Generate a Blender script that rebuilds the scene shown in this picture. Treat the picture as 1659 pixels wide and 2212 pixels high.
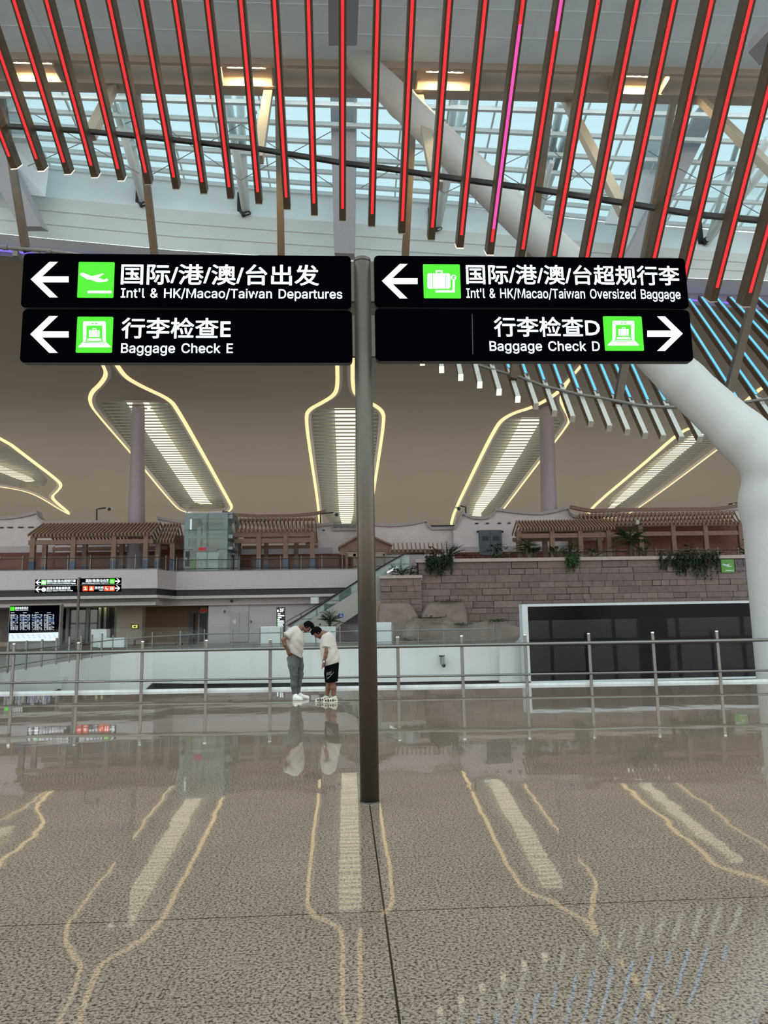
import bpy, math, random
import numpy as np
from math import sin, cos, radians, pi, hypot
random.seed(7)
SC = bpy.context.scene
COL = SC.collection
for o in list(bpy.data.objects):
    bpy.data.objects.remove(o)

# ---------------------------------------------------------------- camera
IW, IH, FPX = 1659, 2212, 1603.0
PITCH, YAW, ROLL, EYE = radians(8.9), radians(3.1), radians(1.04), 1.55
CP = np.array([0, 0, EYE])
FW = np.array([sin(YAW) * cos(PITCH), cos(YAW) * cos(PITCH), sin(PITCH)])
_rt = np.array([cos(YAW), -sin(YAW), 0.0]); _up = np.cross(_rt, FW)
RT = _rt * cos(ROLL) - _up * sin(ROLL)
UP = _up * cos(ROLL) + _rt * sin(ROLL)
cd = bpy.data.cameras.new('camera'); cam = bpy.data.objects.new('camera', cd); COL.objects.link(cam)
cd.sensor_fit = 'VERTICAL'; cd.sensor_height = 36.0; cd.lens = 36.0 * FPX / IH
cd.clip_start = 0.05; cd.clip_end = 600
from mathutils import Matrix, Vector
cam.matrix_world = Matrix(((RT[0], UP[0], -FW[0], 0), (RT[1], UP[1], -FW[1], 0), (RT[2], UP[2], -FW[2], EYE), (0, 0, 0, 1)))
SC.camera = cam

# ---------------------------------------------------------------- light, sky, exposure
SC.view_settings.view_transform = 'Standard'
SC.view_settings.look = 'None'
SC.view_settings.exposure = 0.0
SC.view_settings.gamma = 1.0
SC.view_settings.use_curve_mapping = False
SC.cycles.use_denoising = True
SC.cycles.max_bounces = 8
SC.cycles.transparent_max_bounces = 16
SC.cycles.caustics_reflective = False
SC.cycles.caustics_refractive = False
SKY_UP = (0.66, 0.86, 0.92)
SKY_SIDE = (1.02, 1.0, .955)
SKY_DOWN = (0.38, 0.38, 0.36)
SKY_STRENGTH = 2.4
w = bpy.data.worlds.new('overcast_sky'); SC.world = w; w.use_nodes = True
nt = w.node_tree; nt.nodes.clear()
tc = nt.nodes.new('ShaderNodeTexCoord'); sx = nt.nodes.new('ShaderNodeSeparateXYZ')
rp = nt.nodes.new('ShaderNodeValToRGB'); bg = nt.nodes.new('ShaderNodeBackground'); ow = nt.nodes.new('ShaderNodeOutputWorld')
mr = nt.nodes.new('ShaderNodeMapRange'); mr.inputs[1].default_value = -1; mr.inputs[2].default_value = 1
nt.links.new(tc.outputs['Generated'], sx.inputs[0]); nt.links.new(sx.outputs[2], mr.inputs[0]); nt.links.new(mr.outputs[0], rp.inputs[0])
el = rp.color_ramp.elements
el[0].position = 0.47; el[0].color = (*SKY_DOWN, 1)
el[1].position = 0.72; el[1].color = (*SKY_UP, 1)
e = el.new(0.51); e.color = (*SKY_SIDE, 1)
nt.links.new(rp.outputs[0], bg.inputs[0]); bg.inputs[1].default_value = SKY_STRENGTH
nt.links.new(bg.outputs[0], ow.inputs[0])

# warm fill lamps added unseen behind the gallery roofs to brighten the hall ceiling
for k, (x, y, sx2, sy2, W) in enumerate([(-32, 88, 34, 8, 260), (4, 88, 34, 8, 260), (40, 88, 34, 8, 260), (0, 72, 70, 1.5, 60)]):
    ld = bpy.data.lights.new('ceiling_fill_lamp', 'AREA'); ld.shape = 'RECTANGLE'; ld.size = sx2; ld.size_y = sy2; ld.energy = W; ld.color = (1.0, .89, .72)
    lo_ = bpy.data.objects.new('ceiling_fill_lamp', ld); COL.objects.link(lo_); lo_.location = (x, y, 8.6); lo_.rotation_euler = (pi, 0, 0)

# ---------------------------------------------------------------- pixel <-> place
def ray(x, y): return FW + RT * ((x - IW / 2) / FPX) - UP * ((y - IH / 2) / FPX)
def aty(x, y, Y):
    d = ray(x, y); return CP + d * (Y / d[1])
def atz(x, y, z=0.0):
    d = ray(x, y); return CP + d * ((z - EYE) / d[2])
def atd(x, y, d): return CP + ray(x, y) * d
def atplane(x, y, p, n):
    d = ray(x, y); n = np.array(n, float); return CP + d * (np.dot(np.array(p) - CP, n) / np.dot(d, n))
def V(*a): return np.array(a, float)
def unit(v):
    v = np.array(v, float); return v / np.linalg.norm(v)
def lerp(a, b, t): return a + (b - a) * t
def interp(pts, x):
    xs = [p[0] for p in pts]; ys = [p[1] for p in pts]
    return float(np.interp(x, xs, ys))

# ---------------------------------------------------------------- materials
def lin(c):
    return tuple(((v / 255) / 12.92 if v <= 10.3 else ((v / 255 + 0.055) / 1.055) ** 2.4) for v in c)
MATS = {}
def mat(name, rgb, rough=0.6, metal=0.0, var=0.08, scale=6.0, emit=0.0, spec=0.5, bump=0.0, attr=None):
    if name in MATS: return MATS[name]
    m = bpy.data.materials.new(name); m.use_nodes = True
    nt = m.node_tree; b = nt.nodes['Principled BSDF']
    c = lin(rgb)
    b.inputs['Roughness'].default_value = rough; b.inputs['Metallic'].default_value = metal
    b.inputs['Specular IOR Level'].default_value = spec
    co = nt.nodes.new('ShaderNodeTexCoord')
    nz = nt.nodes.new('ShaderNodeTexNoise'); nz.inputs['Scale'].default_value = scale; nz.inputs['Detail'].default_value = 4
    nt.links.new(co.outputs['Object'], nz.inputs['Vector'])
    r = nt.nodes.new('ShaderNodeValToRGB')
    r.color_ramp.elements[0].position = 0.3; r.color_ramp.elements[1].position = 0.7
    r.color_ramp.elements[0].color = (*[max(0, v * (1 - var)) for v in c], 1)
    r.color_ramp.elements[1].color = (*[min(1, v * (1 + var)) for v in c], 1)
    nt.links.new(nz.outputs[0], r.inputs[0])
    src = r.outputs[0]
    if attr:
        at = nt.nodes.new('ShaderNodeAttribute'); at.attribute_name = attr
        mx = nt.nodes.new('ShaderNodeMix'); mx.data_type = 'RGBA'; mx.blend_type = 'MULTIPLY'; mx.inputs[0].default_value = 1
        nt.links.new(src, mx.inputs[6]); nt.links.new(at.outputs['Color'], mx.inputs[7]); src = mx.outputs[2]
    nt.links.new(src, b.inputs['Base Color'])
    if emit > 0:
        b.inputs['Emission Color'].default_value = (*c, 1); b.inputs['Emission Strength'].default_value = emit
        b.inputs['Base Color'].default_value = (*[v * .3 for v in c], 1)
        for l in list(b.inputs['Base Color'].links): nt.links.remove(l)
    if bump > 0:
        bp = nt.nodes.new('ShaderNodeBump'); bp.inputs['Strength'].default_value = bump; bp.inputs['Distance'].default_value = 0.02
        nt.links.new(nz.outputs[0], bp.inputs['Height']); nt.links.new(bp.outputs[0], b.inputs['Normal'])
    MATS[name] = m
    return m
def glass(name, tint=(0.9, 0.96, 0.95), refl=0.12, body=0.0, bodycol=(0.7, 0.78, 0.78)):
    if name in MATS: return MATS[name]
    m = bpy.data.materials.new(name); m.use_nodes = True
    nt = m.node_tree; nt.nodes.clear()
    out = nt.nodes.new('ShaderNodeOutputMaterial'); tr = nt.nodes.new('ShaderNodeBsdfTransparent'); gl = nt.nodes.new('ShaderNodeBsdfGlossy')
    tr.inputs[0].default_value = (*tint, 1); gl.inputs['Roughness'].default_value = 0.02
    lw = nt.nodes.new('ShaderNodeLayerWeight'); lw.inputs[0].default_value = 0.25
    mp = nt.nodes.new('ShaderNodeMapRange'); mp.inputs[3].default_value = refl * 0.5; mp.inputs[4].default_value = min(1, refl * 5)
    nt.links.new(lw.outputs['Fresnel'], mp.inputs[0])
    mx = nt.nodes.new('ShaderNodeMixShader'); nt.links.new(mp.outputs[0], mx.inputs[0]); nt.links.new(tr.outputs[0], mx.inputs[1]); nt.links.new(gl.outputs[0], mx.inputs[2])
    last = mx.outputs[0]
    if body > 0:
        df = nt.nodes.new('ShaderNodeBsdfDiffuse'); df.inputs[0].default_value = (*bodycol, 1)
        m2 = nt.nodes.new('ShaderNodeMixShader'); m2.inputs[0].default_value = body
        nt.links.new(last, m2.inputs[1]); nt.links.new(df.outputs[0], m2.inputs[2]); last = m2.outputs[0]
    nt.links.new(last, out.inputs[0])
    MATS[name] = m
    return m

M_WHITE = mat('painted_white', (196, 200, 202), 0.55, var=.04)
M_SLAB = mat('pale_panel', (226, 236, 240), 0.6, var=.05, scale=.6)
M_CEIL = mat('ceiling_paint', (134, 122, 106), 0.7, var=.03, scale=.2)
M_SOFFIT = mat('soffit_beige', (176, 160, 146), 0.6, var=.04, scale=1)
M_BRONZE = mat('bronze_aluminium', (88, 70, 52), 0.45, .3, var=.12, scale=3)
M_DARKBAR = mat('dark_steel', (62, 56, 50), 0.4, .6)
M_RIB = mat('rib_grey', (168, 166, 172), 0.6, var=.04)
M_STEEL = mat('white_steel_tube', (232, 238, 238), 0.4, var=.04)
M_SS = mat('brushed_stainless', (122, 119, 113), 0.34, .9, var=.06, scale=30)
M_POLE = mat('satin_bronze_pole', (94, 84, 74), 0.42, .8, var=.05, scale=20)
M_BLACK = mat('sign_black', (3, 4, 7), 0.7, var=.05, spec=0)
M_EDGE = mat('sign_edge_grey', (86, 84, 82), 0.5, .4)
M_LIT = mat('lit_white', (236, 246, 252), emit=1.15)
M_GREEN = mat('lit_green', (66, 214, 10), emit=1.0)
M_ORANGE = mat('lit_orange_red', (250, 84, 34), emit=1.0)
M_RED = mat('led_red', (250, 44, 52), emit=1.25)
M_PINK = mat('led_pink', (252, 76, 170), emit=1.25)
M_BLUE = mat('led_blue', (92, 186, 246), emit=1.2)
M_VIOLET = mat('led_violet', (120, 92, 250), emit=1.6)
M_WARM = mat('cove_warm', (255, 226, 164), emit=1.1)
M_LAMP = mat('lamp_warm', (255, 228, 170), emit=180)
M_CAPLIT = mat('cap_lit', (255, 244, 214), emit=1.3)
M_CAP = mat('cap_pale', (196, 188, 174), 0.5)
M_WOOD = mat('brown_timber', (124, 94, 76), 0.6, var=.14, scale=3)
M_WOODL = mat('pale_timber', (160, 132, 112), 0.6, var=.12, scale=4)
M_REDW = mat('dark_red_panel', (104, 46, 32), 0.6, var=.12, scale=2)
M_LILAC = mat('lilac_column', (172, 158, 164), 0.5, var=.04)
M_HOUSE = mat('white_plaster', (214, 202, 202), 0.7, var=.05, scale=1.5)
M_BAND = mat('pale_lilac_band', (180, 170, 170), 0.6, var=.04)
M_FASCIA = mat('fascia_white', (184, 174, 174), 0.45, var=.04)
M_BLK = mat('matt_black', (16, 15, 17), 0.5)
M_DARKG = mat('dark_grey', (58, 58, 58), 0.5)
M_GREY = mat('mid_grey', (128, 126, 124), 0.55)
M_BEIGE = mat('warm_beige_wall', (150, 134, 120), 0.65, var=.05, scale=1)
M_LEAF = mat('leaf_green', (58, 84, 46), 0.55, var=.35, scale=9)
M_LEAFD = mat('leaf_dark', (38, 54, 36), 0.55, var=.35, scale=9)
M_SOIL = mat('planter_soil', (46, 36, 32), 0.9, var=.3)
M_GLASS = glass('clear_glass', (0.955, 0.972, 0.968), 0.013, .0)
M_GLASSD = glass('lift_glass', (0.80, 0.87, 0.85), 0.05, .05, (0.45, 0.52, 0.52))
M_SKYGL = glass('skylight_glass', (0.62, 0.66, 0.665), 0.03, .0)

# ---------------------------------------------------------------- mesh building
ORI = {}
class MB:
    def __init__(s): s.v = []; s.f = []; s.m = []; s.c = None
    def add(s, vs, fs, m=0):
        n = len(s.v); s.v += [tuple(map(float, p)) for p in vs]
        s.f += [tuple(i + n for i in f) for f in fs]; s.m += [m] * len(fs); return s
    def hexa(s, p, m=0):   # 4 front + 4 back points, same order
        return s.add(p, [(0, 1, 2, 3), (7, 6, 5, 4), (0, 4, 5, 1), (1, 5, 6, 2), (2, 6, 7, 3), (3, 7, 4, 0)], m)
    def box(s, x0, x1, y0, y1, z0, z1, m=0):
        return s.hexa([(x0, y0, z0), (x1, y0, z0), (x1, y0, z1), (x0, y0, z1), (x0, y1, z0), (x1, y1, z0), (x1, y1, z1), (x0, y1, z1)], m)
    def beam(s, a, b, wd, ht, up=(0, 0, 1), m=0, off=0.0):
        a = np.array(a, float); b = np.array(b, float); d = unit(b - a)
        sd = np.cross(d, up)
        if np.linalg.norm(sd) < 1e-4: sd = np.cross(d, (0, 1, 0))
        sd = unit(sd); u = np.cross(sd, d)
        a = a + u * off; b = b + u * off
        q = []
        for p in (a, b):
            for i, j in ((-1, -1), (1, -1), (1, 1), (-1, 1)): q.append(p + sd * (i * wd / 2) + u * (j * ht / 2))
        return s.hexa(q, m)
    def tube(s, pts, r, n=8, m=0, cap=True):
        pts = [np.array(p, float) for p in pts]; k = len(pts)
        rs = r if isinstance(r, (list, tuple)) else [r] * k
        vs = []; ref = None
        for i in range(k):
            d = unit(pts[min(i + 1, k - 1)] - pts[max(i - 1, 0)])
            if ref is None:
                ref = np.cross(d, (0, 0, 1))
                if np.linalg.norm(ref) < .05: ref = np.cross(d, (0, 1, 0))
            ref = unit(ref - d * np.dot(ref, d)); u = np.cross(d, ref)
            for j in range(n):
                t = 2 * pi * j / n; vs.append(pts[i] + (ref * cos(t) + u * sin(t)) * rs[i])
        fs = []
        for i in range(k - 1):
            for j in range(n):
                a = i * n + j; b = i * n + (j + 1) % n; fs.append((a, b, b + n, a + n))
        if cap: fs.append(tuple(range(n - 1, -1, -1))); fs.append(tuple((k - 1) * n + j for j in range(n)))
        return s.add(vs, fs, m)
    def prism(s, front, back, m=0, mside=None):
        n = len(front); ms = m if mside is None else mside
        s.add(list(front) + list(back), [tuple(range(n))], m); base = len(s.v) - 2 * n
        s.f.append(tuple(base + n + i for i in range(n - 1, -1, -1))); s.m.append(ms)
        for i in range(n):
            j = (i + 1) % n; s.f.append((base + j, base + i, base + n + i, base + n + j)); s.m.append(ms)
        return s
    def strip(s, A, B, m=0):
        n = len(A); return s.add(list(A) + list(B), [(i, i + 1, n + i + 1, n + i) for i in range(n - 1)], m)
    def lathe(s, c, prof, n=20, m=0):
        vs = []; k = len(prof)
        for r, z in prof:
            for j in range(n):
                t = 2 * pi * j / n; vs.append((c[0] + r * cos(t), c[1] + r * sin(t), c[2] + z))
        fs = [(i * n + j, i * n + (j + 1) % n, (i + 1) * n + (j + 1) % n, (i + 1) * n + j) for i in range(k - 1) for j in range(n)]
        fs.append(tuple(range(n - 1, -1, -1))); fs.append(tuple((k - 1) * n + j for j in range(n)))
        return s.add(vs, fs, m)
    def ball(s, c, r, n=10, k=6, m=0):
        r = r if isinstance(r, (tuple, list)) else (r, r, r); vs = []; fs = []
        for i in range(1, k):
            a = pi * i / k
            for j in range(n):
                t = 2 * pi * j / n; vs.append((c[0] + r[0] * sin(a) * cos(t), c[1] + r[1] * sin(a) * sin(t), c[2] + r[2] * cos(a)))
        top = len(vs); vs += [(c[0], c[1], c[2] + r[2]), (c[0], c[1], c[2] - r[2])]
        for i in range(k - 2):
            for j in range(n): fs.append((i * n + j, i * n + (j + 1) % n, (i + 1) * n + (j + 1) % n, (i + 1) * n + j)[::-1])
        for j in range(n): fs.append((top, j, (j + 1) % n)); fs.append((top + 1, (k - 2) * n + (j + 1) % n, (k - 2) * n + j))
        return s.add(vs, fs, m)
    def build(s, name, mats, parent=None, smooth=False, loc=None, bevel=0.0, recalc=True):
        import bmesh
        if not isinstance(mats, (list, tuple)): mats = [mats]
        if parent is not None: o3 = ORI[parent.name]
        elif loc is not None: o3 = np.array(loc, float)
        else:
            a = np.array(s.v); o3 = np.array([(a[:, 0].min() + a[:, 0].max()) / 2, (a[:, 1].min() + a[:, 1].max()) / 2, a[:, 2].min()])
        me = bpy.data.meshes.new(name)
        a = np.array(s.v) - o3
        me.from_pydata(a.tolist(), [], s.f)
        for mm in mats: me.materials.append(mm)
        me.polygons.foreach_set('material_index', s.m)
        if recalc:
            bm = bmesh.new(); bm.from_mesh(me); bmesh.ops.recalc_face_normals(bm, faces=bm.faces); bm.to_mesh(me); bm.free()
        if smooth:
            me.polygons.foreach_set('use_smooth', [True] * len(me.polygons))
        if s.c is not None:
            ca = me.color_attributes.new('tone', 'FLOAT_COLOR', 'POINT')
            ca.data.foreach_set('color', np.array(s.c, float).ravel())
        me.update()
        o = bpy.data.objects.new(name, me); COL.objects.link(o)
        if parent is not None: o.parent = parent
        else: o.location = o3
        ORI[o.name] = o3
        if bevel > 0:
            md = o.modifiers.new('soft_edge', 'BEVEL'); md.width = bevel; md.segments = 2; md.limit_method = 'ANGLE'
        return o
def tag(o, label, cat, group=None, kind=None):
    o['label'] = label; o['category'] = cat
    if group: o['group'] = group
    if kind: o['kind'] = kind
    return o
def thing(name, label, cat, loc, group=None):
    o = bpy.data.objects.new(name, None); COL.objects.link(o); o.location = [float(v) for v in loc]; o.empty_display_size = .1
    ORI[o.name] = np.array(loc, float)
    return tag(o, label, cat, group)
def struct(o, label=None, cat=None):
    o['kind'] = 'structure'
    if label: o['label'] = label
    if cat: o['category'] = cat
    return o
ORD = ('zeroth first second third fourth fifth sixth seventh eighth ninth tenth eleventh twelfth thirteenth fourteenth fifteenth sixteenth seventeenth eighteenth '
       'nineteenth twentieth twenty-first twenty-second twenty-third twenty-fourth twenty-fifth twenty-sixth twenty-seventh twenty-eighth').split()
def copy_thing(root, loc, label, group=None):
    r = root.copy(); COL.objects.link(r); r.location = [float(v) for v in loc]; r['label'] = label
    if group: r['group'] = group
    for ch in list(root.children):
        c = ch.copy(); COL.objects.link(c); c.parent = r
        for g in list(ch.children):
            d = g.copy(); COL.objects.link(d); d.parent = c
    return r
def rect_px(x0, y0, x1, y1, Y):
    xm = (x0 + x1) / 2; ym = (y0 + y1) / 2
    return aty(x0, ym, Y)[0], aty(x1, ym, Y)[0], aty(xm, y1, Y)[2], aty(xm, y0, Y)[2]
def box_px(mb, x0, y0, x1, y1, Y, dp, m=0):
    a, b, c, d = rect_px(x0, y0, x1, y1, Y); mb.box(a, b, Y, Y + dp, c, d, m); return mb
def poly_px(mb, pts, Y, dp, m=0, mside=None):
    f = [aty(x, y, Y) for x, y in pts]; return mb.prism(f, [p + V(0, dp, 0) for p in f], m, mside)

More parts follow.
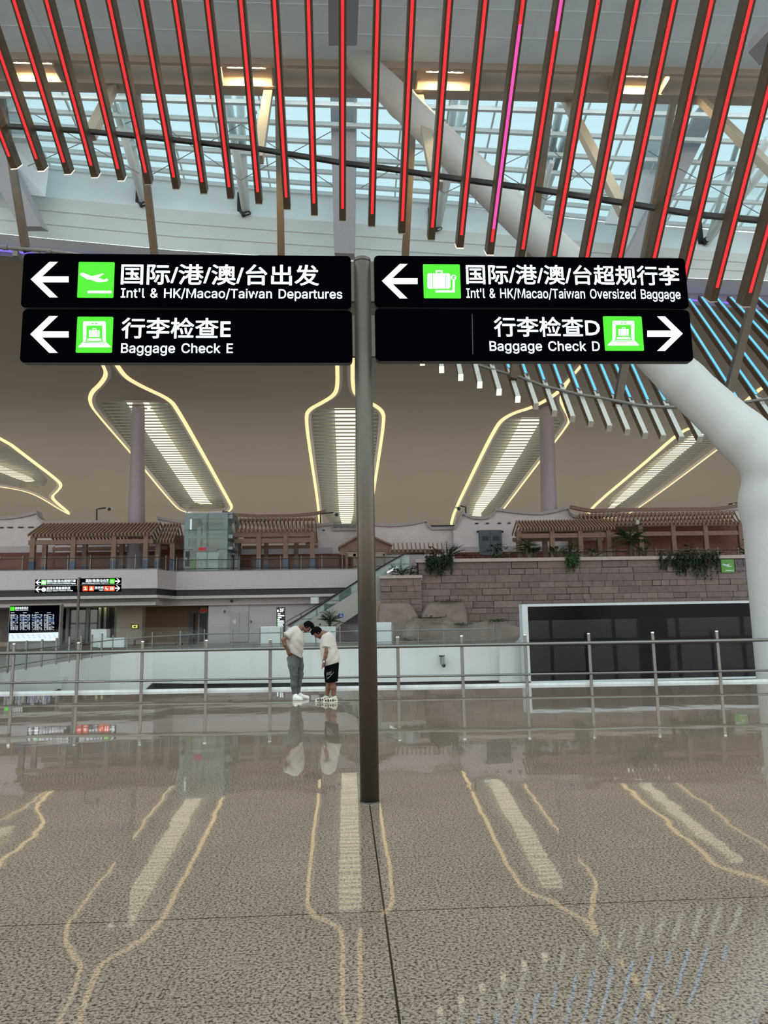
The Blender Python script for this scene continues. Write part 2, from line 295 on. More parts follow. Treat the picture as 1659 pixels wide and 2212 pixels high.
# ---------------------------------------------------------------- lettering
GLYPH_OUTLINES = """&	224	98 -3 75 -1 55 6 39 17 27 31 20 48 17 67 19 82 24 95 32 106 42 117 55 128 70 139 108 168 113 172 118 176 123 181 127 187 130 194 131 202 129 214 123 223 113 228 101 230 92 229 84 227 77 222 73 216 69 208 68 199 69 190 73 182 78 173 84 164 92 153 102 142 219 0 182 0 86 116 72 132 61 146 51 159 44 172 39 185 38 199 40 215 45 229 55 241 67 249 82 255 100 257 118 255 133 249 145 241 154 230 160 217 162 202 161 191 158 181 152 171 146 162 137 154 128 146 77 109 64 98 55 87 50 77 48 66 50 54 55 44 62 35 72 29 83 25 96 23 111 25 126 30 139 37 151 48 160 61 168 76 173 93 174 112 204 112 202 90 198 72 192 57 185 46 179 38 173 31 166 23 153 12 136 3 117 -2
'	103	39 159 35 254 68 254 64 159
/	125	117 266 36 -38 7 -38 89 266
0	227	113 -3 87 0 65 12 47 31 34 57 27 89 24 127 27 165 35 197 48 223 65 242 87 254 113 258 139 254 161 242 179 223 192 197 200 165 203 127 200 89 192 57 179 31 162 12 140 0;113 25 131 28 145 37 157 52 165 72 170 97 172 127 170 157 165 182 157 203 145 218 131 227 113 230 96 227 82 218 70 203 62 182 56 157 55 127 56 97 62 72 70 52 82 37 96 28
1	227	38 0 38 27 195 27 195 0;138 254 138 0 106 0 106 224 105 224 43 179 43 213 99 254
2	227	32 0 32 24 117 114 130 129 141 141 149 153 155 163 159 174 160 186 159 198 154 209 146 218 137 224 125 228 112 230 98 228 86 224 77 216 69 207 65 195 64 181 33 181 35 202 43 221 55 237 72 248 91 255 112 258 134 255 153 248 169 237 181 223 188 205 191 186 189 172 185 159 179 145 168 129 153 111 133 90 76 30 76 28 195 28 195 0
3	227	109 -3 87 -1 66 5 49 15 35 29 26 46 22 66 55 66 57 54 63 44 72 35 83 30 95 26 109 25 124 26 138 30 149 37 157 46 163 58 165 72 163 86 158 98 150 109 137 117 121 122 101 124 78 124 78 150 144 224 144 226 35 226 35 254 186 254 186 230 106 139 106 144 132 144 154 138 172 127 185 111 194 93 196 72 194 51 185 33 172 18 154 6 133 -1
4	227	20 53 20 79 123 254 155 254 54 83 54 81 207 81 207 53;141 0 141 61 141 73 141 159 171 159 171 0
5	227	111 -3 89 -1 70 6 54 16 41 30 33 47 30 65 61 65 64 54 69 44 77 36 87 30 98 26 111 25 125 27 138 32 149 41 157 52 162 66 164 81 162 97 157 111 148 122 137 131 124 137 109 138 96 137 84 134 73 129 64 123 34 126 48 254 183 254 183 226 75 226 67 151 68 151 77 157 89 162 101 166 115 167 131 165 147 160 161 153 172 143 182 130 189 116 194 99 195 82 193 58 184 38 171 21 154 8 134 -1
6	227	113 -3 91 -1 71 7 55 20 42 37 34 58 32 81 34 100 40 119 51 142 69 170 126 254 161 254 75 131 73 131 77 137 83 144 90 149 98 153 107 156 117 157 139 155 158 147 173 136 185 120 192 101 194 79 192 56 184 36 171 20 155 7 135 -1;113 24 127 26 139 31 149 40 157 51 162 64 164 79 162 94 157 107 149 118 139 126 127 131 113 133 99 131 87 126 77 118 69 107 64 94 62 79 64 64 69 51 77 40 87 31 99 26
7	227	48 0 162 224 162 226 31 226 31 254 195 254 195 224 82 0
8	227	113 -3 89 -1 68 6 50 17 37 31 29 48 26 68 28 83 33 98 40 110 51 121 63 128 76 132 76 133 59 141 46 154 38 171 35 190 38 209 45 225 57 239 73 249 92 256 113 258 134 256 153 249 169 239 181 225 188 209 191 190 188 171 180 154 167 141 150 133 150 132 164 128 176 121 186 110 194 98 199 83 200 68 198 48 189 31 176 17 158 6 137 -1;113 25 129 26 142 30 153 37 161 46 167 57 168 69 167 83 161 94 153 104 141 111 128 116 113 118 98 116 85 111 73 104 65 94 59 83 58 69 59 57 64 46 73 37 84 30 97 26;113 145 126 146 137 150 146 157 154 165 158 176 160 188 158 200 154 210 147 218 138 225 126 229 113 230 100 229 89 225 79 218 72 210 68 200 66 188 68 176 72 165 79 157 89 150 100 146
9	227	113 258 135 255 155 247 171 234 184 217 192 197 194 173 192 155 186 135 175 112 158 84 100 0 65 0 151 124 154 124 149 117 144 111 137 105 128 101 119 98 109 97 87 100 69 107 53 119 41 134 34 154 32 176 34 198 42 218 55 235 71 247 91 255;113 230 99 228 87 223 77 215 69 204 64 191 63 176 64 161 69 148 77 137 87 129 99 123 113 122 127 123 139 129 149 137 157 147 162 160 164 175 162 190 157 204 150 215 139 223 127 228
:	94	48 -2 39 -1 31 4 26 12 25 20 26 29 31 37 39 42 48 43 56 42 64 37 69 29 71 20 69 12 64 4 56 -1;48 135 39 137 31 142 26 149 25 158 26 167 31 174 39 179 48 181 56 179 64 174 69 167 71 158 69 149 64 142 56 137
A	240	8 0 101 254 138 254 231 0 198 0 144 151 138 167 132 186 125 210 116 239 123 239 114 209 106 185 100 166 95 151 43 0;55 71 55 99 185 99 185 71
B	228	30 0 30 254 121 254 145 252 164 245 180 235 190 221 197 205 199 187 198 172 193 160 187 150 178 143 168 137 157 133 157 131 170 129 182 123 192 114 201 102 207 86 209 68 207 50 200 33 189 20 172 9 151 2 123 0;62 29 122 29 148 31 165 40 175 53 178 68 176 81 171 92 163 102 153 109 140 114 124 115 62 115;62 143 119 143 132 144 144 148 154 155 162 163 166 174 168 186 165 202 156 214 141 223 120 226 62 226
C	255	134 -3 103 1 75 12 52 32 35 58 24 90 20 127 24 165 35 197 52 223 75 242 103 254 134 258 152 256 170 252 186 245 201 236 214 224 224 209 232 193 236 174 204 174 200 186 195 197 187 206 179 214 169 220 158 224 146 227 134 228 111 225 92 216 75 202 62 182 54 157 52 127 54 97 63 72 75 53 92 38 112 29 134 26 146 27 158 30 169 34 179 40 187 48 195 57 200 68 204 80 236 80 232 62 224 45 214 31 201 19 187 9 170 2 153 -2
D	251	109 0 48 0 48 29 107 29 136 31 159 40 177 55 189 75 197 99 200 128 197 156 190 180 177 200 160 214 138 223 110 226 47 226 47 254 113 254 147 251 176 239 200 221 217 196 227 164 231 128 227 91 217 59 199 34 175 15 145 4;62 254 62 0 30 0 30 254
E	209	30 0 30 254 186 254 186 226 62 226 62 143 178 143 178 114 62 114 62 29 188 29 188 0
F	205	30 0 30 254 185 254 185 226 62 226 62 139 173 139 173 111 62 111 62 0
H	258	30 0 30 254 62 254 62 144 196 144 196 254 228 254 228 0 196 0 196 116 62 116 62 0
I	150	16 0 16 29 59 29 59 226 16 226 16 254 135 254 135 226 91 226 91 29 135 29 135 0
K	233	52 73 52 108 61 119 70 131 78 141 87 152 96 162 106 172 182 254 224 254 116 138 114 138;30 0 30 254 62 254 62 167 62 112 62 97 62 0;186 0 94 130 114 155 224 0
L	196	30 0 30 254 62 254 62 29 181 29 181 0
M	314	30 0 30 254 76 254 139 94 141 87 144 79 147 71 150 61 153 52 156 42 158 33 161 24 154 24 156 32 159 41 162 51 165 61 168 70 171 79 174 87 176 94 238 254 284 254 284 0 252 0 252 145 252 154 252 163 252 174 253 184 253 195 253 207 253 218 253 229 256 229 253 217 249 205 245 193 241 181 237 171 234 161 231 152 228 145 171 0 143 0 85 145 83 152 80 160 76 170 72 181 69 192 65 204 60 216 56 229 59 229 60 219 60 208 60 197 60 186 61 175 61 164 61 154 61 145 61 0
N	262	30 0 30 254 68 254 172 91 176 84 181 75 187 65 194 53 200 41 207 27 202 27 201 41 200 54 200 67 200 79 199 89 199 97 199 254 232 254 232 0 193 0 101 145 95 155 89 165 82 177 74 191 65 207 54 226 60 227 60 209 61 192 62 177 62 164 62 153 62 145 62 0
O	267	133 -3 103 1 75 12 52 32 35 58 24 90 20 127 24 165 35 197 52 223 75 242 103 254 133 258 164 254 192 242 215 223 232 197 243 165 247 127 243 90 232 58 215 32 192 12 164 1;133 26 155 29 175 38 191 52 204 72 212 97 215 127 212 157 204 182 191 202 175 216 155 225 133 228 112 225 92 216 75 202 63 182 54 157 52 127 54 97 63 72 75 52 92 38 112 29
P	222	30 0 30 254 118 254 144 252 166 244 183 231 195 215 202 195 204 174 202 152 195 133 183 116 166 104 144 96 118 93 55 93 55 121 116 121 134 123 149 128 159 136 167 147 171 160 172 174 171 188 167 201 159 211 148 219 134 224 116 226 62 226 62 0
T	224	16 226 16 254 208 254 208 226 128 226 128 0 96 0 96 226
a	195	80 -4 63 -3 47 2 34 11 24 22 17 37 15 54 17 69 22 80 29 90 39 97 50 102 63 105 76 108 89 110 105 112 117 113 126 115 133 117 136 121 138 127 138 128 137 139 133 148 128 156 120 161 110 164 98 165 85 164 75 161 66 156 59 150 54 144 50 137 20 146 29 161 39 173 52 182 66 188 82 191 97 192 108 192 119 190 131 186 143 180 153 172 161 160 167 145 168 126 168 0 138 0 138 26 136 26 132 19 126 12 118 6 108 1 95 -3;85 23 101 24 114 29 124 37 132 47 136 57 138 69 138 95 135 93 130 91 123 89 116 88 108 87 100 86 93 85 88 84 77 82 67 79 58 75 52 70 47 62 46 52 47 43 51 36 57 30 65 26 74 24
c	198	104 -4 79 -1 58 8 41 23 28 43 20 66 17 94 20 122 28 146 41 165 58 180 79 189 104 192 117 191 130 189 142 184 153 178 162 170 170 161 176 150 181 138 151 131 149 138 145 145 141 150 135 155 128 159 121 162 113 164 104 165 86 162 73 155 62 144 54 129 50 112 48 94 50 75 54 59 62 44 73 33 86 26 104 23 113 24 121 26 129 29 135 33 141 38 146 44 149 51 152 59 181 51 177 39 171 28 163 19 153 11 142 4 130 0 117 -3
d	212	98 -4 75 -1 56 8 40 23 27 42 20 66 17 94 20 122 27 146 40 166 56 180 75 189 98 192 114 191 126 186 136 180 144 173 149 166 153 160 155 160 155 254 186 254 186 0 156 0 156 29 153 29 149 23 143 16 136 8 126 2 114 -3;102 23 118 26 132 32 142 43 150 58 154 75 156 95 154 114 150 131 142 145 132 156 118 163 102 165 86 163 72 156 62 145 54 131 50 114 48 95 50 75 54 58 62 44 73 33 86 26
e	202	106 -4 80 -1 58 8 41 23 28 42 20 66 17 93 20 121 28 145 40 165 58 180 78 189 103 192 118 191 133 187 147 180 160 170 170 157 179 141 184 121 186 97 186 85 37 85 37 110 169 110 155 101 153 119 149 134 141 147 131 157 118 163 103 165 87 163 73 157 62 147 54 135 50 121 48 105 48 89 50 69 55 53 64 40 76 31 90 25 106 23 117 24 127 26 135 31 143 36 149 44 153 53 182 45 177 32 168 20 156 10 141 2 125 -3
f	127	114 190 114 164 3 164 3 190;40 0 40 216 42 231 48 243 57 252 68 259 80 264 94 265 103 265 111 263 117 262 121 260 114 234 111 235 107 236 103 237 97 237 85 235 77 230 72 221 71 209 71 0
g	213	103 -75 84 -74 67 -70 53 -63 41 -55 32 -45 25 -35 51 -20 55 -26 61 -33 68 -39 77 -44 89 -48 103 -49 124 -46 141 -38 152 -23 156 -3 156 34 153 34 149 28 143 21 136 14 126 8 114 4 97 2 76 5 56 13 40 27 28 45 20 68 17 96 20 123 27 147 40 166 56 180 76 189 98 192 114 191 127 186 137 180 144 173 150 166 154 159 157 159 157 190 186 190 186 -4 183 -27 175 -45 162 -59 145 -68 125 -73;102 30 118 32 132 38 142 47 150 61 155 77 156 96 155 115 150 132 142 146 132 156 119 163 102 165 86 163 73 156 62 145 54 131 50 115 48 96 50 78 54 61 62 48 73 38 86 32
h	205	57 113 57 0 26 0 26 254 57 254 57 144 51 144 62 166 76 181 94 189 114 192 132 190 148 184 161 174 170 160 177 142 179 120 179 0 148 0 148 118 145 137 136 152 123 161 105 165 92 163 80 159 71 151 63 141 58 129
i	83	26 0 26 190 57 190 57 0;42 221 34 223 27 227 22 234 21 242 22 249 27 256 34 260 42 262 50 260 57 256 62 249 63 242 62 234 57 227 50 223
k	190	55 68 55 106 60 106 142 190 180 190 92 100 89 100;26 0 26 254 57 254 57 0;147 0 74 93 96 114 186 0
l	95	70 -1 50 2 37 10 29 24 26 42 26 254 57 254 57 49 58 38 60 31 65 27 73 26 77 26 80 26 83 27 85 27 90 1 86 0 81 0 75 -1
m	305	26 0 26 190 56 190 56 148 54 148 59 162 66 173 75 182 86 188 98 192 110 193 129 190 144 180 154 166 160 147 156 147 161 160 169 172 178 181 190 187 204 192 218 193 234 191 249 186 261 177 270 164 276 148 278 128 278 0 248 0 248 127 245 145 236 156 224 163 209 165 197 164 187 160 179 153 173 145 169 135 168 124 168 0 137 0 137 130 134 144 126 156 115 163 100 165 89 164 79 160 70 154 63 145 58 133 57 119 57 0
n	205	57 113 57 0 26 0 26 190 56 190 56 144 51 144 62 166 76 181 94 189 114 192 132 190 147 184 160 174 170 160 176 142 179 120 179 0 148 0 148 118 145 137 136 152 123 161 105 165 92 163 80 159 71 151 63 141 58 129
o	208	104 -4 79 -1 58 8 41 23 28 43 20 66 17 94 20 122 28 146 41 165 58 180 79 189 104 192 128 189 149 180 167 165 180 146 188 122 191 94 188 66 180 43 167 23 149 8 128 -1;104 23 121 26 135 33 146 44 154 59 158 75 160 94 158 112 154 129 146 144 135 155 121 162 104 165 86 162 73 155 62 144 54 129 50 112 48 94 50 75 54 59 62 44 73 33 86 26
p	212	26 -71 26 190 56 190 56 160 59 160 63 166 69 173 76 180 86 186 98 191 115 192 137 189 156 180 173 166 185 146 193 122 195 94 193 66 185 42 173 23 157 8 137 -1 115 -4 99 -3 86 2 76 8 69 16 63 23 59 29 57 29 57 -71;110 23 126 26 140 33 150 44 158 58 163 75 164 95 163 114 158 131 150 145 140 156 126 163 110 165 94 163 81 156 70 145 62 131 58 114 56 95 58 75 63 58 70 43 81 32 94 26
r	130	26 0 26 190 56 190 56 160 58 160 65 173 76 184 90 190 107 192 110 192 115 192 119 192 122 192 122 161 119 162 115 162 109 163 103 163 91 161 80 157 70 151 63 142 58 131 57 118 57 0
s	182	91 -4 72 -3 56 2 42 9 31 19 23 32 18 47 47 53 53 40 62 30 75 25 91 23 108 25 122 31 131 40 134 51 132 60 127 68 118 74 106 78 75 85 52 93 36 104 27 119 23 137 26 152 33 166 43 177 58 185 74 190 94 192 112 191 127 186 140 179 149 170 157 158 162 145 134 139 129 149 121 158 110 164 94 166 78 164 65 158 57 150 54 139 56 129 62 122 72 116 86 111 115 105 137 97 153 86 162 71 166 53 163 37 156 24 145 12 130 3 112 -2
t	114	102 190 102 164 3 164 3 190;32 236 63 236 63 49 64 38 68 31 75 26 85 25 88 25 93 26 97 26 101 27 107 1 102 0 96 -1 90 -2 84 -2 62 1 46 11 36 26 32 46
u	205	91 -3 73 -1 57 5 44 15 35 29 28 47 26 69 26 190 57 190 57 72 60 52 68 37 82 28 100 25 113 27 125 31 134 38 142 48 146 61 148 76 148 190 179 190 179 0 149 0 149 46 154 46 143 23 129 8 111 0
v	195	81 0 9 190 42 190 83 78 88 60 93 43 98 27 103 10 92 10 97 27 101 43 106 60 112 78 152 190 186 190 113 0
w	284	69 0 11 190 44 190 67 107 72 89 77 68 82 46 88 21 82 21 88 45 93 67 98 88 103 107 126 190 158 190 181 107 186 88 191 68 196 45 201 21 196 21 201 45 206 68 212 88 217 107 240 190 272 190 215 0 184 0 159 86 156 99 152 112 149 126 145 140 142 154 138 169 145 169 142 155 138 140 135 126 131 112 128 99 124 86 99 0
y	195	24 -69 31 -43 36 -44 44 -45 52 -44 59 -42 65 -37 71 -29 75 -18 81 -1 9 190 42 190 83 78 88 60 93 43 98 27 103 10 92 10 97 27 101 43 106 60 112 78 153 190 186 190 102 -29 96 -43 88 -54 80 -62 70 -68 58 -71 46 -73 39 -72 32 -72 27 -70
z	190	21 0 21 23 127 160 127 161 24 161 24 190 166 190 166 165 63 30 63 28 169 28 169 0"""
GL = {}
for ln in GLYPH_OUTLINES.split('\n'):
    ch, adv, loops = ln.split('\t'); GL[ch] = (int(adv), [list(map(int, l.split())) for l in loops.split(';')])
_TC = {}
def _fill(cu):
    ob = bpy.data.objects.new('lettering', cu); COL.objects.link(ob)
    bpy.context.view_layer.update()
    ev = ob.evaluated_get(bpy.context.evaluated_depsgraph_get()); me = ev.to_mesh()
    vs = np.array([v.co[:2] for v in me.vertices], float).reshape(-1, 2); fs = [tuple(p.vertices) for p in me.polygons]
    ev.to_mesh_clear(); bpy.data.objects.remove(ob); bpy.data.curves.remove(cu)
    return vs, fs
def glyphs(txt, bold=0.0):
    k = (txt, bold)
    if k in _TC: return _TC[k]
    if all(c in GL or c == ' ' for c in txt):
        x = 0; layers = {}
        def area(P): return sum(P[j][0] * P[(j + 1) % len(P)][1] - P[(j + 1) % len(P)][0] * P[j][1] for j in range(len(P))) / 2
        def within(pt, P):
            c = False
            for j in range(len(P)):
                (ax, ay), (bx, by) = P[j], P[j - 1]
                if (ay > pt[1]) != (by > pt[1]) and pt[0] < (bx - ax) * (pt[1] - ay) / (by - ay) + ax: c = not c
            return c
        for c in txt:
            if c == ' ': x += 140; continue
            adv, loops = GL[c]; LP = [list(zip(l[::2], l[1::2])) for l in loops if len(l) > 5]
            sg = max((area(P) for P in LP), key=abs) > 0; outs = [P for P in LP if (area(P) > 0) == sg]
            for n, P in enumerate(outs):
                grp = [P] + [Hh for Hh in LP if (area(Hh) > 0) != sg and within(Hh[0], P)]
                layers.setdefault(n, []).extend([[(a + x, b) for a, b in g] for g in grp])
            x += adv
        vs = np.zeros((0, 2)); fs = []
        for grp in layers.values():
            cu = bpy.data.curves.new('lettering', 'CURVE'); cu.dimensions = '2D'; cu.fill_mode = 'BOTH'
            for P in grp:
                sp = cu.splines.new('POLY'); sp.points.add(len(P) - 1); sp.use_cyclic_u = True
                for j, (a, b) in enumerate(P): sp.points[j].co = (a / 500, b / 500, 0, 1)
            v2, f2 = _fill(cu); fs += [tuple(i + len(vs) for i in f) for f in f2]; vs = np.concatenate([vs, v2])
    else:
        cu = bpy.data.curves.new('lettering', 'FONT'); cu.body = txt; cu.size = 1; cu.resolution_u = 3; vs, fs = _fill(cu)
    V2 = [vs]; F2 = list(fs)
    if bold > 0:      # heavier strokes: the same outlines laid a little to every side
        for j in range(8):
            F2 += [tuple(i + len(vs) * (j + 1) for i in f) for f in fs]; V2.append(vs + bold * np.array([cos(j * pi / 4), sin(j * pi / 4)]))
    _TC[k] = (np.concatenate(V2), F2); return _TC[k]
def put_text(mb, txt, x0, x1, z0, z1, Y, bold=0.0, m=0):
    vs, fs = glyphs(txt, bold)
    if len(vs) == 0: return
    mn = vs.min(0); mx = vs.max(0); sc = mx - mn; n9 = len(vs) // 9 if bold > 0 else len(vs)
    u = (vs - mn) / sc
    mb.add([(x0 + a * (x1 - x0), Y - .0001 * (i // n9), z0 + b * (z1 - z0)) for i, (a, b) in enumerate(u)], fs, m)
# ================================================================ FLOOR
RA = V(-8.82, 20.59, 0); RB = V(9.69, 19.16, 0)          # line of the front balustrade
def rail_y(x): return RA[1] + (RB[1] - RA[1]) * (x - RA[0]) / (RB[0] - RA[0])
def floor_material():
    m = bpy.data.materials.new('polished_granite'); m.use_nodes = True; nt = m.node_tree; b = nt.nodes['Principled BSDF']
    N = nt.nodes.new; L = nt.links.new
    co = N('ShaderNodeTexCoord')
    n1 = N('ShaderNodeTexNoise'); n1.inputs['Scale'].default_value = 62; n1.inputs['Detail'].default_value = 5; n1.inputs['Roughness'].default_value = .6
    n2 = N('ShaderNodeTexNoise'); n2.inputs['Scale'].default_value = 95; n2.inputs['Detail'].default_value = 2
    n3 = N('ShaderNodeTexNoise'); n3.inputs['Scale'].default_value = 1.3; n3.inputs['Detail'].default_value = 3
    for n in (n1, n2, n3): L(co.outputs['Object'], n.inputs['Vector'])
    r1 = N('ShaderNodeValToRGB'); e = r1.color_ramp.elements
    e[0].position = .36; e[0].color = (*lin((60, 49, 42)), 1); e[1].position = .50; e[1].color = (*lin((143, 122, 107)), 1)
    k = e.new(.43); k.color = (*lin((100, 83, 72)), 1); k = e.new(.62); k.color = (*lin((156, 136, 121)), 1)
    L(n1.outputs[0], r1.inputs[0])
    r2 = N('ShaderNodeValToRGB'); e = r2.color_ramp.elements
    e[0].position = .36; e[0].color = (.42, .38, .36, 1); e[1].position = .43; e[1].color = (1, 1, 1, 1)
    L(n2.outputs[0], r2.inputs[0])
    r3 = N('ShaderNodeValToRGB'); e = r3.color_ramp.elements
    e[0].position = .3; e[0].color = (.92, .92, .92, 1); e[1].position = .7; e[1].color = (1.05, 1.04, 1.03, 1)
    L(n3.outputs[0], r3.inputs[0])
    def mul(a, c):
        x = N('ShaderNodeMix'); x.data_type = 'RGBA'; x.blend_type = 'MULTIPLY'; x.inputs[0].default_value = 1
        L(a, x.inputs[6]); L(c, x.inputs[7]); return x.outputs[2]
    col = mul(mul(r1.outputs[0], r2.outputs[0]), r3.outputs[0])
    # joints: thin every metre, strong expansion joints on two lines
    sp = N('ShaderNodeSeparateXYZ'); L(co.outputs['Object'], sp.inputs[0])
    def line(sock, pitch, off, half):
        a = N('ShaderNodeMath'); a.operation = 'ADD'; a.inputs[1].default_value = -off + pitch / 2; L(sock, a.inputs[0])
        p = N('ShaderNodeMath'); p.operation = 'FLOORED_MODULO'; p.inputs[1].default_value = pitch; L(a.outputs[0], p.inputs[0])
        s = N('ShaderNodeMath'); s.operation = 'SUBTRACT'; s.inputs[1].default_value = pitch / 2; L(p.outputs[0], s.inputs[0])
        q = N('ShaderNodeMath'); q.operation = 'ABSOLUTE'; L(s.outputs[0], q.inputs[0])
        t = N('ShaderNodeMath'); t.operation = 'LESS_THAN'; t.inputs[1].default_value = half; L(q.outputs[0], t.inputs[0]); return t.outputs[0]
    def mix(colr, fac, c, amt):
        a = N('ShaderNodeMath'); a.operation = 'MULTIPLY'; a.inputs[1].default_value = amt; L(fac, a.inputs[0])
        x = N('ShaderNodeMix'); x.data_type = 'RGBA'; L(a.outputs[0], x.inputs[0]); L(colr, x.inputs[6]); x.inputs[7].default_value = (*lin(c), 1); return x.outputs[2]
    fx = line(sp.outputs[0], 1.0, .2, .0016); fy = line(sp.outputs[1], .97, 4.40, .0022)
    col = mix(col, fx, (60, 52, 46), .75); col = mix(col, fy, (60, 52, 46), .75)
    gx = line(sp.outputs[0], 8.0, .2, .0055); gy = line(sp.outputs[1], 9.7, 4.40, .0045)
    col = mix(col, gx, (34, 28, 24), .95); col = mix(col, gy, (34, 28, 24), .95)
    L(col, b.inputs['Base Color'])
    b.inputs['Roughness'].default_value = .026; b.inputs['IOR'].default_value = 1.52
    nb = N('ShaderNodeTexNoise'); nb.inputs['Scale'].default_value = 1.1; nb.inputs['Detail'].default_value = 2
    L(co.outputs['Object'], nb.inputs['Vector'])
    bp = N('ShaderNodeBump'); bp.inputs['Strength'].default_value = .035; bp.inputs['Distance'].default_value = .05
    L(nb.outputs[0], bp.inputs['Height']); L(bp.outputs[0], b.inputs['Normal'])
    return m
M_FLOOR = floor_material()
mb = MB(); xs = (-70, 70)
mb.hexa([(-70, -32, -.5), (70, -32, -.5), (70, -32, 0), (-70, -32, 0), (-70, rail_y(-70) + .35, -.5), (70, rail_y(70) + .35, -.5), (70, rail_y(70) + .35, 0), (-70, rail_y(-70) + .35, 0)])
struct(mb.build('floor', M_FLOOR, loc=(0, 0, 0)), 'speckled brown polished granite floor with thin dark joints', 'floor')

# edge of the opening beyond the balustrade (pixel, height)
EDGE = [(-260, 1512, 0), (-60, 1470, 0), (0, 1456, .03), (130, 1433, .16), (240, 1416, .36), (330, 1408, .5), (440, 1403, .6), (640, 1400, .6), (850, 1397, .6), (1050, 1393.5, .6), (1150, 1392, .6), (1700, 1383, .6), (2100, 1376, .6)]
EP = [atz(x, y, z) for x, y, z in EDGE]
back = [V(p[0] / p[1] * 66 * 1.04 - (24 if i == 0 else 0), 66, .6) for i, p in enumerate(EP)]
mb = MB(); mb.strip(EP, back); mb.strip([p - V(0, 0, .3) for p in EP], [p - V(0, 0, .3) for p in back])
M_FLOOR2 = mat('grey_terrazzo', (132, 126, 120), .3, var=.08, scale=4)
struct(mb.build('floor_far_concourse', M_FLOOR2), 'pale grey concourse floor beyond the white-sided opening', 'floor')
mb = MB(); hs = [1.25 + p[2] if i < 4 else 1.75 for i, p in enumerate(EP)]
fr = [p + V(0, 0, .05) for p in EP]; lo = [V(p[0], p[1], -1.18 if i > 4 else -3.2) for i, p in enumerate(EP)]
mb.strip(fr, lo); mb.strip([p + V(0, .25, 0) for p in fr], [p + V(0, .25, 0) for p in lo]); mb.strip(fr, [p + V(0, .25, 0) for p in fr])
M_VOID = mat('white_glass_fascia', (204, 202, 197), .12, var=.02)
struct(mb.build('wall_opening_edge', M_VOID, smooth=False), 'white glossy fascia around the edge of the opening', 'wall')
mb = MB(); mb.strip([p + V(0, .6, -1.2) for p in EP], [V(p[0], p[1] + .6, -6) for p in EP])
struct(mb.build('wall_lower_level', M_DARKG), 'dark grey recessed wall under the white fascia', 'wall')
mb = MB(); mb.box(-60, 60, 19, 66, -6.2, -6)
struct(mb.build('floor_lower_level', M_GREY), 'grey lower level floor down in the opening', 'floor')

# ================================================================ OVERHEAD: slab, soffit, skylight, upstand, hall ceiling
ZS = 28.0
def yu(px): return 42 + 4 * px / 1659
def row(pts, dy=0.0): return [aty(x, y, yu(x) + dy) for x, y in pts]
XS = [-700, -300, -100, 100, 375, 590, 830, 980, 1310, 1482, 1659, 1900, 2300]
R_GL = [(x, interp([(-700, 300), (-100, 347), (105, 365), (590, 415), (980, 445), (1310, 480), (1659, 505), (2300, 550)], x)) for x in XS]
R_MID = [(x, interp([(-700, 360), (-100, 408), (98, 425), (470, 462), (830, 487), (1500, 540), (2300, 600)], x)) for x in XS]
R_BOT = [(x, interp([(-700, 430), (0, 505), (375, 540), (900, 572), (1482, 600), (1659, 606), (2300, 628)], x)) for x in XS]
R_PUR = [(x, interp([(-700, 480), (0, 556), (375, 590), (900, 620), (1482, 655), (1659, 668), (2300, 712)], x)) for x in XS]
gl, mi, bo = row(R_GL), row(R_MID, -.35), row(R_BOT)
pu = [V(p[0], p[1] + 2.2, aty(R_PUR[i][0], R_PUR[i][1], p[1] + 2.2)[2]) for i, p in enumerate(bo)]
mb = MB(); mb.strip(gl, mi); 
struct(mb.build('wall_skylight_upstand', M_SLAB), 'pale smooth upper curb under the far edge of the skylight', 'wall')
mb = MB(); mb.strip(mi, bo); mb.strip([p + V(0, .05, 0) for p in bo], [p + V(0, 2.2, 0) for p in bo])
# shallow panel joints as raised ribs
for t in (.33, .66):
    A = [lerp(a, b, t) + V(0, -.02, 0) for a, b in zip(mi, bo)]; mb.tube(A, .035, 4)
struct(mb.build('wall_skylight_curb', mat('pale_grey_panel', (218, 224, 222), .6, var=.04, scale=.5)), 'pale grey panelled curb above the violet-lit cove', 'wall')
mb = MB(); A = [p + V(0, 2.2, 0) for p in bo]; mb.strip(A, pu)
struct(mb.build('trim_cove', mat('cove_grey', (150, 148, 160), .6)), 'grey cove recess washed by violet light', 'cove')
mb = MB(); mb.tube([p + V(0, -.45, .12) for p in pu], .05, 6)
tag(mb.build('cove_light', M_VIOLET), 'violet light line running along the cove above the hall ceiling', 'cove light')

# hall ceiling falls gently away: z = 31.2 - .14 Y
CN = V(0, .14, 1); C0 = V(0, 0, 31.2)
def ceil_pt(x, y, drop=0.0): return atplane(x, y, C0 - V(0, 0, drop), CN)
mb = MB(); ce = [V(p[0], p[1] - .3, 0) for p in pu]
A = [V(p[0], p[1], 31.2 - .14 * p[1]) for p in ce]
A2 = [V(p[0], p[1], p[2]) for p in pu]
Bk = [V(-120 + 240 * i / (len(A) - 1), 125, 31.2 - .14 * 125) for i in range(len(A))]
CA = [V(a[0], a[1] + .4, a[2]) for a in A]; mb.strip(A2, CA); CEIL_MB = mb   # the ceiling sheet itself follows, once the panel openings are known
for s, nm_ in ((-1, 'west'), (1, 'east')):  # unseen side walls, added to keep side light off the far hall
    mb = MB(); mb.box(s * 77 - .3, s * 77 + .3, 34, 124, -6, 27); struct(mb.build('wall_' + nm_, M_BEIGE), 'plain beige side wall added to block side light, %s side' % nm_, 'wall')
mb = MB(); mb.box(-120, 120, 124, 124.6, -1, 22); struct(mb.build('wall_far', M_BEIGE), 'beige end wall far behind the roofs', 'wall')

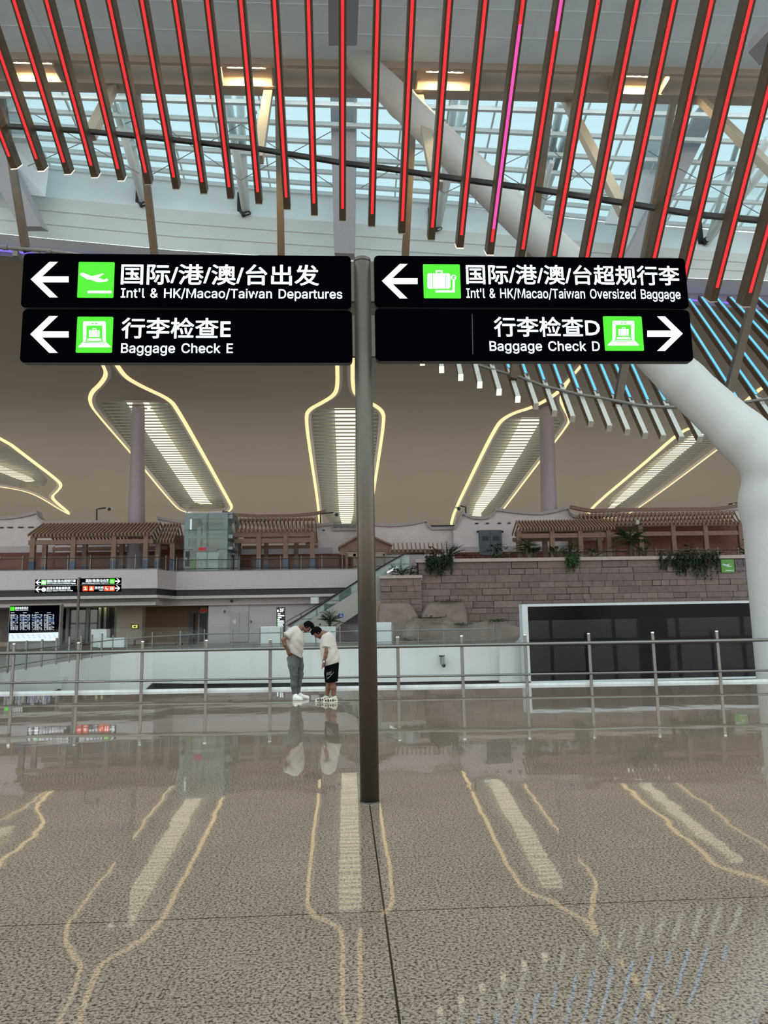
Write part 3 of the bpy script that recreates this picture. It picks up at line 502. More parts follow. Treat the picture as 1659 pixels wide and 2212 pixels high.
# near slab and soffit
SE = [(x, 112 + .023 * x) for x in (-900, 0, 800, 1659, 2500)]
S1 = [atz(x, y, ZS) for x, y in SE]
ys1 = float(np.mean([p[1] for p in S1]))
mb = MB(); mb.box(-75, 75, 22, ys1, ZS, ZS + .5)
for k in range(1, 6): mb.box(-75, 75, ys1 - k * 1.55 - .02, ys1 - k * 1.55 + .02, ZS - .03, ZS)
for k in range(-10, 11): mb.box(k * 4.4 - .015, k * 4.4 + .015, 22, ys1, ZS - .02, ZS)
struct(mb.build('ceiling_slab', M_SLAB), 'pale grey panelled ceiling slab overhead', 'ceiling')
ys2 = float(atz(830, 213, ZS - .5)[1])
yt0 = float(atz(830, 152, ZS - .35)[1]); yt1 = float(atz(830, 196, ZS - .5)[1])
mb = MB(); zb = ZS - .5
mb.box(-75, 75, ys1, yt0, zb + .15, ZS + .6); mb.box(-75, 75, yt1, ys2, zb, ZS + .6); mb.box(-75, 75, yt0, yt1, ZS + .9, ZS + 1.3)
mb.box(-75, 75, yt1 - .12, yt1, zb, ZS + .9)
struct(mb.build('trim_soffit', M_SOFFIT), 'beige soffit beam with a long light trough', 'soffit')

# recessed downlights in the trough
for i, (x0, x1, yc) in enumerate([(20, 132, 150), (476, 590, 152), (925, 996, 162), (1347, 1412, 170)]):
    xc = (x0 + x1) / 2; a = atz(x0, yc + 22, zb)[0]; b = atz(x1, yc + 22, zb)[0]
    if i >= 2: a -= .6; b += .6
    xm = (a + b) / 2; ym = yt0 + (yt1 - yt0) * .30
    side = ('third from the lift side', 'second from the lift side', 'beside the white branch', 'last towards the stone wall')[i]
    t = thing('recessed_downlight', 'recessed warm five-lamp downlight in soffit trough, ' + ('at the flight-board end', 'second from the flight-board end', 'next to the white column branch', 'at the stone-wall end')[i], 'downlight', (xm, ym, ZS + .3), 'warm downlights in the soffit')
    q = MB(); q.box(a, a + .08, yt0, yt1 - .13, zb + .05, ZS + .88); q.box(b - .08, b, yt0, yt1 - .13, zb + .05, ZS + .88); q.box(a, b, yt0, yt1 - .13, ZS + .86, ZS + .89); q.build('housing', M_SOFFIT, t)
    q = MB()
    for s in (-1, 1): q.box(xm - .95, xm + .95, ym + s * .2 - .02, ym + s * .2 + .02, ZS + .02, ZS + .14)
    for s in (-1, 1): q.box(xm + s * .95 - .02, xm + s * .95 + .02, ym - .2, ym + .2, ZS + .02, ZS + .14)
    q.box(xm - .95, xm + .95, ym - .2, ym + .2, ZS + .14, ZS + .16); q.build('lamp_tray', M_DARKG, t)
    for k in range(5):
        q = MB(); q.lathe((xm - .7 + k * .35, ym, ZS + .03), [(.13, 0), (.15, .05), (.10, .1)], 10); q.build('lamp', M_LAMP, t)

# skylight glazing over the opening
gA = [p + V(0, .3, .25) for p in gl]
gB = [aty(R_GL[i][0], interp([(-700, 165), (0, 178), (1659, 210), (2300, 224)], R_GL[i][0]), 36.4) for i in range(len(gl))]
sky = thing('window_1', 'long glazed skylight with white steel bars above the hall', 'skylight', lerp(gA[6], gB[6], .5)); sky['kind'] = 'structure'
q = MB(); q.strip(gA, gB); q.strip([p + V(0, 0, .05) for p in gA], [p + V(0, 0, .05) for p in gB]); q.build('glazing', M_SKYGL, sky)
def sk(t, i): return lerp(gB[i], gA[i], t)
for t in (.10, .27, .43, .58, .72, .85, .95):
    q = MB(); P = [sk(t, i) + V(0, 0, -.22) for i in range(len(gA))]
    for i in range(len(P) - 1): q.beam(P[i], P[i + 1], .2, .24)
    q.build('purlin', M_STEEL, sky)
xl = np.linspace(gA[1][0], gA[-2][0], 26)
gax = [p[0] for p in gA]; gbx = [p[0] for p in gB]
for x in xl:
    pa = V(x, np.interp(x, gax, [p[1] for p in gA]), np.interp(x, gax, [p[2] for p in gA])); pb = V(x, np.interp(x, gbx, [p[1] for p in gB]), np.interp(x, gbx, [p[2] for p in gB]))
    q = MB(); q.beam(pa + V(0, 0, -.1), pb + V(0, 0, -.1), .09, .16); q.build('mullion', M_STEEL, sky)
# slim tie rods
q = MB()
for xa, xb in ((60, 300), (330, 520), (520, 720), (780, 960), (960, 1180), (1180, 1320), (1400, 1640)):
    for ya, yb in ((235, 420), (430, 235)):
        q.tube([atd(xa, (ya if ya < 300 else 355) + .065 * xa, 41.5), atd(xb, (yb if yb < 300 else 355) + .065 * xb, 42.5)], .025, 5)
q.build('tie_rod', M_GREY, sky)

# end walls and ribs that divide the skylight into bays
def flat_px(name, pts, mat_, th, label):   # pts = (x, y, depth)
    f = [atd(x, y, d) for x, y, d in pts]; q = MB(); n = unit(np.cross(f[1] - f[0], f[2] - f[0]))
    if np.dot(n, FW) < 0: n = -n
    q.prism(f, [p + n * th for p in f]); return struct(q.build(name, mat_), label, 'rib')
flat_px('trim_1', [(42, 190, 42.5), (105, 366, 43.5), (98, 425, 43.3), (-60, 405, 43.0), (-120, 190, 42.3)], M_SLAB, .3, 'pale end wall of the skylight bay nearest the flight board')
flat_px('trim_2', [(1418, 212, 45.6), (1502, 222, 45.8), (1385, 490, 46.5), (1308, 482, 46.4)], M_SLAB, .3, 'pale end wall of the skylight bay by the stone wall')
flat_px('trim_3', [(713, 195, 42.6), (770, 195, 42.6), (765, 548, 43.0), (722, 546, 43.0)], M_RIB, 1.2, 'grey rib crossing the skylight straight above the sign pole')
flat_px('trim_4', [(708, -60, 27.2), (776, -60, 27.2), (771, 72, 31), (710, 72, 31)], M_RIB, .5, 'short grey beam under the slab above the sign pole')
flat_px('trim_5', [(-120, 190, 41.5), (-60, 190, 41.5), (88, 489, 42.2), (42, 489, 42.2)], M_RIB, 1.0, 'slanting grey rib at the flight-board end of the skylight')
flat_px('trim_6', [(1515, 225, 44.5), (1556, 228, 44.5), (1378, 585, 45), (1338, 580, 45)], M_RIB, 1.0, 'slanting grey rib at the stone-wall end of the skylight')
flat_px('trim_7', [(1616, 92, 30), (1720, -20, 27), (1790, -20, 27), (1720, 95, 30), (1640, 120, 30.8)], M_RIB, .4, 'grey slab beam running out above the red-lit fins')

# V-shaped white steel struts
STR = [((311, 440), [(248, 225), (262, 200)], (300, 400)), ((531, 461), [(490, 200), (518, 205)], (533, 430)), ((945, 494), [(982, 215), (1003, 215)], (945, 465)), ((1160, 470), [(1212, 225), (1240, 240), (1192, 350)], (1160, 440)), ((1528, 522), [(1660, 300), (1700, 300), (1600, 290)], (1520, 500))]
for i, (ft, tops, mid) in enumerate(STR):
    d0 = yu(ft[0]) / 0.93 * .985; f0 = aty(ft[0], ft[1], yu(ft[0]) - .45)
    t = thing('steel_strut', ('second', 'third', 'fourth', 'fifth', 'last')[i].join(('', '')) and 'V-shaped white tube strut standing on the skylight curb, ' + ('nearest the flight board', 'second from the flight board', 'behind the white branch', 'between the branch and the slanting rib', 'nearest the stone wall')[i], 'strut', f0, 'white skylight struts')
    q = MB(); q.tube([f0 + V(-.12, 0, .25), f0 + V(.05, 0, -.1)], .3, 8); q.box(f0[0] - .55, f0[0] - .2, f0[1] + .1, f0[1] + .35, f0[2] - .1, f0[2] + 1.5); q.build('foot', M_BLK, t)
    for k, (tx, ty) in enumerate(tops):
        q = MB(); e = aty(tx, ty, 38.2 + .8 * k); q.tube([f0, e], .24 if k < 2 else .17, 8); q.build('tube', M_STEEL, t, smooth=True)
    q = MB(); e1 = aty(tops[0][0], tops[0][1], 38.2); e2 = aty(tops[1][0], tops[1][1], 39)
    for tt in (.3, .5, .7): q.tube([lerp(f0, e1, tt), lerp(f0, e2, tt - .12)], .09, 6)
    for s in (-1, 1): q.beam(lerp(f0, e2, .78), lerp(f0, e2, .78) + V(s * .9, 0, .7), .25, .05)
    q.build('lattice', M_STEEL, t)

# curtain wall behind the camera: frame only, open to the sky outside
q = MB()
for k in range(-12, 13): q.box(k * 5.6 - .14, k * 5.6 + .14, -30.3, -29.9, 0, ZS)
for z in (.1, 3.5, 7, 10.5, 14, 18, 22, 26): q.box(-70, 70, -30.25, -29.95, z, z + .22)
for k in range(-3, 4): q.box(k * 20 - 1.2, k * 20 + 1.2, -29.8, -28.6, 0, ZS)
o = q.build('window_2', M_GREY); struct(o, 'tall grey framed curtain wall behind the viewer', 'window')

# ================================================================ hall ceiling light panels
def smooth_loop(pts, it=2):
    for _ in range(it):
        n = []
        for i in range(len(pts)):
            a = pts[i]; b = pts[(i + 1) % len(pts)]
            n += [a * .75 + b * .25, a * .25 + b * .75]
        pts = n
    return pts
PAN = [
 ('at the flight-board end', [(-330, 770), (-230, 860), (0, 938), (70, 992), (128, 1036), (137, 1049), (126, 1062), (115, 1072), (122, 1082), (156, 1110), (146, 1110), (118, 1094), (86, 1074), (55, 1060), (0, 1050), (-120, 1036), (-250, 1000), (-380, 900)],
  (962, 1056), [(-360, 930), (0, 956), (70, 1000), (112, 1046), (60, 1054), (0, 1044), (-250, 990)]),
 ('behind the slim column over the lift', [(180, 700), (218, 788), (226, 806), (214, 826), (192, 846), (189, 868), (204, 892), (280, 978), (372, 1090), (392, 1104), (420, 1108), (462, 1108), (496, 1106), (505, 1096), (498, 1082), (445, 985), (388, 884), (370, 860), (315, 835), (280, 816), (264, 798), (248, 770), (235, 700)],
  (868, 1100), [(214, 880), (225, 866), (355, 866), (380, 890), (490, 1092), (478, 1100), (392, 1098), (376, 1086)]),
 ('straight behind the sign pole', [(722, 700), (724, 785), (725, 830), (720, 850), (695, 866), (664, 882), (656, 900), (668, 985), (684, 1085), (690, 1150), (800, 1150), (806, 1085), (822, 985), (834, 904), (830, 886), (812, 872), (778, 856), (766, 838), (766, 785), (768, 700)],
  (880, 1145), [(672, 905), (682, 882), (808, 882), (820, 905), (796, 1145), (700, 1145)]),
 ('behind the slim column by the stone wall', [(1330, 700), (1246, 790), (1212, 832), (1198, 850), (1150, 877), (1108, 889), (1080, 905), (1066, 925), (1040, 975), (965, 1132), (985, 1150), (1050, 1150), (1088, 1102), (1150, 1020), (1228, 920), (1236, 902), (1222, 878), (1214, 858), (1226, 830), (1258, 790), (1350, 700)],
  (903, 1135), [(1085, 918), (1098, 902), (1200, 902), (1215, 918), (1070, 1120), (985, 1135)]),
 ('beside the broad white column', [(1659, 820), (1600, 872), (1560, 905), (1500, 918), (1462, 934), (1400, 990), (1262, 1106), (1275, 1118), (1340, 1118), (1374, 1102), (1470, 1032), (1562, 962), (1600, 936), (1640, 915), (1690, 870), (1760, 820)],
  (922, 1110), [(1480, 935), (1555, 935), (1545, 955), (1350, 1108), (1285, 1108)]),
]
def inside_x(poly, y):
    xs = []
    for i in range(len(poly)):
        (x0, y0), (x1, y1) = poly[i], poly[(i + 1) % len(poly)]
        if (y0 <= y < y1) or (y1 <= y < y0): xs.append(x0 + (x1 - x0) * (y - y0) / (y1 - y0))
    return (min(xs), max(xs)) if len(xs) >= 2 else None
M_SLAT = mat('ceiling_slat', (132, 130, 120), .5, var=.03)
M_BACK = mat('panel_backing', (186, 184, 172), .7, var=.02)
M_LIP = mat('panel_lip', (176, 164, 148), .6, var=.02)
M_STRIP = mat('slat_lamp', (255, 246, 214), emit=1.35)
CEIL_HOLES = []
def fill_loops(loops):
    cu = bpy.data.curves.new('sheet', 'CURVE'); cu.dimensions = '2D'; cu.fill_mode = 'BOTH'
    for P in loops:
        sp = cu.splines.new('POLY'); sp.points.add(len(P) - 1); sp.use_cyclic_u = True
        for j, (x, y) in enumerate(P): sp.points[j].co = (x, y, 0, 1)
    return _fill(cu)
for nm, outl, (ya, yb), slp in PAN:
    lp = smooth_loop([ceil_pt(x, y, 0) for x, y in outl], 2); c = sum(lp) / len(lp)
    t = thing('ceiling_light_panel', 'leaf-shaped slatted ceiling panel with warm glowing rim, ' + nm, 'light panel', c, 'leaf-shaped panels in the hall ceiling')
    n = len(lp); nrm = unit(CN)
    def inset(d, drop):
        out = []
        for i in range(n):
            tg = unit(lp[(i + 1) % n] - lp[i - 1]); sd = np.cross(nrm, tg); out.append(lp[i] + sd * d * inset.sg - nrm * drop)
        return out
    ar = sum(np.cross(lp[i] - c, lp[(i + 1) % n] - c)[2] for i in range(n)); inset.sg = 1 if ar > 0 else -1
    o0, o1, o2, o3 = inset(0, .0), inset(.14, .16), inset(.34, .13), inset(.62, .0)
    q = MB(); q.strip(o0 + [o0[0]], o1 + [o1[0]]); q.strip(o1 + [o1[0]], o2 + [o2[0]]); q.build('rim_light', M_WARM, t, smooth=True)
    q = MB(); q.strip(o2 + [o2[0]], o3 + [o3[0]]); q.build('rim', M_LIP, t, smooth=True)
    # thin louvres across the opening, tube lamps and a pale backing above them
    q = MB(); lampL = []; xm = (slp[0][0] + slp[2][0]) / 2
    ns = 46; sp3 = smooth_loop([ceil_pt(x, y) for x, y in slp], 1); sp_ = [(v[1], v[0]) for v in sp3]; CEIL_HOLES.append([(v[0], v[1]) for v in sp3]); Y0 = min(v[0] for v in sp_); Y1 = max(v[0] for v in sp_)
    pit = (Y1 - Y0) / ns
    for k in range(ns):
        Yk = Y0 + pit * (k + .5); r = inside_x([(v[1], v[0]) for v in sp_], Yk)
        if r is None: continue
        zc = 31.2 - .14 * Yk; q.box(r[0], r[1], Yk - pit * .27, Yk + pit * .27, zc + .06, zc + .09); lampL.append((V((r[0] + r[1]) / 2, Yk, zc), r[0], r[1]))
    q.build('slat_grille', M_SLAT, t)
    bb = MB(); A = [V(l[1] - .1, l[0][1], l[0][2] + 1.1) for l in lampL]; B = [V(l[2] + .1, l[0][1], l[0][2] + 1.1) for l in lampL]; A = [A[0] * 2 - A[1] - V(.3, 0, 0)] + A + [A[-1] * 2 - A[-2] - V(.3, 0, 0)]; B = [B[0] * 2 - B[1] + V(.3, 0, 0)] + B + [B[-1] * 2 - B[-2] + V(.3, 0, 0)]; A = [a - V(.12, 0, 0) for a in A]; B = [b_ + V(.12, 0, 0) for b_ in B]; bb.strip(A, B)
    bb.strip(A, [a - V(0, 0, 1.1) for a in A]); bb.strip(B, [a - V(0, 0, 1.1) for a in B]); [bb.add([A[e_], B[e_], B[e_] - V(0, 0, 1.1), A[e_] - V(0, 0, 1.1)], [(0, 1, 2, 3)]) for e_ in (0, -1)]; bb.build('backing', M_BACK, t, recalc=False)
    ll = MB(); P = [l[0] + V(0, 0, .55) for l in lampL]; W_ = [min(1.0, .18 * (l[2] - l[1])) for l in lampL]
    ll.strip([p + V(-w_, 0, 0) for p, w_ in zip(P, W_)], [p + V(w_, 0, 0) for p, w_ in zip(P, W_)]); ll.build('tube_lamp', M_STRIP, t)
v2, f2 = fill_loops([[(v[0], v[1]) for v in CA] + [(120, 125), (-120, 125)]] + CEIL_HOLES)
CEIL_MB.add([(x, y, 31.2 - .14 * y) for x, y in v2], f2)
struct(CEIL_MB.build('ceiling', M_CEIL, recalc=False), 'broad smooth brown-grey hall ceiling sloping away', 'ceiling')

# slim columns rising to the hall ceiling
for i, (xb, yb_, xt, yt, lab) in enumerate([(294, 1232, 299, 872, 'slim lilac-white column behind the long pergola'), (1186, 1185, 1180, 880, 'slim lilac-white column behind the stone-wall pergola')]):
    Yc = 67.0; a = aty(xb, yb_, Yc); b = aty(xt, yt, Yc)
    a[2] = 5.6; r0 = 19.5 * Yc / FPX; r1 = 13.5 * Yc / FPX if i == 0 else 16 * Yc / FPX
    q = MB(); q.tube([a, lerp(a, b, .5), lerp(a, b, .97), b, b + V(0, 0, .9)], [r0, (r0 + r1) / 2, r1, r1 * .93, r1 * .6], 20)
    tag(q.build('slim_column', M_LILAC, smooth=True), lab, 'column')
# ================================================================ THE MAIN DIRECTION SIGN
PX, PY = .205, float(atz(800, 1737)[1]) + .085
SY = PY - .035                                  # face of the sign boxes
def sx_(px, py): return float(aty(px, py, SY)[0])
def sz_(px, py): return float(aty(px, py, SY)[2])
def SP(px, py, dy=0.0): p = aty(px, py, SY); return V(p[0], SY + dy, p[2])
sign = thing('direction_sign', 'tall bronze sign pole with four illuminated black departures and baggage panels', 'sign', (PX, PY, 0))
r = .0865; ztop = float(aty(783, 553, PY - .06)[2])
q = MB(); q.lathe((PX, PY, 0), [(r, 0), (r, ztop - .05)], 40); q.build('pole', M_POLE, sign, smooth=False)
for p in bpy.data.objects['pole'].data.polygons: p.use_smooth = len(p.vertices) == 4
q = MB(); q.lathe((PX, PY, ztop - .05), [(r - .006, 0), (r - .006, .012)], 40); q.build('seal_ring', M_BLK, sign)
q = MB(); q.lathe((PX, PY, ztop - .04), [(r, 0), (r, .03), (r - .01, .04)], 40); q.build('cap', M_POLE, sign)
q = MB(); q.lathe((PX, PY, 0), [(r + .004, 0), (r + .004, .012), (r, .011)], 40); q.build('base_ring', M_EDGE, sign)
def rrect(x0, x1, z0, z1, r, Y, n=5):
    pts = []
    for cx, cz, a0 in ((x1 - r, z1 - r, 0), (x0 + r, z1 - r, 90), (x0 + r, z0 + r, 180), (x1 - r, z0 + r, 270)):
        for k in range(n + 1):
            a = radians(a0 + 90 * k / n); pts.append(V(cx + r * cos(a), Y, cz + r * sin(a)))
    return pts
def rect_of(tl, br, tr=None, bl=None):
    x0 = sx_(*tl); x1 = sx_(*br); return x0, x1, sz_(*br), sz_(*tl)
PANELS = {
 'UL': (sx_(48, 607), sx_(758.5, 610), sz_(400, 666), sz_(400, 550)),
 'LL': (sx_(46, 726), sx_(761, 726), sz_(400, 783.5), sz_(400, 669.5)),
 'UR': (sx_(808.5, 610), sx_(1483.5, 610), sz_(1150, 665.5), sz_(1150, 555)),
 'LR': (sx_(810.5, 726), sx_(1493.5, 724), sz_(1150, 780.5), sz_(1150, 668.5)),
}
PB = {}
for k, (x0, x1, z0, z1) in PANELS.items():
    f = rrect(x0, x1, z0, z1, .045, SY); bk = [p + V(0, .075, 0) for p in f]
    q = MB(); q.prism(f, bk, 0, 1); PB[k] = q.build('sign_panel', [M_BLACK, M_EDGE], sign)
for s, xa in ((-1, PANELS['UL'][1]), (1, PANELS['UR'][0])):
    for (zt, zb_) in ((sz_(780, 563), sz_(780, 649)), (sz_(780, 680), sz_(780, 768))):
        a, b = sorted((xa - s * .02 * -1 if s > 0 else xa - .02, PX + s * r * .9)); q = MB(); q.box(a, b, PY - .02, PY + .03, zb_, zt); q.build('bracket', M_POLE, sign)
def zl(o, sc): return lambda u, v: (o[0] + u / sc, o[1] + v / sc)
def flat(mb, pts, tr, dy, m=0):
    f = [SP(*tr(u, v), dy) for u, v in pts]; b = [p + V(0, .003, 0) for p in f]; mb.prism(f, b, m)
ZL = zl((0, 530), 1659 / 830.0); ZR = zl((800, 530), 1659 / 859.0)
def arrow_pts(tip, hx0, hx1, y0, y1, sh0, sh1, xe):   # tip, head bar x range, head top/bottom, shaft
    dx = 1 if xe > tip[0] else -1
    kx = hx1 - (hx1 - tip[0]) * ((sh0 - y0) / (tip[1] - y0)) if False else None
    # inner corner where the slanting bar meets the shaft
    bw = (hx1 - hx0)
    def on(yv, yo): return tip[0] + (hx0 - tip[0]) * abs(yv - tip[1]) / abs(yo - tip[1])
    xi = on(sh0, y0) + bw; xj = on(sh1, y1) + bw
    return [tip, (hx0, y0), (hx1, y0), (xi, sh0), (xe, sh0), (xe, sh1), (xj, sh1), (hx1, y1), (hx0, y1)]
def add_arrow(par, tr, *a):
    q = MB(); flat(q, arrow_pts(*a), tr, -.004); q.build('arrow', M_LIT, par)
add_arrow(PB['UL'], ZL, (133, 147), 214, 250, 72, 225, 135, 160, 297)
add_arrow(PB['LL'], ZL, (131, 384), 213, 250, 306, 465, 372, 398, 297)
add_arrow(PB['UR'], ZR, (48, 149), 123, 155, 78, 222, 138, 162, 197)
add_arrow(PB['LR'], ZR, (1303, 369), 1229, 1196, 297, 441, 356, 382, 1155)
def tile(par, tr, x0, y0, x1, y1, icon):
    q = MB(); a = SP(*tr(x0, y1)); b = SP(*tr(x1, y0))
    f = rrect(a[0], b[0], a[2], b[2], .012, SY - .003); q.prism(f, [p + V(0, .003, 0) for p in f], 0)
    W = x1 - x0; H = y1 - y0
    def T(u, v): return tr(x0 + u * W, y0 + v * H)
    def P(pts, m=1, dy=-.006): flat(q, pts, T, dy, m)
    def R(u0, v0, u1, v1, m=1, dy=-.006): P([(u0, v0), (u1, v0), (u1, v1), (u0, v1)], m, dy)
    if icon == 'plane':
        P([(.09, .31), (.17, .31), (.40, .40), (.66, .33), (.72, .33), (.56, .44), (.62, .46), (.80, .38) if False else (.70, .50), (.80, .47), (.83, .50), (.78, .55), (.60, .57), (.50, .555), (.38, .50), (.27, .49), (.20, .44), (.09, .37)])
        R(.28, .81, .92, .88)
    if icon == 'case':
        P([(.13, .27), (.70, .27), (.74, .31), (.74, .68), (.70, .72), (.13, .72), (.10, .68), (.10, .31)]); R(.33, .18, .52, .26); R(.37, .215, .48, .26, 0, -.008)
        R(.235, .27, .25, .72, 0, -.008); R(.60, .27, .615, .72, 0, -.008)
        R(.32, .77, .86, .83); R(.80, .45, .86, .80)
        P([(.83 + .075 * cos(radians(a)), .39 + .08 * sin(radians(a))) for a in range(0, 360, 24)]); P([(.83 + .045 * cos(radians(a)), .39 + .05 * sin(radians(a))) for a in range(0, 360, 24)], 0, -.008); R(.82, .38, .86, .40, 1, -.01)
    if icon == 'xray':
        P([(.22, .13), (.77, .13), (.80, .16), (.80, .70), (.93, .83), (.93, .85), (.07, .85), (.07, .83), (.20, .70), (.20, .16)])
        R(.29, .25, .71, .60, 0, -.008); P([(.29, .60), (.71, .60), (.74, .70), (.26, .70)], 0, -.008); R(.43, .18, .48, .21, 0, -.008); R(.52, .18, .58, .21, 0, -.008)
        R(.36, .38, .64, .57, 1, -.010); R(.45, .33, .55, .37, 1, -.010); R(.47, .35, .53, .37, 0, -.012); R(.41, .38, .42, .57, 0, -.012); R(.58, .38, .59, .57, 0, -.012)
        P([(.33, .61), (.67, .61), (.70, .67), (.30, .67)], 1, -.010); R(.20, .72, .80, .735, 0, -.008)
    q.build('pictogram', [M_GREEN, M_LIT], par)
tile(PB['UL'], ZL, 333, 73, 496, 226, 'plane'); tile(PB['LL'], ZL, 327, 309, 490, 464, 'xray')
tile(PB['UR'], ZR, 223, 80, 373, 221, 'case'); tile(PB['LR'], ZR, 979, 297, 1131, 440, 'xray')
def words_on(par, tr, txt, x0, y0, x1, y1, bold):
    a = SP(*tr(x0, (y0 + y1) / 2)); b = SP(*tr(x1, (y0 + y1) / 2)); zb_ = SP(*tr((x0 + x1) / 2, y1))[2]; zt = SP(*tr((x0 + x1) / 2, y0))[2]
    q = MB(); put_text(q, txt, a[0], b[0], zb_, zt, SY - .005, bold); q.build('lettering', M_LIT, par, recalc=False)
words_on(PB['UL'], ZL, '国际/港/澳/台出发', 523, 82, 1377, 173, .017)
words_on(PB['UL'], ZL, "Int'l & HK/Macao/Taiwan Departures", 522, 187, 1478, 240, .011)
words_on(PB['LL'], ZL, '行李检查E', 525, 313, 997, 404, .017)
words_on(PB['LL'], ZL, 'Baggage Check E', 523, 423, 1006, 478, .011)
words_on(PB['UR'], ZR, '国际/港/澳/台超规行李', 399, 83, 1288, 166, .017)
words_on(PB['UR'], ZR, "Int'l & HK/Macao/Taiwan Oversized Baggage", 400, 181, 1293, 234, .010)
words_on(PB['LR'], ZR, '行李检查D', 515, 299, 957, 383, .017)
words_on(PB['LR'], ZR, 'Baggage Check D', 497, 400, 957, 453, .011)
q = MB(); flat(q, [(423, 287), (426, 287), (429, 454), (426, 454)], ZR, -.002); q.build('panel_seam', M_DARKG, PB['LR'])

# ================================================================ RED-LIT FINS
topx = [-110, -40, 30, 100, 167.5, 235, 306, 377.5, 447.5, 520, 592.5, 666, 740, 816, 891, 971, 1048.5, 1130, 1212.5, 1292.5, 1376.5, 1456.5, 1537.5, 1623.5, 1710, 1797]
ends = [(30, 364), (88, 369), (146, 376), (204, 383), (261, 390), (320, 398), (380, 408), (440, 418), (498, 429), (559, 440), (620, 452), (679, 465), (740, 477), (803, 489), (868, 504), (932, 518), (994, 535), (1059, 550), (1125, 566), (1192, 580), (1260, 596), (1328, 611), (1398, 625), (1468, 640), (1541, 651), (1612, 662)]
def dbot(x): return interp([(0, 27.4), (450, 27.2), (900, 25.6), (1300, 23.8), (1620, 22.5)], x)
def dtop(x): return interp([(-110, 24), (30, 23.6), (740, 22), (1623, 18.9), (1800, 18.4)], x)
FIN = []
for i, (tx, (ex, ey)) in enumerate(zip(topx, ends)):
    a = atd(ex, ey, dbot(ex)); b = atd(tx, 0, dtop(tx)); FIN.append((a, b))
    c = b + (b - a) * .45
    d = unit(c - a)
    t = thing('ceiling_fin', 'bronze fin with ' + ('pink and red' if i in (17, 18) else 'red') + ' light strip, %s of its row from the flight-board end' % ORD[i + 1], 'ceiling fin', a, 'red-lit ceiling fins')
    sd = unit(np.cross(d, (0, 0, 1))); u = np.cross(sd, d)
    q = MB(); q.beam(a, c, .235, .46, off=.23); q.build('fin_body', M_BRONZE, t)
    L = np.linalg.norm(c - a); nn = -u * .012
    q = MB(); A = a + d * .42; cuts = [(0, L - .42, 0)]
    Lb = np.linalg.norm(b - a)
    if i == 17: cuts = [(0, Lb * .06, 0), (Lb * .06, Lb * .86, 1), (Lb * .86, L - .42, 0)]
    if i == 18: cuts = [(0, Lb * .84, 0), (Lb * .84, L - .42, 1)]
    for s0, s1, m in cuts: q.beam(A + d * s0, A + d * s1, .088, .03, m=m)
    q.build('light_strip', [M_RED, M_PINK], t)
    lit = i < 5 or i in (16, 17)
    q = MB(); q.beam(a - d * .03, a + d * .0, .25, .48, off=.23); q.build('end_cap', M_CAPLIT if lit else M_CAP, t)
def fin_depth(x, y):
    best = []
    # inverse depth, linear along each fin and between fins
    vals = []
    for i, (tx, (ex, ey)) in enumerate(zip(topx, ends)):
        s = y / ey; xx = tx + (ex - tx) * s; vals.append((xx, 1 / dtop(tx) + (1 / dbot(ex) - 1 / dtop(tx)) * s))
    return 1 / interp(vals, x)
bar = [(-120, 262), (10, 272), (190, 284), (318, 296), (560, 322), (740, 352), (820, 362), (1000, 388), (1130, 405), (1345, 438), (1500, 463), (1659, 478), (1760, 490)]
bp = [atd(x, y, fin_depth(x, y) + .62) for x, y in bar]
q = MB()
for i in range(len(bp) - 1): q.beam(bp[i], bp[i + 1], .14, .14)
tag(q.build('fin_carrier_bar', M_DARKBAR), 'long dark steel bar carrying the red-lit ceiling fins', 'steel bar')

# ================================================================ BLUE-LIT FINS
NE = [(912.5, 789), (954, 805), (995, 822), (1036, 838), (1077.5, 853.5), (1118, 869), (1157, 884), (1197, 899), (1235.6, 911), (1275, 922), (1315, 931), (1354, 939), (1392, 947), (1431, 952), (1470, 955), (1510, 955), (1552, 957), (1594, 956), (1640, 953)]
slp = [.0, .08, .19, .245, .296, .315, .333, .345, .356, .385, .40, .41, .43, .44, .47, .52, .56, .60, .63]
FE = [(x - s * (y - 650), 650) for (x, y), s in zip(NE, slp)]
for (fx, fy, s) in ((1484, 652, .69), (1511, 648, .74), (1543, 650, .82), (1573, 649, .90), (1603, 652, .96), (1631, 649, 1.02)):
    yy = fy + 300 - (fx - 1484) * .3; NE.append((fx + s * (yy - fy), yy)); FE.append((fx, fy))
tubepx = [(850, 742), (950, 768), (1020, 784), (1066, 799), (1115, 812), (1178, 835), (1252, 852.5), (1290, 858), (1326, 865), (1366, 873), (1404, 878), (1439, 879), (1500, 880), (1560, 876), (1634, 865), (1700, 856), (1760, 846)]
def dn(x): return interp([(900, 33.5), (1300, 33), (1600, 32), (1900, 31)], x)
def df(x): return interp([(900, 44), (1650, 43.2)], x)
BF = []
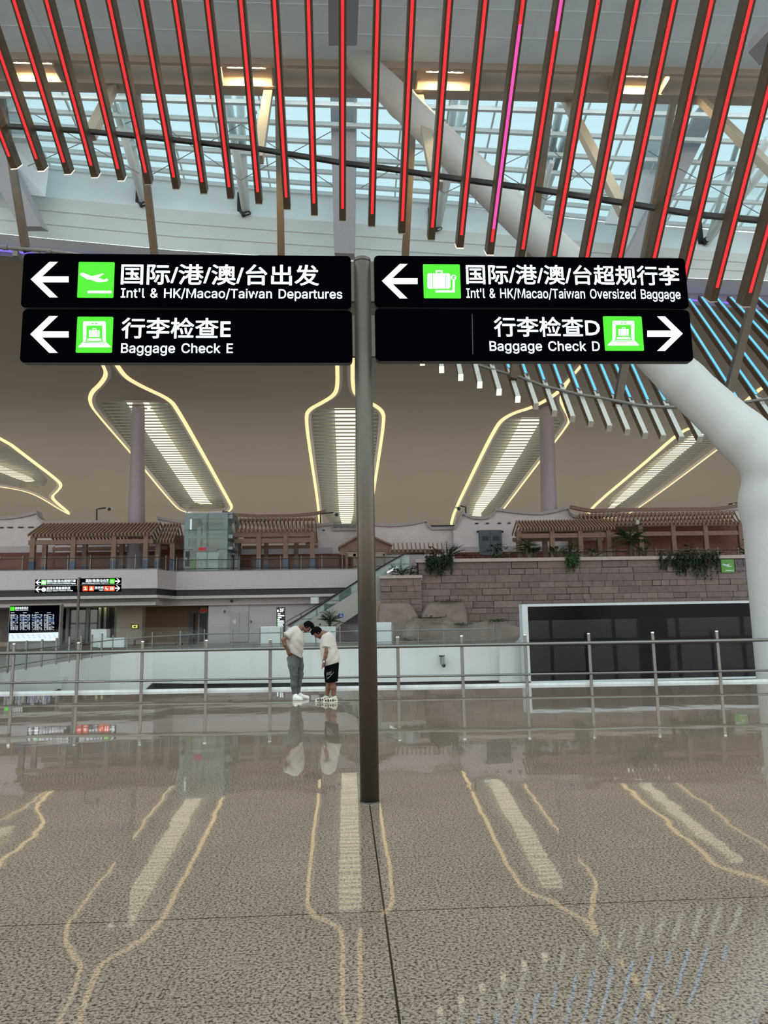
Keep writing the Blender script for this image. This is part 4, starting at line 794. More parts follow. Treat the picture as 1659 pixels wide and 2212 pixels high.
for i, ((nx, ny), (fx, fy)) in enumerate(zip(NE, FE)):
    a = atd(nx, ny, dn(nx)); c = atd(fx, fy, df(fx)); d = unit(c - a); L = np.linalg.norm(c - a)
    ty = interp(tubepx, nx); s = (ny - ty) / (ny - fy)
    x1 = nx + (fx - nx) * s; ty = interp(tubepx, x1); s = max(.02, (ny - ty) / (ny - fy)); t1 = s * dn(nx) / (s * dn(nx) + (1 - s) * df(fx)) if False else None
    # perspective-correct station of the tube crossing along the fin
    k = s / (s + (1 - s) * df(fx) / dn(nx)) if True else s
    BF.append((a, c, k))
    t = thing('ceiling_fin', 'slim bronze fin with blue light strip, %s of its row from the sign pole' % ORD[i + 1], 'ceiling fin', a, 'blue-lit ceiling fins')
    q = MB(); q.beam(a, c, .215, .30, off=.15); q.build('fin_body', M_BRONZE, t)
    q = MB(); q.beam(a - d * .0, a + d * (k * L), .20, .02, off=.305); q.build('pale_underside', mat('fin_underside_silver', (198, 200, 194), .4), t)
    q = MB(); q.beam(a + d * (k * L + .1), c - d * .3, .11, .03, off=.31); q.build('light_strip', M_BLUE, t)
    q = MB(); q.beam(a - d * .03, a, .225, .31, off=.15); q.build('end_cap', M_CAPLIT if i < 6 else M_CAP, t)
tp = []
for x, y in tubepx:
    j = min(range(len(NE)), key=lambda i: abs(BF[i][0][0] * 0 + NE[i][0] - x)); tp.append(atd(x, y, interp([(850, 35.5), (1300, 34.2), (1600, 33.6), (1760, 33)], x)))
q = MB(); q.tube(tp, .075, 8)
for a, c, k in BF:
    p = a + (c - a) * k; q.tube([p + V(0, -.2, .2), p + V(0, -.45, .1)], .05, 6)
tag(q.build('fin_carrier_tube', mat('grey_tube', (126, 122, 116), .45, .3), smooth=True), 'curved grey tube with clips carrying the blue-lit ceiling fins', 'tube')
# the other side of the same ring, just above the flight-board end of the sign
q = MB(); lt = [atd(x, y, 36.5) for x, y in ((-90, 529), (0, 534), (55, 538), (105, 542), (155, 548), (240, 562), (330, 580))]; q.tube(lt, .085, 8)
for x, y in ((11, 535), (106, 543)): p = atd(x, y, 36.5); q.tube([p + V(-.12, 0, 0), p + V(.12, 0, 0)], .13, 8)
for x, y in ((34, 548), (82, 552)): p = atd(x, y, 36.6); q.box(p[0] - .12, p[0] + .12, p[1] - .1, p[1] + .4, p[2] - .16, p[2] + .14)
tag(q.build('fin_carrier_tube', MATS['grey_tube']), 'short grey tube end showing over the corner of the departures panel', 'tube')

# ================================================================ HANGERS
POSTS = [((0, 190), (56, 540)), ((290, 140), (336, 572)), ((600, 150), (608, 585)), ((899, 155), (872, 610)), ((1197, 170), (1108, 820)), ((1463, 170), (1333, 876)), ((1712, 330), (1573, 850))]
where = ['at the flight-board end', 'second from the flight-board end', 'third from the flight-board end', 'beside the white branch root', 'ending among the pale fin tips', 'crossing the broad white branch', 'at the stone-wall end']
for i, ((x0, y0), (x1, y1)) in enumerate(POSTS):
    a = atd(x0, y0, 41.2); b = atd(x1, y1, 36.6 if i < 3 else 34.3)
    q = MB(); q.beam(a, b, .34, .34, up=(0, 1, 0)); tag(q.build('hanger_post', M_BRONZE), 'square bronze hanger post, ' + where[i], 'hanger post', 'bronze hanger posts')
BR = [((264, 148), (193, 296)), ((588, 150), (556, 346)), ((893, 152), (944, 402)), ((1198, 170), (1350, 462)), ((1466, 168), (1690, 392))]
where = ['nearest the flight board', 'second from the flight board', 'laid over the white branch', 'second from the stone-wall end', 'nearest the stone wall']
for i, ((x0, y0), (x1, y1)) in enumerate(BR):
    a = atd(x0, y0, 41); b = atd(x1, y1, 27.0)
    q = MB(); q.beam(a, b, .42, .30, up=(0, 1, 0)); tag(q.build('hanger_brace', mat('pale_bronze', (170, 156, 138), .5, var=.05)), 'pale square brace sloping down to the dark carrier bar, ' + where[i], 'hanger brace', 'pale hanger braces')

# ================================================================ signed-distance surfaces (branching column, people)
def surf_nets(F, org, h):
    ins = F < 0; nx, ny, nz = F.shape
    c = [ins[i:nx - 1 + i, j:ny - 1 + j, k:nz - 1 + k] for i in (0, 1) for j in (0, 1) for k in (0, 1)]
    s = sum(x.astype(np.int8) for x in c); act = (s > 0) & (s < 8)
    idx = -np.ones(act.shape, int); ids = np.argwhere(act); idx[act] = np.arange(len(ids))
    acc = np.zeros((len(ids), 3)); cnt = np.zeros(len(ids))
    cor = [(i, j, k) for i in (0, 1) for j in (0, 1) for k in (0, 1)]
    I, J, K = ids.T
    val = {q: F[I + q[0], J + q[1], K + q[2]] for q in cor}
    for a in cor:
        for ax in range(3):
            if a[ax] == 0:
                b = list(a); b[ax] = 1; b = tuple(b); va, vb = val[a], val[b]; m = (va < 0) != (vb < 0)
                t = np.where(m, va / np.where(m, va - vb, 1), 0); p = np.array(a, float)[None, :].repeat(len(ids), 0); p[:, ax] += t
                acc[m] += p[m]; cnt[m] += 1
    vs = (ids + acc / cnt[:, None]) * h + org
    fs = []
    for ax in range(3):
        o = [x for x in range(3) if x != ax]
        sl0 = [slice(None)] * 3; sl1 = [slice(None)] * 3; sl0[ax] = slice(0, -1); sl1[ax] = slice(1, None)
        A = ins[tuple(sl0)]; B = ins[tuple(sl1)]; e = np.argwhere(A != B)
        ok = np.ones(len(e), bool)
        for q in o: ok &= (e[:, q] > 0) & (e[:, q] < act.shape[q])
        e = e[ok]; flip = A[tuple(e.T)]
        def g(d0, d1):
            q = e.copy(); q[:, o[0]] -= d0; q[:, o[1]] -= d1; return idx[tuple(q.T)]
        quad = np.stack([g(1, 1), g(0, 1), g(0, 0), g(1, 0)], 1)
        if ax == 1: quad = quad[:, ::-1]
        quad = np.where(flip[:, None], quad, quad[:, ::-1]); fs.append(quad)
    return vs, np.concatenate(fs)
class SDF:
    def __init__(s, lo, hi, h):
        s.lo = np.array(lo, float); s.h = h; n = np.ceil((np.array(hi) - s.lo) / h).astype(int) + 1
        s.n = n; s.F = np.full(n, 9.0, np.float32); s.ax = [s.lo[i] + np.arange(n[i]) * h for i in range(3)]
    def region(s, lo, hi):
        a = [max(0, int((lo[i] - s.lo[i]) / s.h)) for i in range(3)]; b = [min(int(s.n[i]), int((hi[i] - s.lo[i]) / s.h) + 2) for i in range(3)]
        return tuple(slice(x, y) for x, y in zip(a, b))
    def pts(s, R): return np.meshgrid(*[s.ax[i][R[i]] for i in range(3)], indexing='ij')
    def blend(s, R, d, k):
        f = s.F[R]
        if k <= 0: s.F[R] = np.minimum(f, d); return
        hh = np.clip(.5 + .5 * (f - d) / k, 0, 1); s.F[R] = f * (1 - hh) + d * hh - k * hh * (1 - hh)
    def cone(s, a, b, r0, r1, k=.02, sq=None):
        a = np.array(a, float); b = np.array(b, float); m = max(r0, r1) + k * 2 + s.h * 2
        R = s.region(np.minimum(a, b) - m, np.maximum(a, b) + m); X, Y, Z = s.pts(R)
        d = b - a; L2 = max(1e-9, d @ d); t = np.clip(((X - a[0]) * d[0] + (Y - a[1]) * d[1] + (Z - a[2]) * d[2]) / L2, 0, 1)
        D = np.sqrt((X - a[0] - t * d[0]) ** 2 + (Y - a[1] - t * d[1]) ** 2 + (Z - a[2] - t * d[2]) ** 2) - (r0 + (r1 - r0) * t)
        s.blend(R, D.astype(np.float32), k); return s
    def chain(s, pts, rs, k=.02):
        for i in range(len(pts) - 1): s.cone(pts[i], pts[i + 1], rs[i], rs[i + 1], k)
        return s
    def ell(s, c, r, k=.02, rot=0.0, cut=None):   # rot: tilt about Y in radians
        c = np.array(c, float); r = np.array(r, float); m = r.max() + k * 2 + s.h * 2
        R = s.region(c - m, c + m); X, Y, Z = s.pts(R); x = X - c[0]; y = Y - c[1]; z = Z - c[2]
        if rot: x, z = x * cos(rot) - z * sin(rot), x * sin(rot) + z * cos(rot)
        q = np.sqrt((x / r[0]) ** 2 + (y / r[1]) ** 2 + (z / r[2]) ** 2); D = (q - 1) * r.min()
        if cut is not None:
            for n, p in cut: D = np.maximum(D, (X - p[0]) * n[0] + (Y - p[1]) * n[1] + (Z - p[2]) * n[2])
        s.blend(R, D.astype(np.float32), k); return s
    def clip(s, n, p):   # keep the side where (x-p).n < 0
        n = unit(n); X, Y, Z = np.meshgrid(*s.ax, indexing='ij')
        s.F = np.maximum(s.F, ((X - p[0]) * n[0] + (Y - p[1]) * n[1] + (Z - p[2]) * n[2]).astype(np.float32)); return s
    def mesh(s):
        F = np.pad(s.F, 1, constant_values=9.0); return surf_nets(F, s.lo - s.h, s.h)
def sdf_obj(sd, name, mats, parent=None, loc=None):
    vs, fs = sd.mesh(); q = MB(); q.v = [tuple(v) for v in vs]; q.f = [tuple(int(i) for i in f) for f in fs]; q.m = [0] * len(q.f)
    return q.build(name, mats, parent, smooth=True, loc=loc, recalc=False)

# broad white branching column
b0 = aty(1726, 1480, 24.3); b1 = V(b0[0], b0[1], aty(1694, 1085, b0[1])[2]); R0 = 1.28
Lf = [atd(1672, 1005, 25.3), atd(1602, 940, 25.8), atd(1478, 826, 26.8), atd(1250, 592, 29.1), atd(1000, 352, 31.9), atd(868, 222, 33.7), atd(770, 128, 35.1)]
Rt = [atd(1745, 990, 25.2), atd(1830, 915, 25.6), atd(2050, 720, 28), atd(2400, 380, 33)]
lo = np.minimum(np.min(Lf, 0), np.min(Rt, 0)) - 2; hi = np.maximum(np.max(Lf, 0), np.max(Rt, 0)) + 2
lo = np.minimum(lo, V(b0[0] - 2, b0[1] - 2, -6)); hi = np.maximum(hi, b0 + 2)
S = SDF(lo, hi, .18)
S.cone((b0[0], b0[1], -6), b1, R0, R0 * .97, 0); S.chain([b1] + Lf, [1.22, .98, .86, .79, .74, .70, .67, .64], .2); S.chain([b1] + Rt, [1.2, 1.05, .95, .8, .72], .35)
S.clip((0, 0, 1), (0, 0, 28.6))
o = sdf_obj(S, 'branching_column', mat('white_column_paint', (190, 188, 184), .5, var=.02), loc=(b0[0], b0[1], -6))
tag(o, 'broad white branching column rising beyond the balustrade', 'column')
# ================================================================ FRONT BALUSTRADE (posts, rails, glass)
dirr = unit(RB - RA); nrm_r = V(-dirr[1], dirr[0], 0)
def rail_hit(px):
    d = ray(px, 1440); # vertical plane through RA-RB
    t = np.dot(RA - CP, nrm_r) / np.dot(d, nrm_r); return (CP + d * t)
bal = thing('balustrade', 'stainless steel balustrade with glass panes across the near edge of the opening', 'railing', (RA + RB) / 2)
posts_px = [-250, -111, 28, 167.5, 306.5, 445, 583.5, 721, 860, 999, 1137, 1275.5, 1414.5, 1554, 1692, 1830]
for px in posts_px:
    p = rail_hit(px); q = MB(); q.lathe((p[0], p[1], 0), [(.042, 0), (.042, 1.30), (.03, 1.31)], 12); q.build('post', M_SS, bal, smooth=False)
    q = MB(); q.lathe((p[0], p[1], 1.30), [(.044, 0), (.044, .025), (.03, .035)], 12); q.build('post_cap', mat('bright_chrome', (226, 226, 224), .15, .9), bal)
e0 = RA - dirr * 6; e1 = RB + dirr * 6
q = MB(); q.tube([e0 + V(0, -.07, 1.075), e1 + V(0, -.07, 1.075)], .045, 12); q.build('top_rail', M_SS, bal, smooth=True)
q = MB(); q.tube([e0 + V(0, -.07, .30), e1 + V(0, -.07, .30)], .03, 10); q.build('foot_rail', M_SS, bal, smooth=True)
gl0 = nrm_r * .16
for a, b in zip(posts_px[:-1], posts_px[1:]):
    A = rail_hit(a) + gl0; B = rail_hit(b) + gl0; A[2] = B[2] = 0; d = B - A
    A = A + d * .004; B = B - d * .004; q = MB(); q.hexa([A + V(0, 0, .06), B + V(0, 0, .06), B + V(0, 0, 1.68), A + V(0, 0, 1.68)] + [p + nrm_r * .02 for p in (A + V(0, 0, .06), B + V(0, 0, .06), B + V(0, 0, 1.68), A + V(0, 0, 1.68))])
    q.build('glass_pane', M_GLASS, bal)
q = MB(); q.beam(e0 + nrm_r * .17 + V(0, 0, .03), e1 + nrm_r * .17 + V(0, 0, .03), .08, .06); q.build('kerb', mat('white_kerb', (236, 238, 236), .3), bal)

# ================================================================ FAR BALUSTRADE on the white fascia
fb = thing('balustrade', 'thin steel and glass balustrade along the far white-sided edge of the opening', 'railing', EP[7])
pxs = [-60, 12, 52, 86, 118, 146, 172, 195, 217, 241, 273, 327, 388, 440, 500, 560, 606, 682, 735, 790, 848, 904, 960, 1015, 1070]
def edge_at(px):
    # walk the edge polyline to the image column px
    for (a, b), (A, B) in zip(zip(EDGE[:-1], EDGE[1:]), zip(EP[:-1], EP[1:])):
        if a[0] <= px <= b[0]:
            lo, hi = 0., 1.
            for _ in range(20):
                t = (lo + hi) / 2; p = lerp(A, B, t); v = p - CP; xx = IW / 2 + FPX * np.dot(v, RT) / np.dot(v, FW)
                if xx < px: lo = t
                else: hi = t
            return lerp(A, B, lo)
    return EP[0].copy()
fpos = [edge_at(p) for p in pxs]
for i, p in enumerate(fpos):
    h = 1.2 if i < 9 else 1.05; q = MB(); q.lathe((p[0], p[1] + .12, p[2]), [(.06 if i < 9 else .035, 0), (.06 if i < 9 else .035, h), (.03, h + .03)], 8); q.build('post', M_SS, fb)
q = MB(); q.tube([p + V(0, .05, .82) for p in fpos], .03, 6); q.build('top_rail', M_SS, fb)
q = MB(); q.tube([p + V(0, .05, .25) for p in fpos], .02, 6); q.build('foot_rail', M_SS, fb)
for A, B in zip(fpos[:-1], fpos[1:]):
    q = MB(); A = A + V(0, .2, .05); B = B + V(0, .2, .05); q.hexa([A, B, B + V(0, 0, 1.02), A + V(0, 0, 1.02)] + [p + V(0, .02, 0) for p in (A, B, B + V(0, 0, 1.02), A + V(0, 0, 1.02))]); q.build('glass_pane', M_GLASS, fb)
# curved white end piece joining the fascia to the screen surround
q = MB(); poly_px(q, [(1080, 1399), (1108, 1393), (1122, 1383), (1130, 1368), (1133, 1350), (1138, 1350), (1138, 1474), (1080, 1474)], 37.4, .3)
struct(q.build('trim_curved_end', M_VOID), 'white fascia end sweeping up in a curve', 'trim')

# ================================================================ BLACK VIDEO WALL
YS = 36.2
a, b, c, d = rect_px(1143, 1306, 1670, 1466, YS)
scr = thing('video_wall', 'huge dark switched-off video wall in a thin white frame', 'screen', ((a + b) / 2, YS + .3, c))
q = MB(); q.box(a, b, YS + .05, YS + .6, c, d); q.build('display', mat('dark_display', (12, 12, 12), .25, var=.02, spec=.12), scr)
a2 = float(aty(1131, 1390, YS)[0])
q = MB(); q.box(a2, a, YS, YS + .65, c, d + .12); q.build('side_frame', M_WHITE, scr)
q = MB(); q.box(a, b, YS, YS + .65, d, d + .12); q.build('top_frame', M_WHITE, scr)
q = MB(); q.box(a, b, YS, YS + .65, c - .1, c); q.build('bottom_frame', M_WHITE, scr)
q = MB(); q.box(a2, b, YS + .1, YS + .6, c - 1.2, c - .1)
for k, px in enumerate((1290, 1397, 1503, 1609)):
    x = float(aty(px, 1470, YS)[0]); q.box(x - .25, x + .25, YS + .06, YS + .1, c - .42, c - .24, 1)
q.build('base', [M_DARKG, M_BLK], scr)

# ================================================================ STONE WALL
YW = 57.0
M_STONE = mat('sandstone_block', (122, 104, 99), .8, var=.14, scale=2.5, attr='tone', bump=.25)
M_GAP = mat('stone_joint', (58, 48, 46), .9)
def stone(name, x0, x1, z0, z1, Y, dp, label, seed):
    rnd = random.Random(seed); q = MB(); tones = []
    z = z1; k = 0
    q.box(x0 + .05, x1 - .05, Y + .14, Y + dp, z0, z1 - .05, 1); tones += [(1, 1, 1, 1)] * 8
    while z > z0 + .15:
        h = (.56, .42)[k % 2] * rnd.choice((1, 1, 1.06, .95)); h = min(h, z - z0); x = x0; k += 1
        while x < x1 - .05:
            w = (rnd.uniform(1.6, 2.8) if h > .48 else rnd.uniform(.5, 1.3)); w = min(w, x1 - x)
            if x1 - x - w < .4: w = x1 - x
            g = .014 if rnd.random() > .12 else .035; o = rnd.uniform(0, .05)
            q.box(x + g, x + w - g, Y + o, Y + .3, z - h + g, z - g * .6, 0)
            t = rnd.uniform(.78, 1.12); tones += [(t * rnd.uniform(.98, 1.04), t, t * rnd.uniform(.97, 1.05), 1)] * 8; x += w
        z -= h
    q.c = tones; o = q.build(name, [M_STONE, M_GAP]); return struct(o, label, 'wall')
xa, xb, zb_, zt_ = rect_px(906, 1212, 1700, 1400, YW)
za, zt = aty(1250, 1400, YW)[2], aty(1250, 1211, YW)[2]
stone('wall_stone', xa, xb, .4, zt, YW, 1.6, 'pale sandstone block wall below the planter', 3)
q = MB(); q.box(xa - .25, xb, YW - .18, YW + .5, zt, zt + .26); q.box(xa - .25, xb, YW + 1.3, YW + 1.6, zt - .1, zt + .3)
struct(q.build('trim_coping', mat('stone_coping', (176, 160, 154), .7, var=.1)), 'stone coping along the top of the block wall', 'trim')
q = MB(); q.box(xa, xb, YW + .3, YW + 1.4, zt - .3, zt + .12); tag(q.build('planter_soil', M_SOIL), 'dark planting soil behind the stone coping', 'soil', kind='stuff')
xc, xd = aty(822, 1290, YW)[0], aty(912, 1290, YW)[0]; zl_ = aty(866, 1250, YW)[2]
stone('wall_stone_low', xc, xd - .06, .4, zl_, YW - .35, 1.0, 'lower sandstone corner beside the escalator', 5)
q = MB(); q.box(xc - .12, xd, YW - .5, YW + .1, zl_, zl_ + .22); q.box(xc, xd, YW - .2, YW + .65, zl_ - .2, zl_ + .1)
struct(q.build('trim_coping_low', MATS['stone_coping']), 'coping of the lower stone corner', 'trim')

# sculpted boulders against the wall
BOUL = [('broad flat-topped boulder at the foot of the escalator', [(815, 1392), (815, 1304), (830, 1302), (880, 1301), (888, 1306), (903, 1330), (912, 1365), (916, 1392)], YW - 1.0, .62),
        ('rounded boulder with moss on its top beside the block wall', [(905, 1392), (904, 1345), (916, 1312), (926, 1303), (938, 1300), (996, 1299), (1004, 1306), (1010, 1340), (1010, 1392)], YW - 1.05, .68),
        ('long low boulder with two humps behind the glass balustrade', [(862, 1394), (872, 1352), (884, 1338), (900, 1334), (965, 1335), (975, 1341), (988, 1350), (1002, 1352), (1030, 1345), (1050, 1340), (1075, 1341), (1100, 1349), (1128, 1357), (1132, 1392)], YW - 2.2, 1.1)]
for lab, pts, Y, dp in BOUL:
    q = MB(); P = [aty(x, y, Y + dp) for x, y in pts]; n = len(P); c = sum(P) / n
    P2 = smooth_loop(P, 2); n = len(P2)
    rings = [[p + V(0, 0, 0) for p in P2]]
    for s, o in ((.985, .5), (.93, .82), (.84, .97), (.6, 1.04), (.3, 1.06)):
        rings.append([V(c[0] + (p[0] - c[0]) * s, p[1] - dp * o + .05 * sin(p[0] * 2.1 + p[2] * 3), c[2] + (p[2] - c[2]) * s) for p in P2])
    for A, B in zip(rings[:-1], rings[1:]): q.strip(A + [A[0]], B + [B[0]])
    b_ = len(q.v); q.add(rings[-1], [tuple(range(n))])
    o = q.build('boulder', mat('boulder_stone', (136, 120, 112), .85, var=.16, scale=1.2, bump=.4), smooth=True)
    tag(o, lab, 'boulder', 'sculpted boulders')

# green departures tile with relief lettering on the stone wall
Yt = YW - .12
def make_tile_sign():
    x0, x1, z0, z1 = rect_px(1558, 1208.5, 1586, 1237, Yt); t = thing('wall_sign', 'unlit green departures pictogram with raised grey lettering on the stone wall', 'sign', (x0, Yt, z0))
    q = MB(); f = rrect(x0, x1, z0, z1, .06, Yt); q.prism(f, [p + V(0, .12, 0) for p in f]); q.build('pictogram_tile', mat('sign_green_paint', (70, 140, 26), .4), t)
    W = x1 - x0; H = z1 - z0
    def P(pts): 
        f = [V(x0 + u * W, Yt - .01, z1 - v * H) for u, v in pts]; q.prism(f, [p + V(0, .015, 0) for p in f])
    q = MB(); P([(.09, .31), (.17, .31), (.40, .40), (.66, .33), (.72, .33), (.56, .44), (.70, .50), (.80, .47), (.83, .50), (.78, .55), (.60, .57), (.50, .555), (.38, .50), (.27, .49), (.20, .44), (.09, .37)]); P([(.28, .81), (.92, .81), (.92, .88), (.28, .88)]); q.build('symbol', M_WHITE, t)
    a, b, c, d = rect_px(1589, 1209, 1680, 1224, Yt); q = MB(); put_text(q, '国际/港澳台', a, b, c, d, Yt + .02, .02); 
    a, b, c, d = rect_px(1589, 1227, 1680, 1237, Yt); put_text(q, "Int'l & HK/Macao", a, b, c, d, Yt + .02, .015); q.build('raised_lettering', mat('letter_grey', (96, 90, 94), .5, .3), t, recalc=False)
make_tile_sign()

# ================================================================ LEFT BUILDING, LOWER LEVEL
ZU = 6.45
q = MB(); poly_px(q, [(-200, 1236), (340, 1230), (340, 1270), (-200, 1278)], 57.5, .4); A = aty(340, 1250, 57.5); B = aty(381, 1255, 60.2)
zf = [aty(340, 1230, 57.5)[2], aty(340, 1271, 57.5)[2]]
q.hexa([(A[0], 57.5, zf[1]), (B[0], 60.2, zf[1]), (B[0], 60.2, zf[0]), (A[0], 57.5, zf[0]), (A[0], 57.9, zf[1]), (B[0], 60.6, zf[1]), (B[0], 60.6, zf[0]), (A[0], 57.9, zf[0])])
xr = aty(905, 1250, 60.2)[0]; q.box(B[0], xr, 60.2, 60.6, zf[1], zf[0])
struct(q.build('trim_fascia', M_FASCIA), 'white fascia band below the upper gallery', 'trim')
zk = [zf[1], zf[1] - .48]
q = MB(); xl0 = aty(-200, 1280, 57.5)[0]
q.box(xl0, A[0] - .1, 57.75, 58.6, zk[1], zk[0]); q.hexa([(A[0] - .1, 57.75, zk[1]), (B[0], 60.4, zk[1]), (B[0], 60.4, zk[0]), (A[0] - .1, 57.75, zk[0]), (A[0] - .1, 58.6, zk[1]), (B[0], 61, zk[1]), (B[0], 61, zk[0]), (A[0] - .1, 58.6, zk[0])]); q.box(B[0], xr, 60.4, 61, zk[1], zk[0])
struct(q.build('trim_black_band', M_BLK), 'glossy black band under the white fascia', 'trim')
zs = zk[1]
q = MB(); q.box(xl0, A[0], 57.6, 61.4, zs - .22, zs); q.hexa([(A[0], 57.6, zs - .22), (B[0], 60.3, zs - .22), (B[0], 60.3, zs), (A[0], 57.6, zs), (A[0], 62, zs - .22), (B[0], 62.1, zs - .22), (B[0], 62.1, zs), (A[0], 62, zs)]); q.box(B[0], xr, 60.3, 62, zs - .22, zs)
q.box(xl0, A[0] - .3, 58.4, 62, zs - .75, zs - .5); q.box(xl0, A[0] - .3, 59.2, 62, zs - .5, zs - .22)
struct(q.build('trim_soffit_steps', mat('soffit_white', (188, 180, 176), .6)), 'stepped pale soffit above the lower shops', 'soffit')
q = MB(); q.box(xl0, xr, 60.65, 70, ZU - .5, ZU - .02); q.box(xl0, A[0], 57.95, 60.65, ZU - .5, ZU - .02); q.box(xa, xb + 4, 58.7, 70, ZU - .5, ZU - .02); struct(q.build('floor_upper_gallery', M_GREY), 'upper gallery floor carrying the timber pergolas', 'floor')
# lower wall pieces (pixel spans at their own depth)
def wallpiece(name, m, x0, y0, x1, y1, Y, dp, label):
    q = MB(); box_px(q, x0, y0, x1, y1, Y, dp); return struct(q.build(name, m), label, 'wall')
wallpiece('wall_shop_front', mat('dim_beige', (104, 92, 84), .7, var=.05), -200, 1290, 132, 1388, 63, .3, 'dim beige wall behind the flight board')
wallpiece('wall_shop_pier', M_BEIGE, 252, 1298, 307, 1392, 61.5, 1, 'beige wall pier with a small yellow notice')
wallpiece('wall_recess', mat('brown_recess', (116, 88, 62), .6, var=.1), 305, 1300, 452, 1388, 64.5, .3, 'warm brown recess at the back of the passage')
wallpiece('wall_white_pier', M_BAND, 450, 1304, 498, 1390, 61.6, 1.2, 'pale wall pier between passage and grey door')
wallpiece('wall_pink', M_BAND, 537, 1302, 790, 1392, 61.6, .6, 'pale pinkish wall behind the escalator')
wallpiece('wall_lintel', M_BAND, 300, 1289, 800, 1306, 61.2, .5, 'pale lintel over the passage and grey door')
# dark glass entrance
en = thing('shop_entrance', 'dark glass shop entrance behind the small sign pole', 'entrance', aty(190, 1388, 62.6))
q = MB(); box_px(q, 128, 1298, 254, 1394, 63.4, .2); q.build('dark_interior', M_BLK, en)
q = MB(); box_px(q, 128, 1298, 254, 1307, 62.6, .3); q.build('header', M_DARKG, en)
for x0, x1 in ((128, 134), (142, 148), (185, 191), (212, 217), (224, 229), (247, 254)):
    q = MB(); box_px(q, x0, 1306, x1, 1388, 62.7, .25); q.build('frame_post', mat('frame_green_grey', (84, 92, 88), .4, .2), en)
for x0, x1 in ((149, 184), (192, 211)):
    q = MB(); box_px(q, x0, 1308, x1, 1388, 62.9, .06); q.build('glass_door', glass('dark_glass', (.25, .3, .29), .12, .1, (.1, .13, .13)), en)
q = MB()
for px, txt in ((160, 'A7'), (180, 'EXIT')): 
    pass
q = MB(); a, b, c, d = rect_px(156, 1303.5, 164, 1306, 62.55); q.box(a, b, 62.55, 62.6, c, d); a, b, c, d = rect_px(172, 1303, 188, 1306, 62.55); q.box(a, b, 62.55, 62.6, c, d)
q.build('lit_strip', mat('dim_white_lit', (200, 208, 206), emit=.7), en)
q = MB(); q.ball(aty(218.5, 1304.5, 62.4), .1); q.build('spot_lamp', M_LAMP, en)
# passage furniture: door at back, lit wall corner
dr = thing('door', 'dark framed glass door at the end of the brown passage', 'door', aty(438, 1388, 64.2))
q = MB(); box_px(q, 428, 1312, 431, 1390, 64.1, .3); box_px(q, 447, 1312, 450, 1390, 64.1, .3); box_px(q, 428, 1312, 450, 1316, 64.1, .3); box_px(q, 428, 1322, 450, 1325, 64.1, .3); q.build('frame', M_GREY, dr)
q = MB(); box_px(q, 431, 1325, 447, 1386, 64.2, .1); q.build('leaf', M_BLK, dr)
q = MB(); box_px(q, 431, 1316, 447, 1322, 64.2, .1); q.build('lit_exit_strip', mat('exit_red', (150, 40, 24), emit=.35), dr)
q = MB(); box_px(q, 408, 1325, 418, 1390, 63.8, .4); tag(q.build('locker_cabinet', M_BLK), 'tall black cabinet inside the brown passage', 'cabinet')
gd = thing('service_door', 'grey double service door in the pale pinkish wall', 'door', aty(517, 1388, 61.3))
q = MB(); box_px(q, 497, 1306, 537, 1323, 61.5, .3); q.build('top_panel', M_BAND, gd)
q = MB(); box_px(q, 497.5, 1323, 516.7, 1386, 61.5, .2); q.build('leaf', mat('door_grey', (146, 142, 142), .35, .2, var=.04), gd)
q = MB(); box_px(q, 517.3, 1323, 536.5, 1386, 61.5, .2); q.build('leaf', MATS['door_grey'], gd)
q = MB(); box_px(q, 503, 1339, 510, 1347, 61.44, .05); q.build('notice', M_WHITE, gd)
for (x, y, l) in ((485, 1321, 'on the white pier'), (542, 1343, 'right by the grey service door')):
    q = MB(); box_px(q, x - 1.3, y - 2.5, x + 1.3, y + 2.5, 61.3, .1); tag(q.build('wall_box', M_BLK), 'small black card reader ' + l.replace('right ', ''), 'card reader', 'black card readers')
q = MB(); box_px(q, 284, 1348.5, 298, 1357.5, 61.3, .15); n_ = q.build('lit_notice', M_BLK)
t = tag(n_, 'small glowing yellow notice in a black frame on the beige pier', 'notice'); q = MB(); box_px(q, 285.5, 1350, 296.5, 1356.5, 61.24, .05); q.build('screen', mat('notice_yellow', (240, 232, 110), emit=.9), t); q = MB(); box_px(q, 288.5, 1351.5, 293.5, 1355, 61.2, .03); q.build('print', M_DARKG, t)
q = MB(); q.lathe((0, 0, 0), [(.05, 0), (.05, .12)], 8); 
# security camera under the lintel
c_ = aty(500, 1297, 61.0); t = thing('security_camera', 'white dome camera under the pale lintel above the grey door', 'camera', c_); q = MB(); q.box(c_[0] - .05, c_[0] + .05, c_[1], c_[1] + .25, c_[2], c_[2] + .1); q.build('bracket', M_WHITE, t); q = MB(); q.ball(c_ + V(0, 0, -.05), .12); q.build('dome', M_DARKG, t)

# ---------------- flight information board
YB = 52.0
fbX = rect_px(20, 1307, 129, 1386, YB)
fd = thing('flight_board', 'large lit flight information board with white strip at its foot', 'display board', ((fbX[0] + fbX[1]) / 2, YB, fbX[2]))
q = MB(); box_px(q, 19, 1306, 130, 1387, YB, .5); q.box(fbX[0], fbX[1], YB + .1, YB + .45, .6, fbX[2] + .1); q.build('cabinet', M_GREY, fd)
q = MB(); box_px(q, 20.5, 1308, 127, 1366.5, YB - .04, .06); q.build('screen', mat('screen_navy', (4, 6, 13), .8, emit=.5, spec=0), fd)
q = MB(); box_px(q, 19.5, 1367, 125, 1384.5, YB - .06, .08); q.build('advert_strip', mat('advert_white', (226, 244, 246), emit=1.0), fd)
q = MB()
for k in range(9):
    x = 23 + k * 11.4; P = [(x, 1371), (x + 4, 1371), (x + 9, 1379), (x + 5, 1379)]; poly_px(q, P, YB - .08, .02)
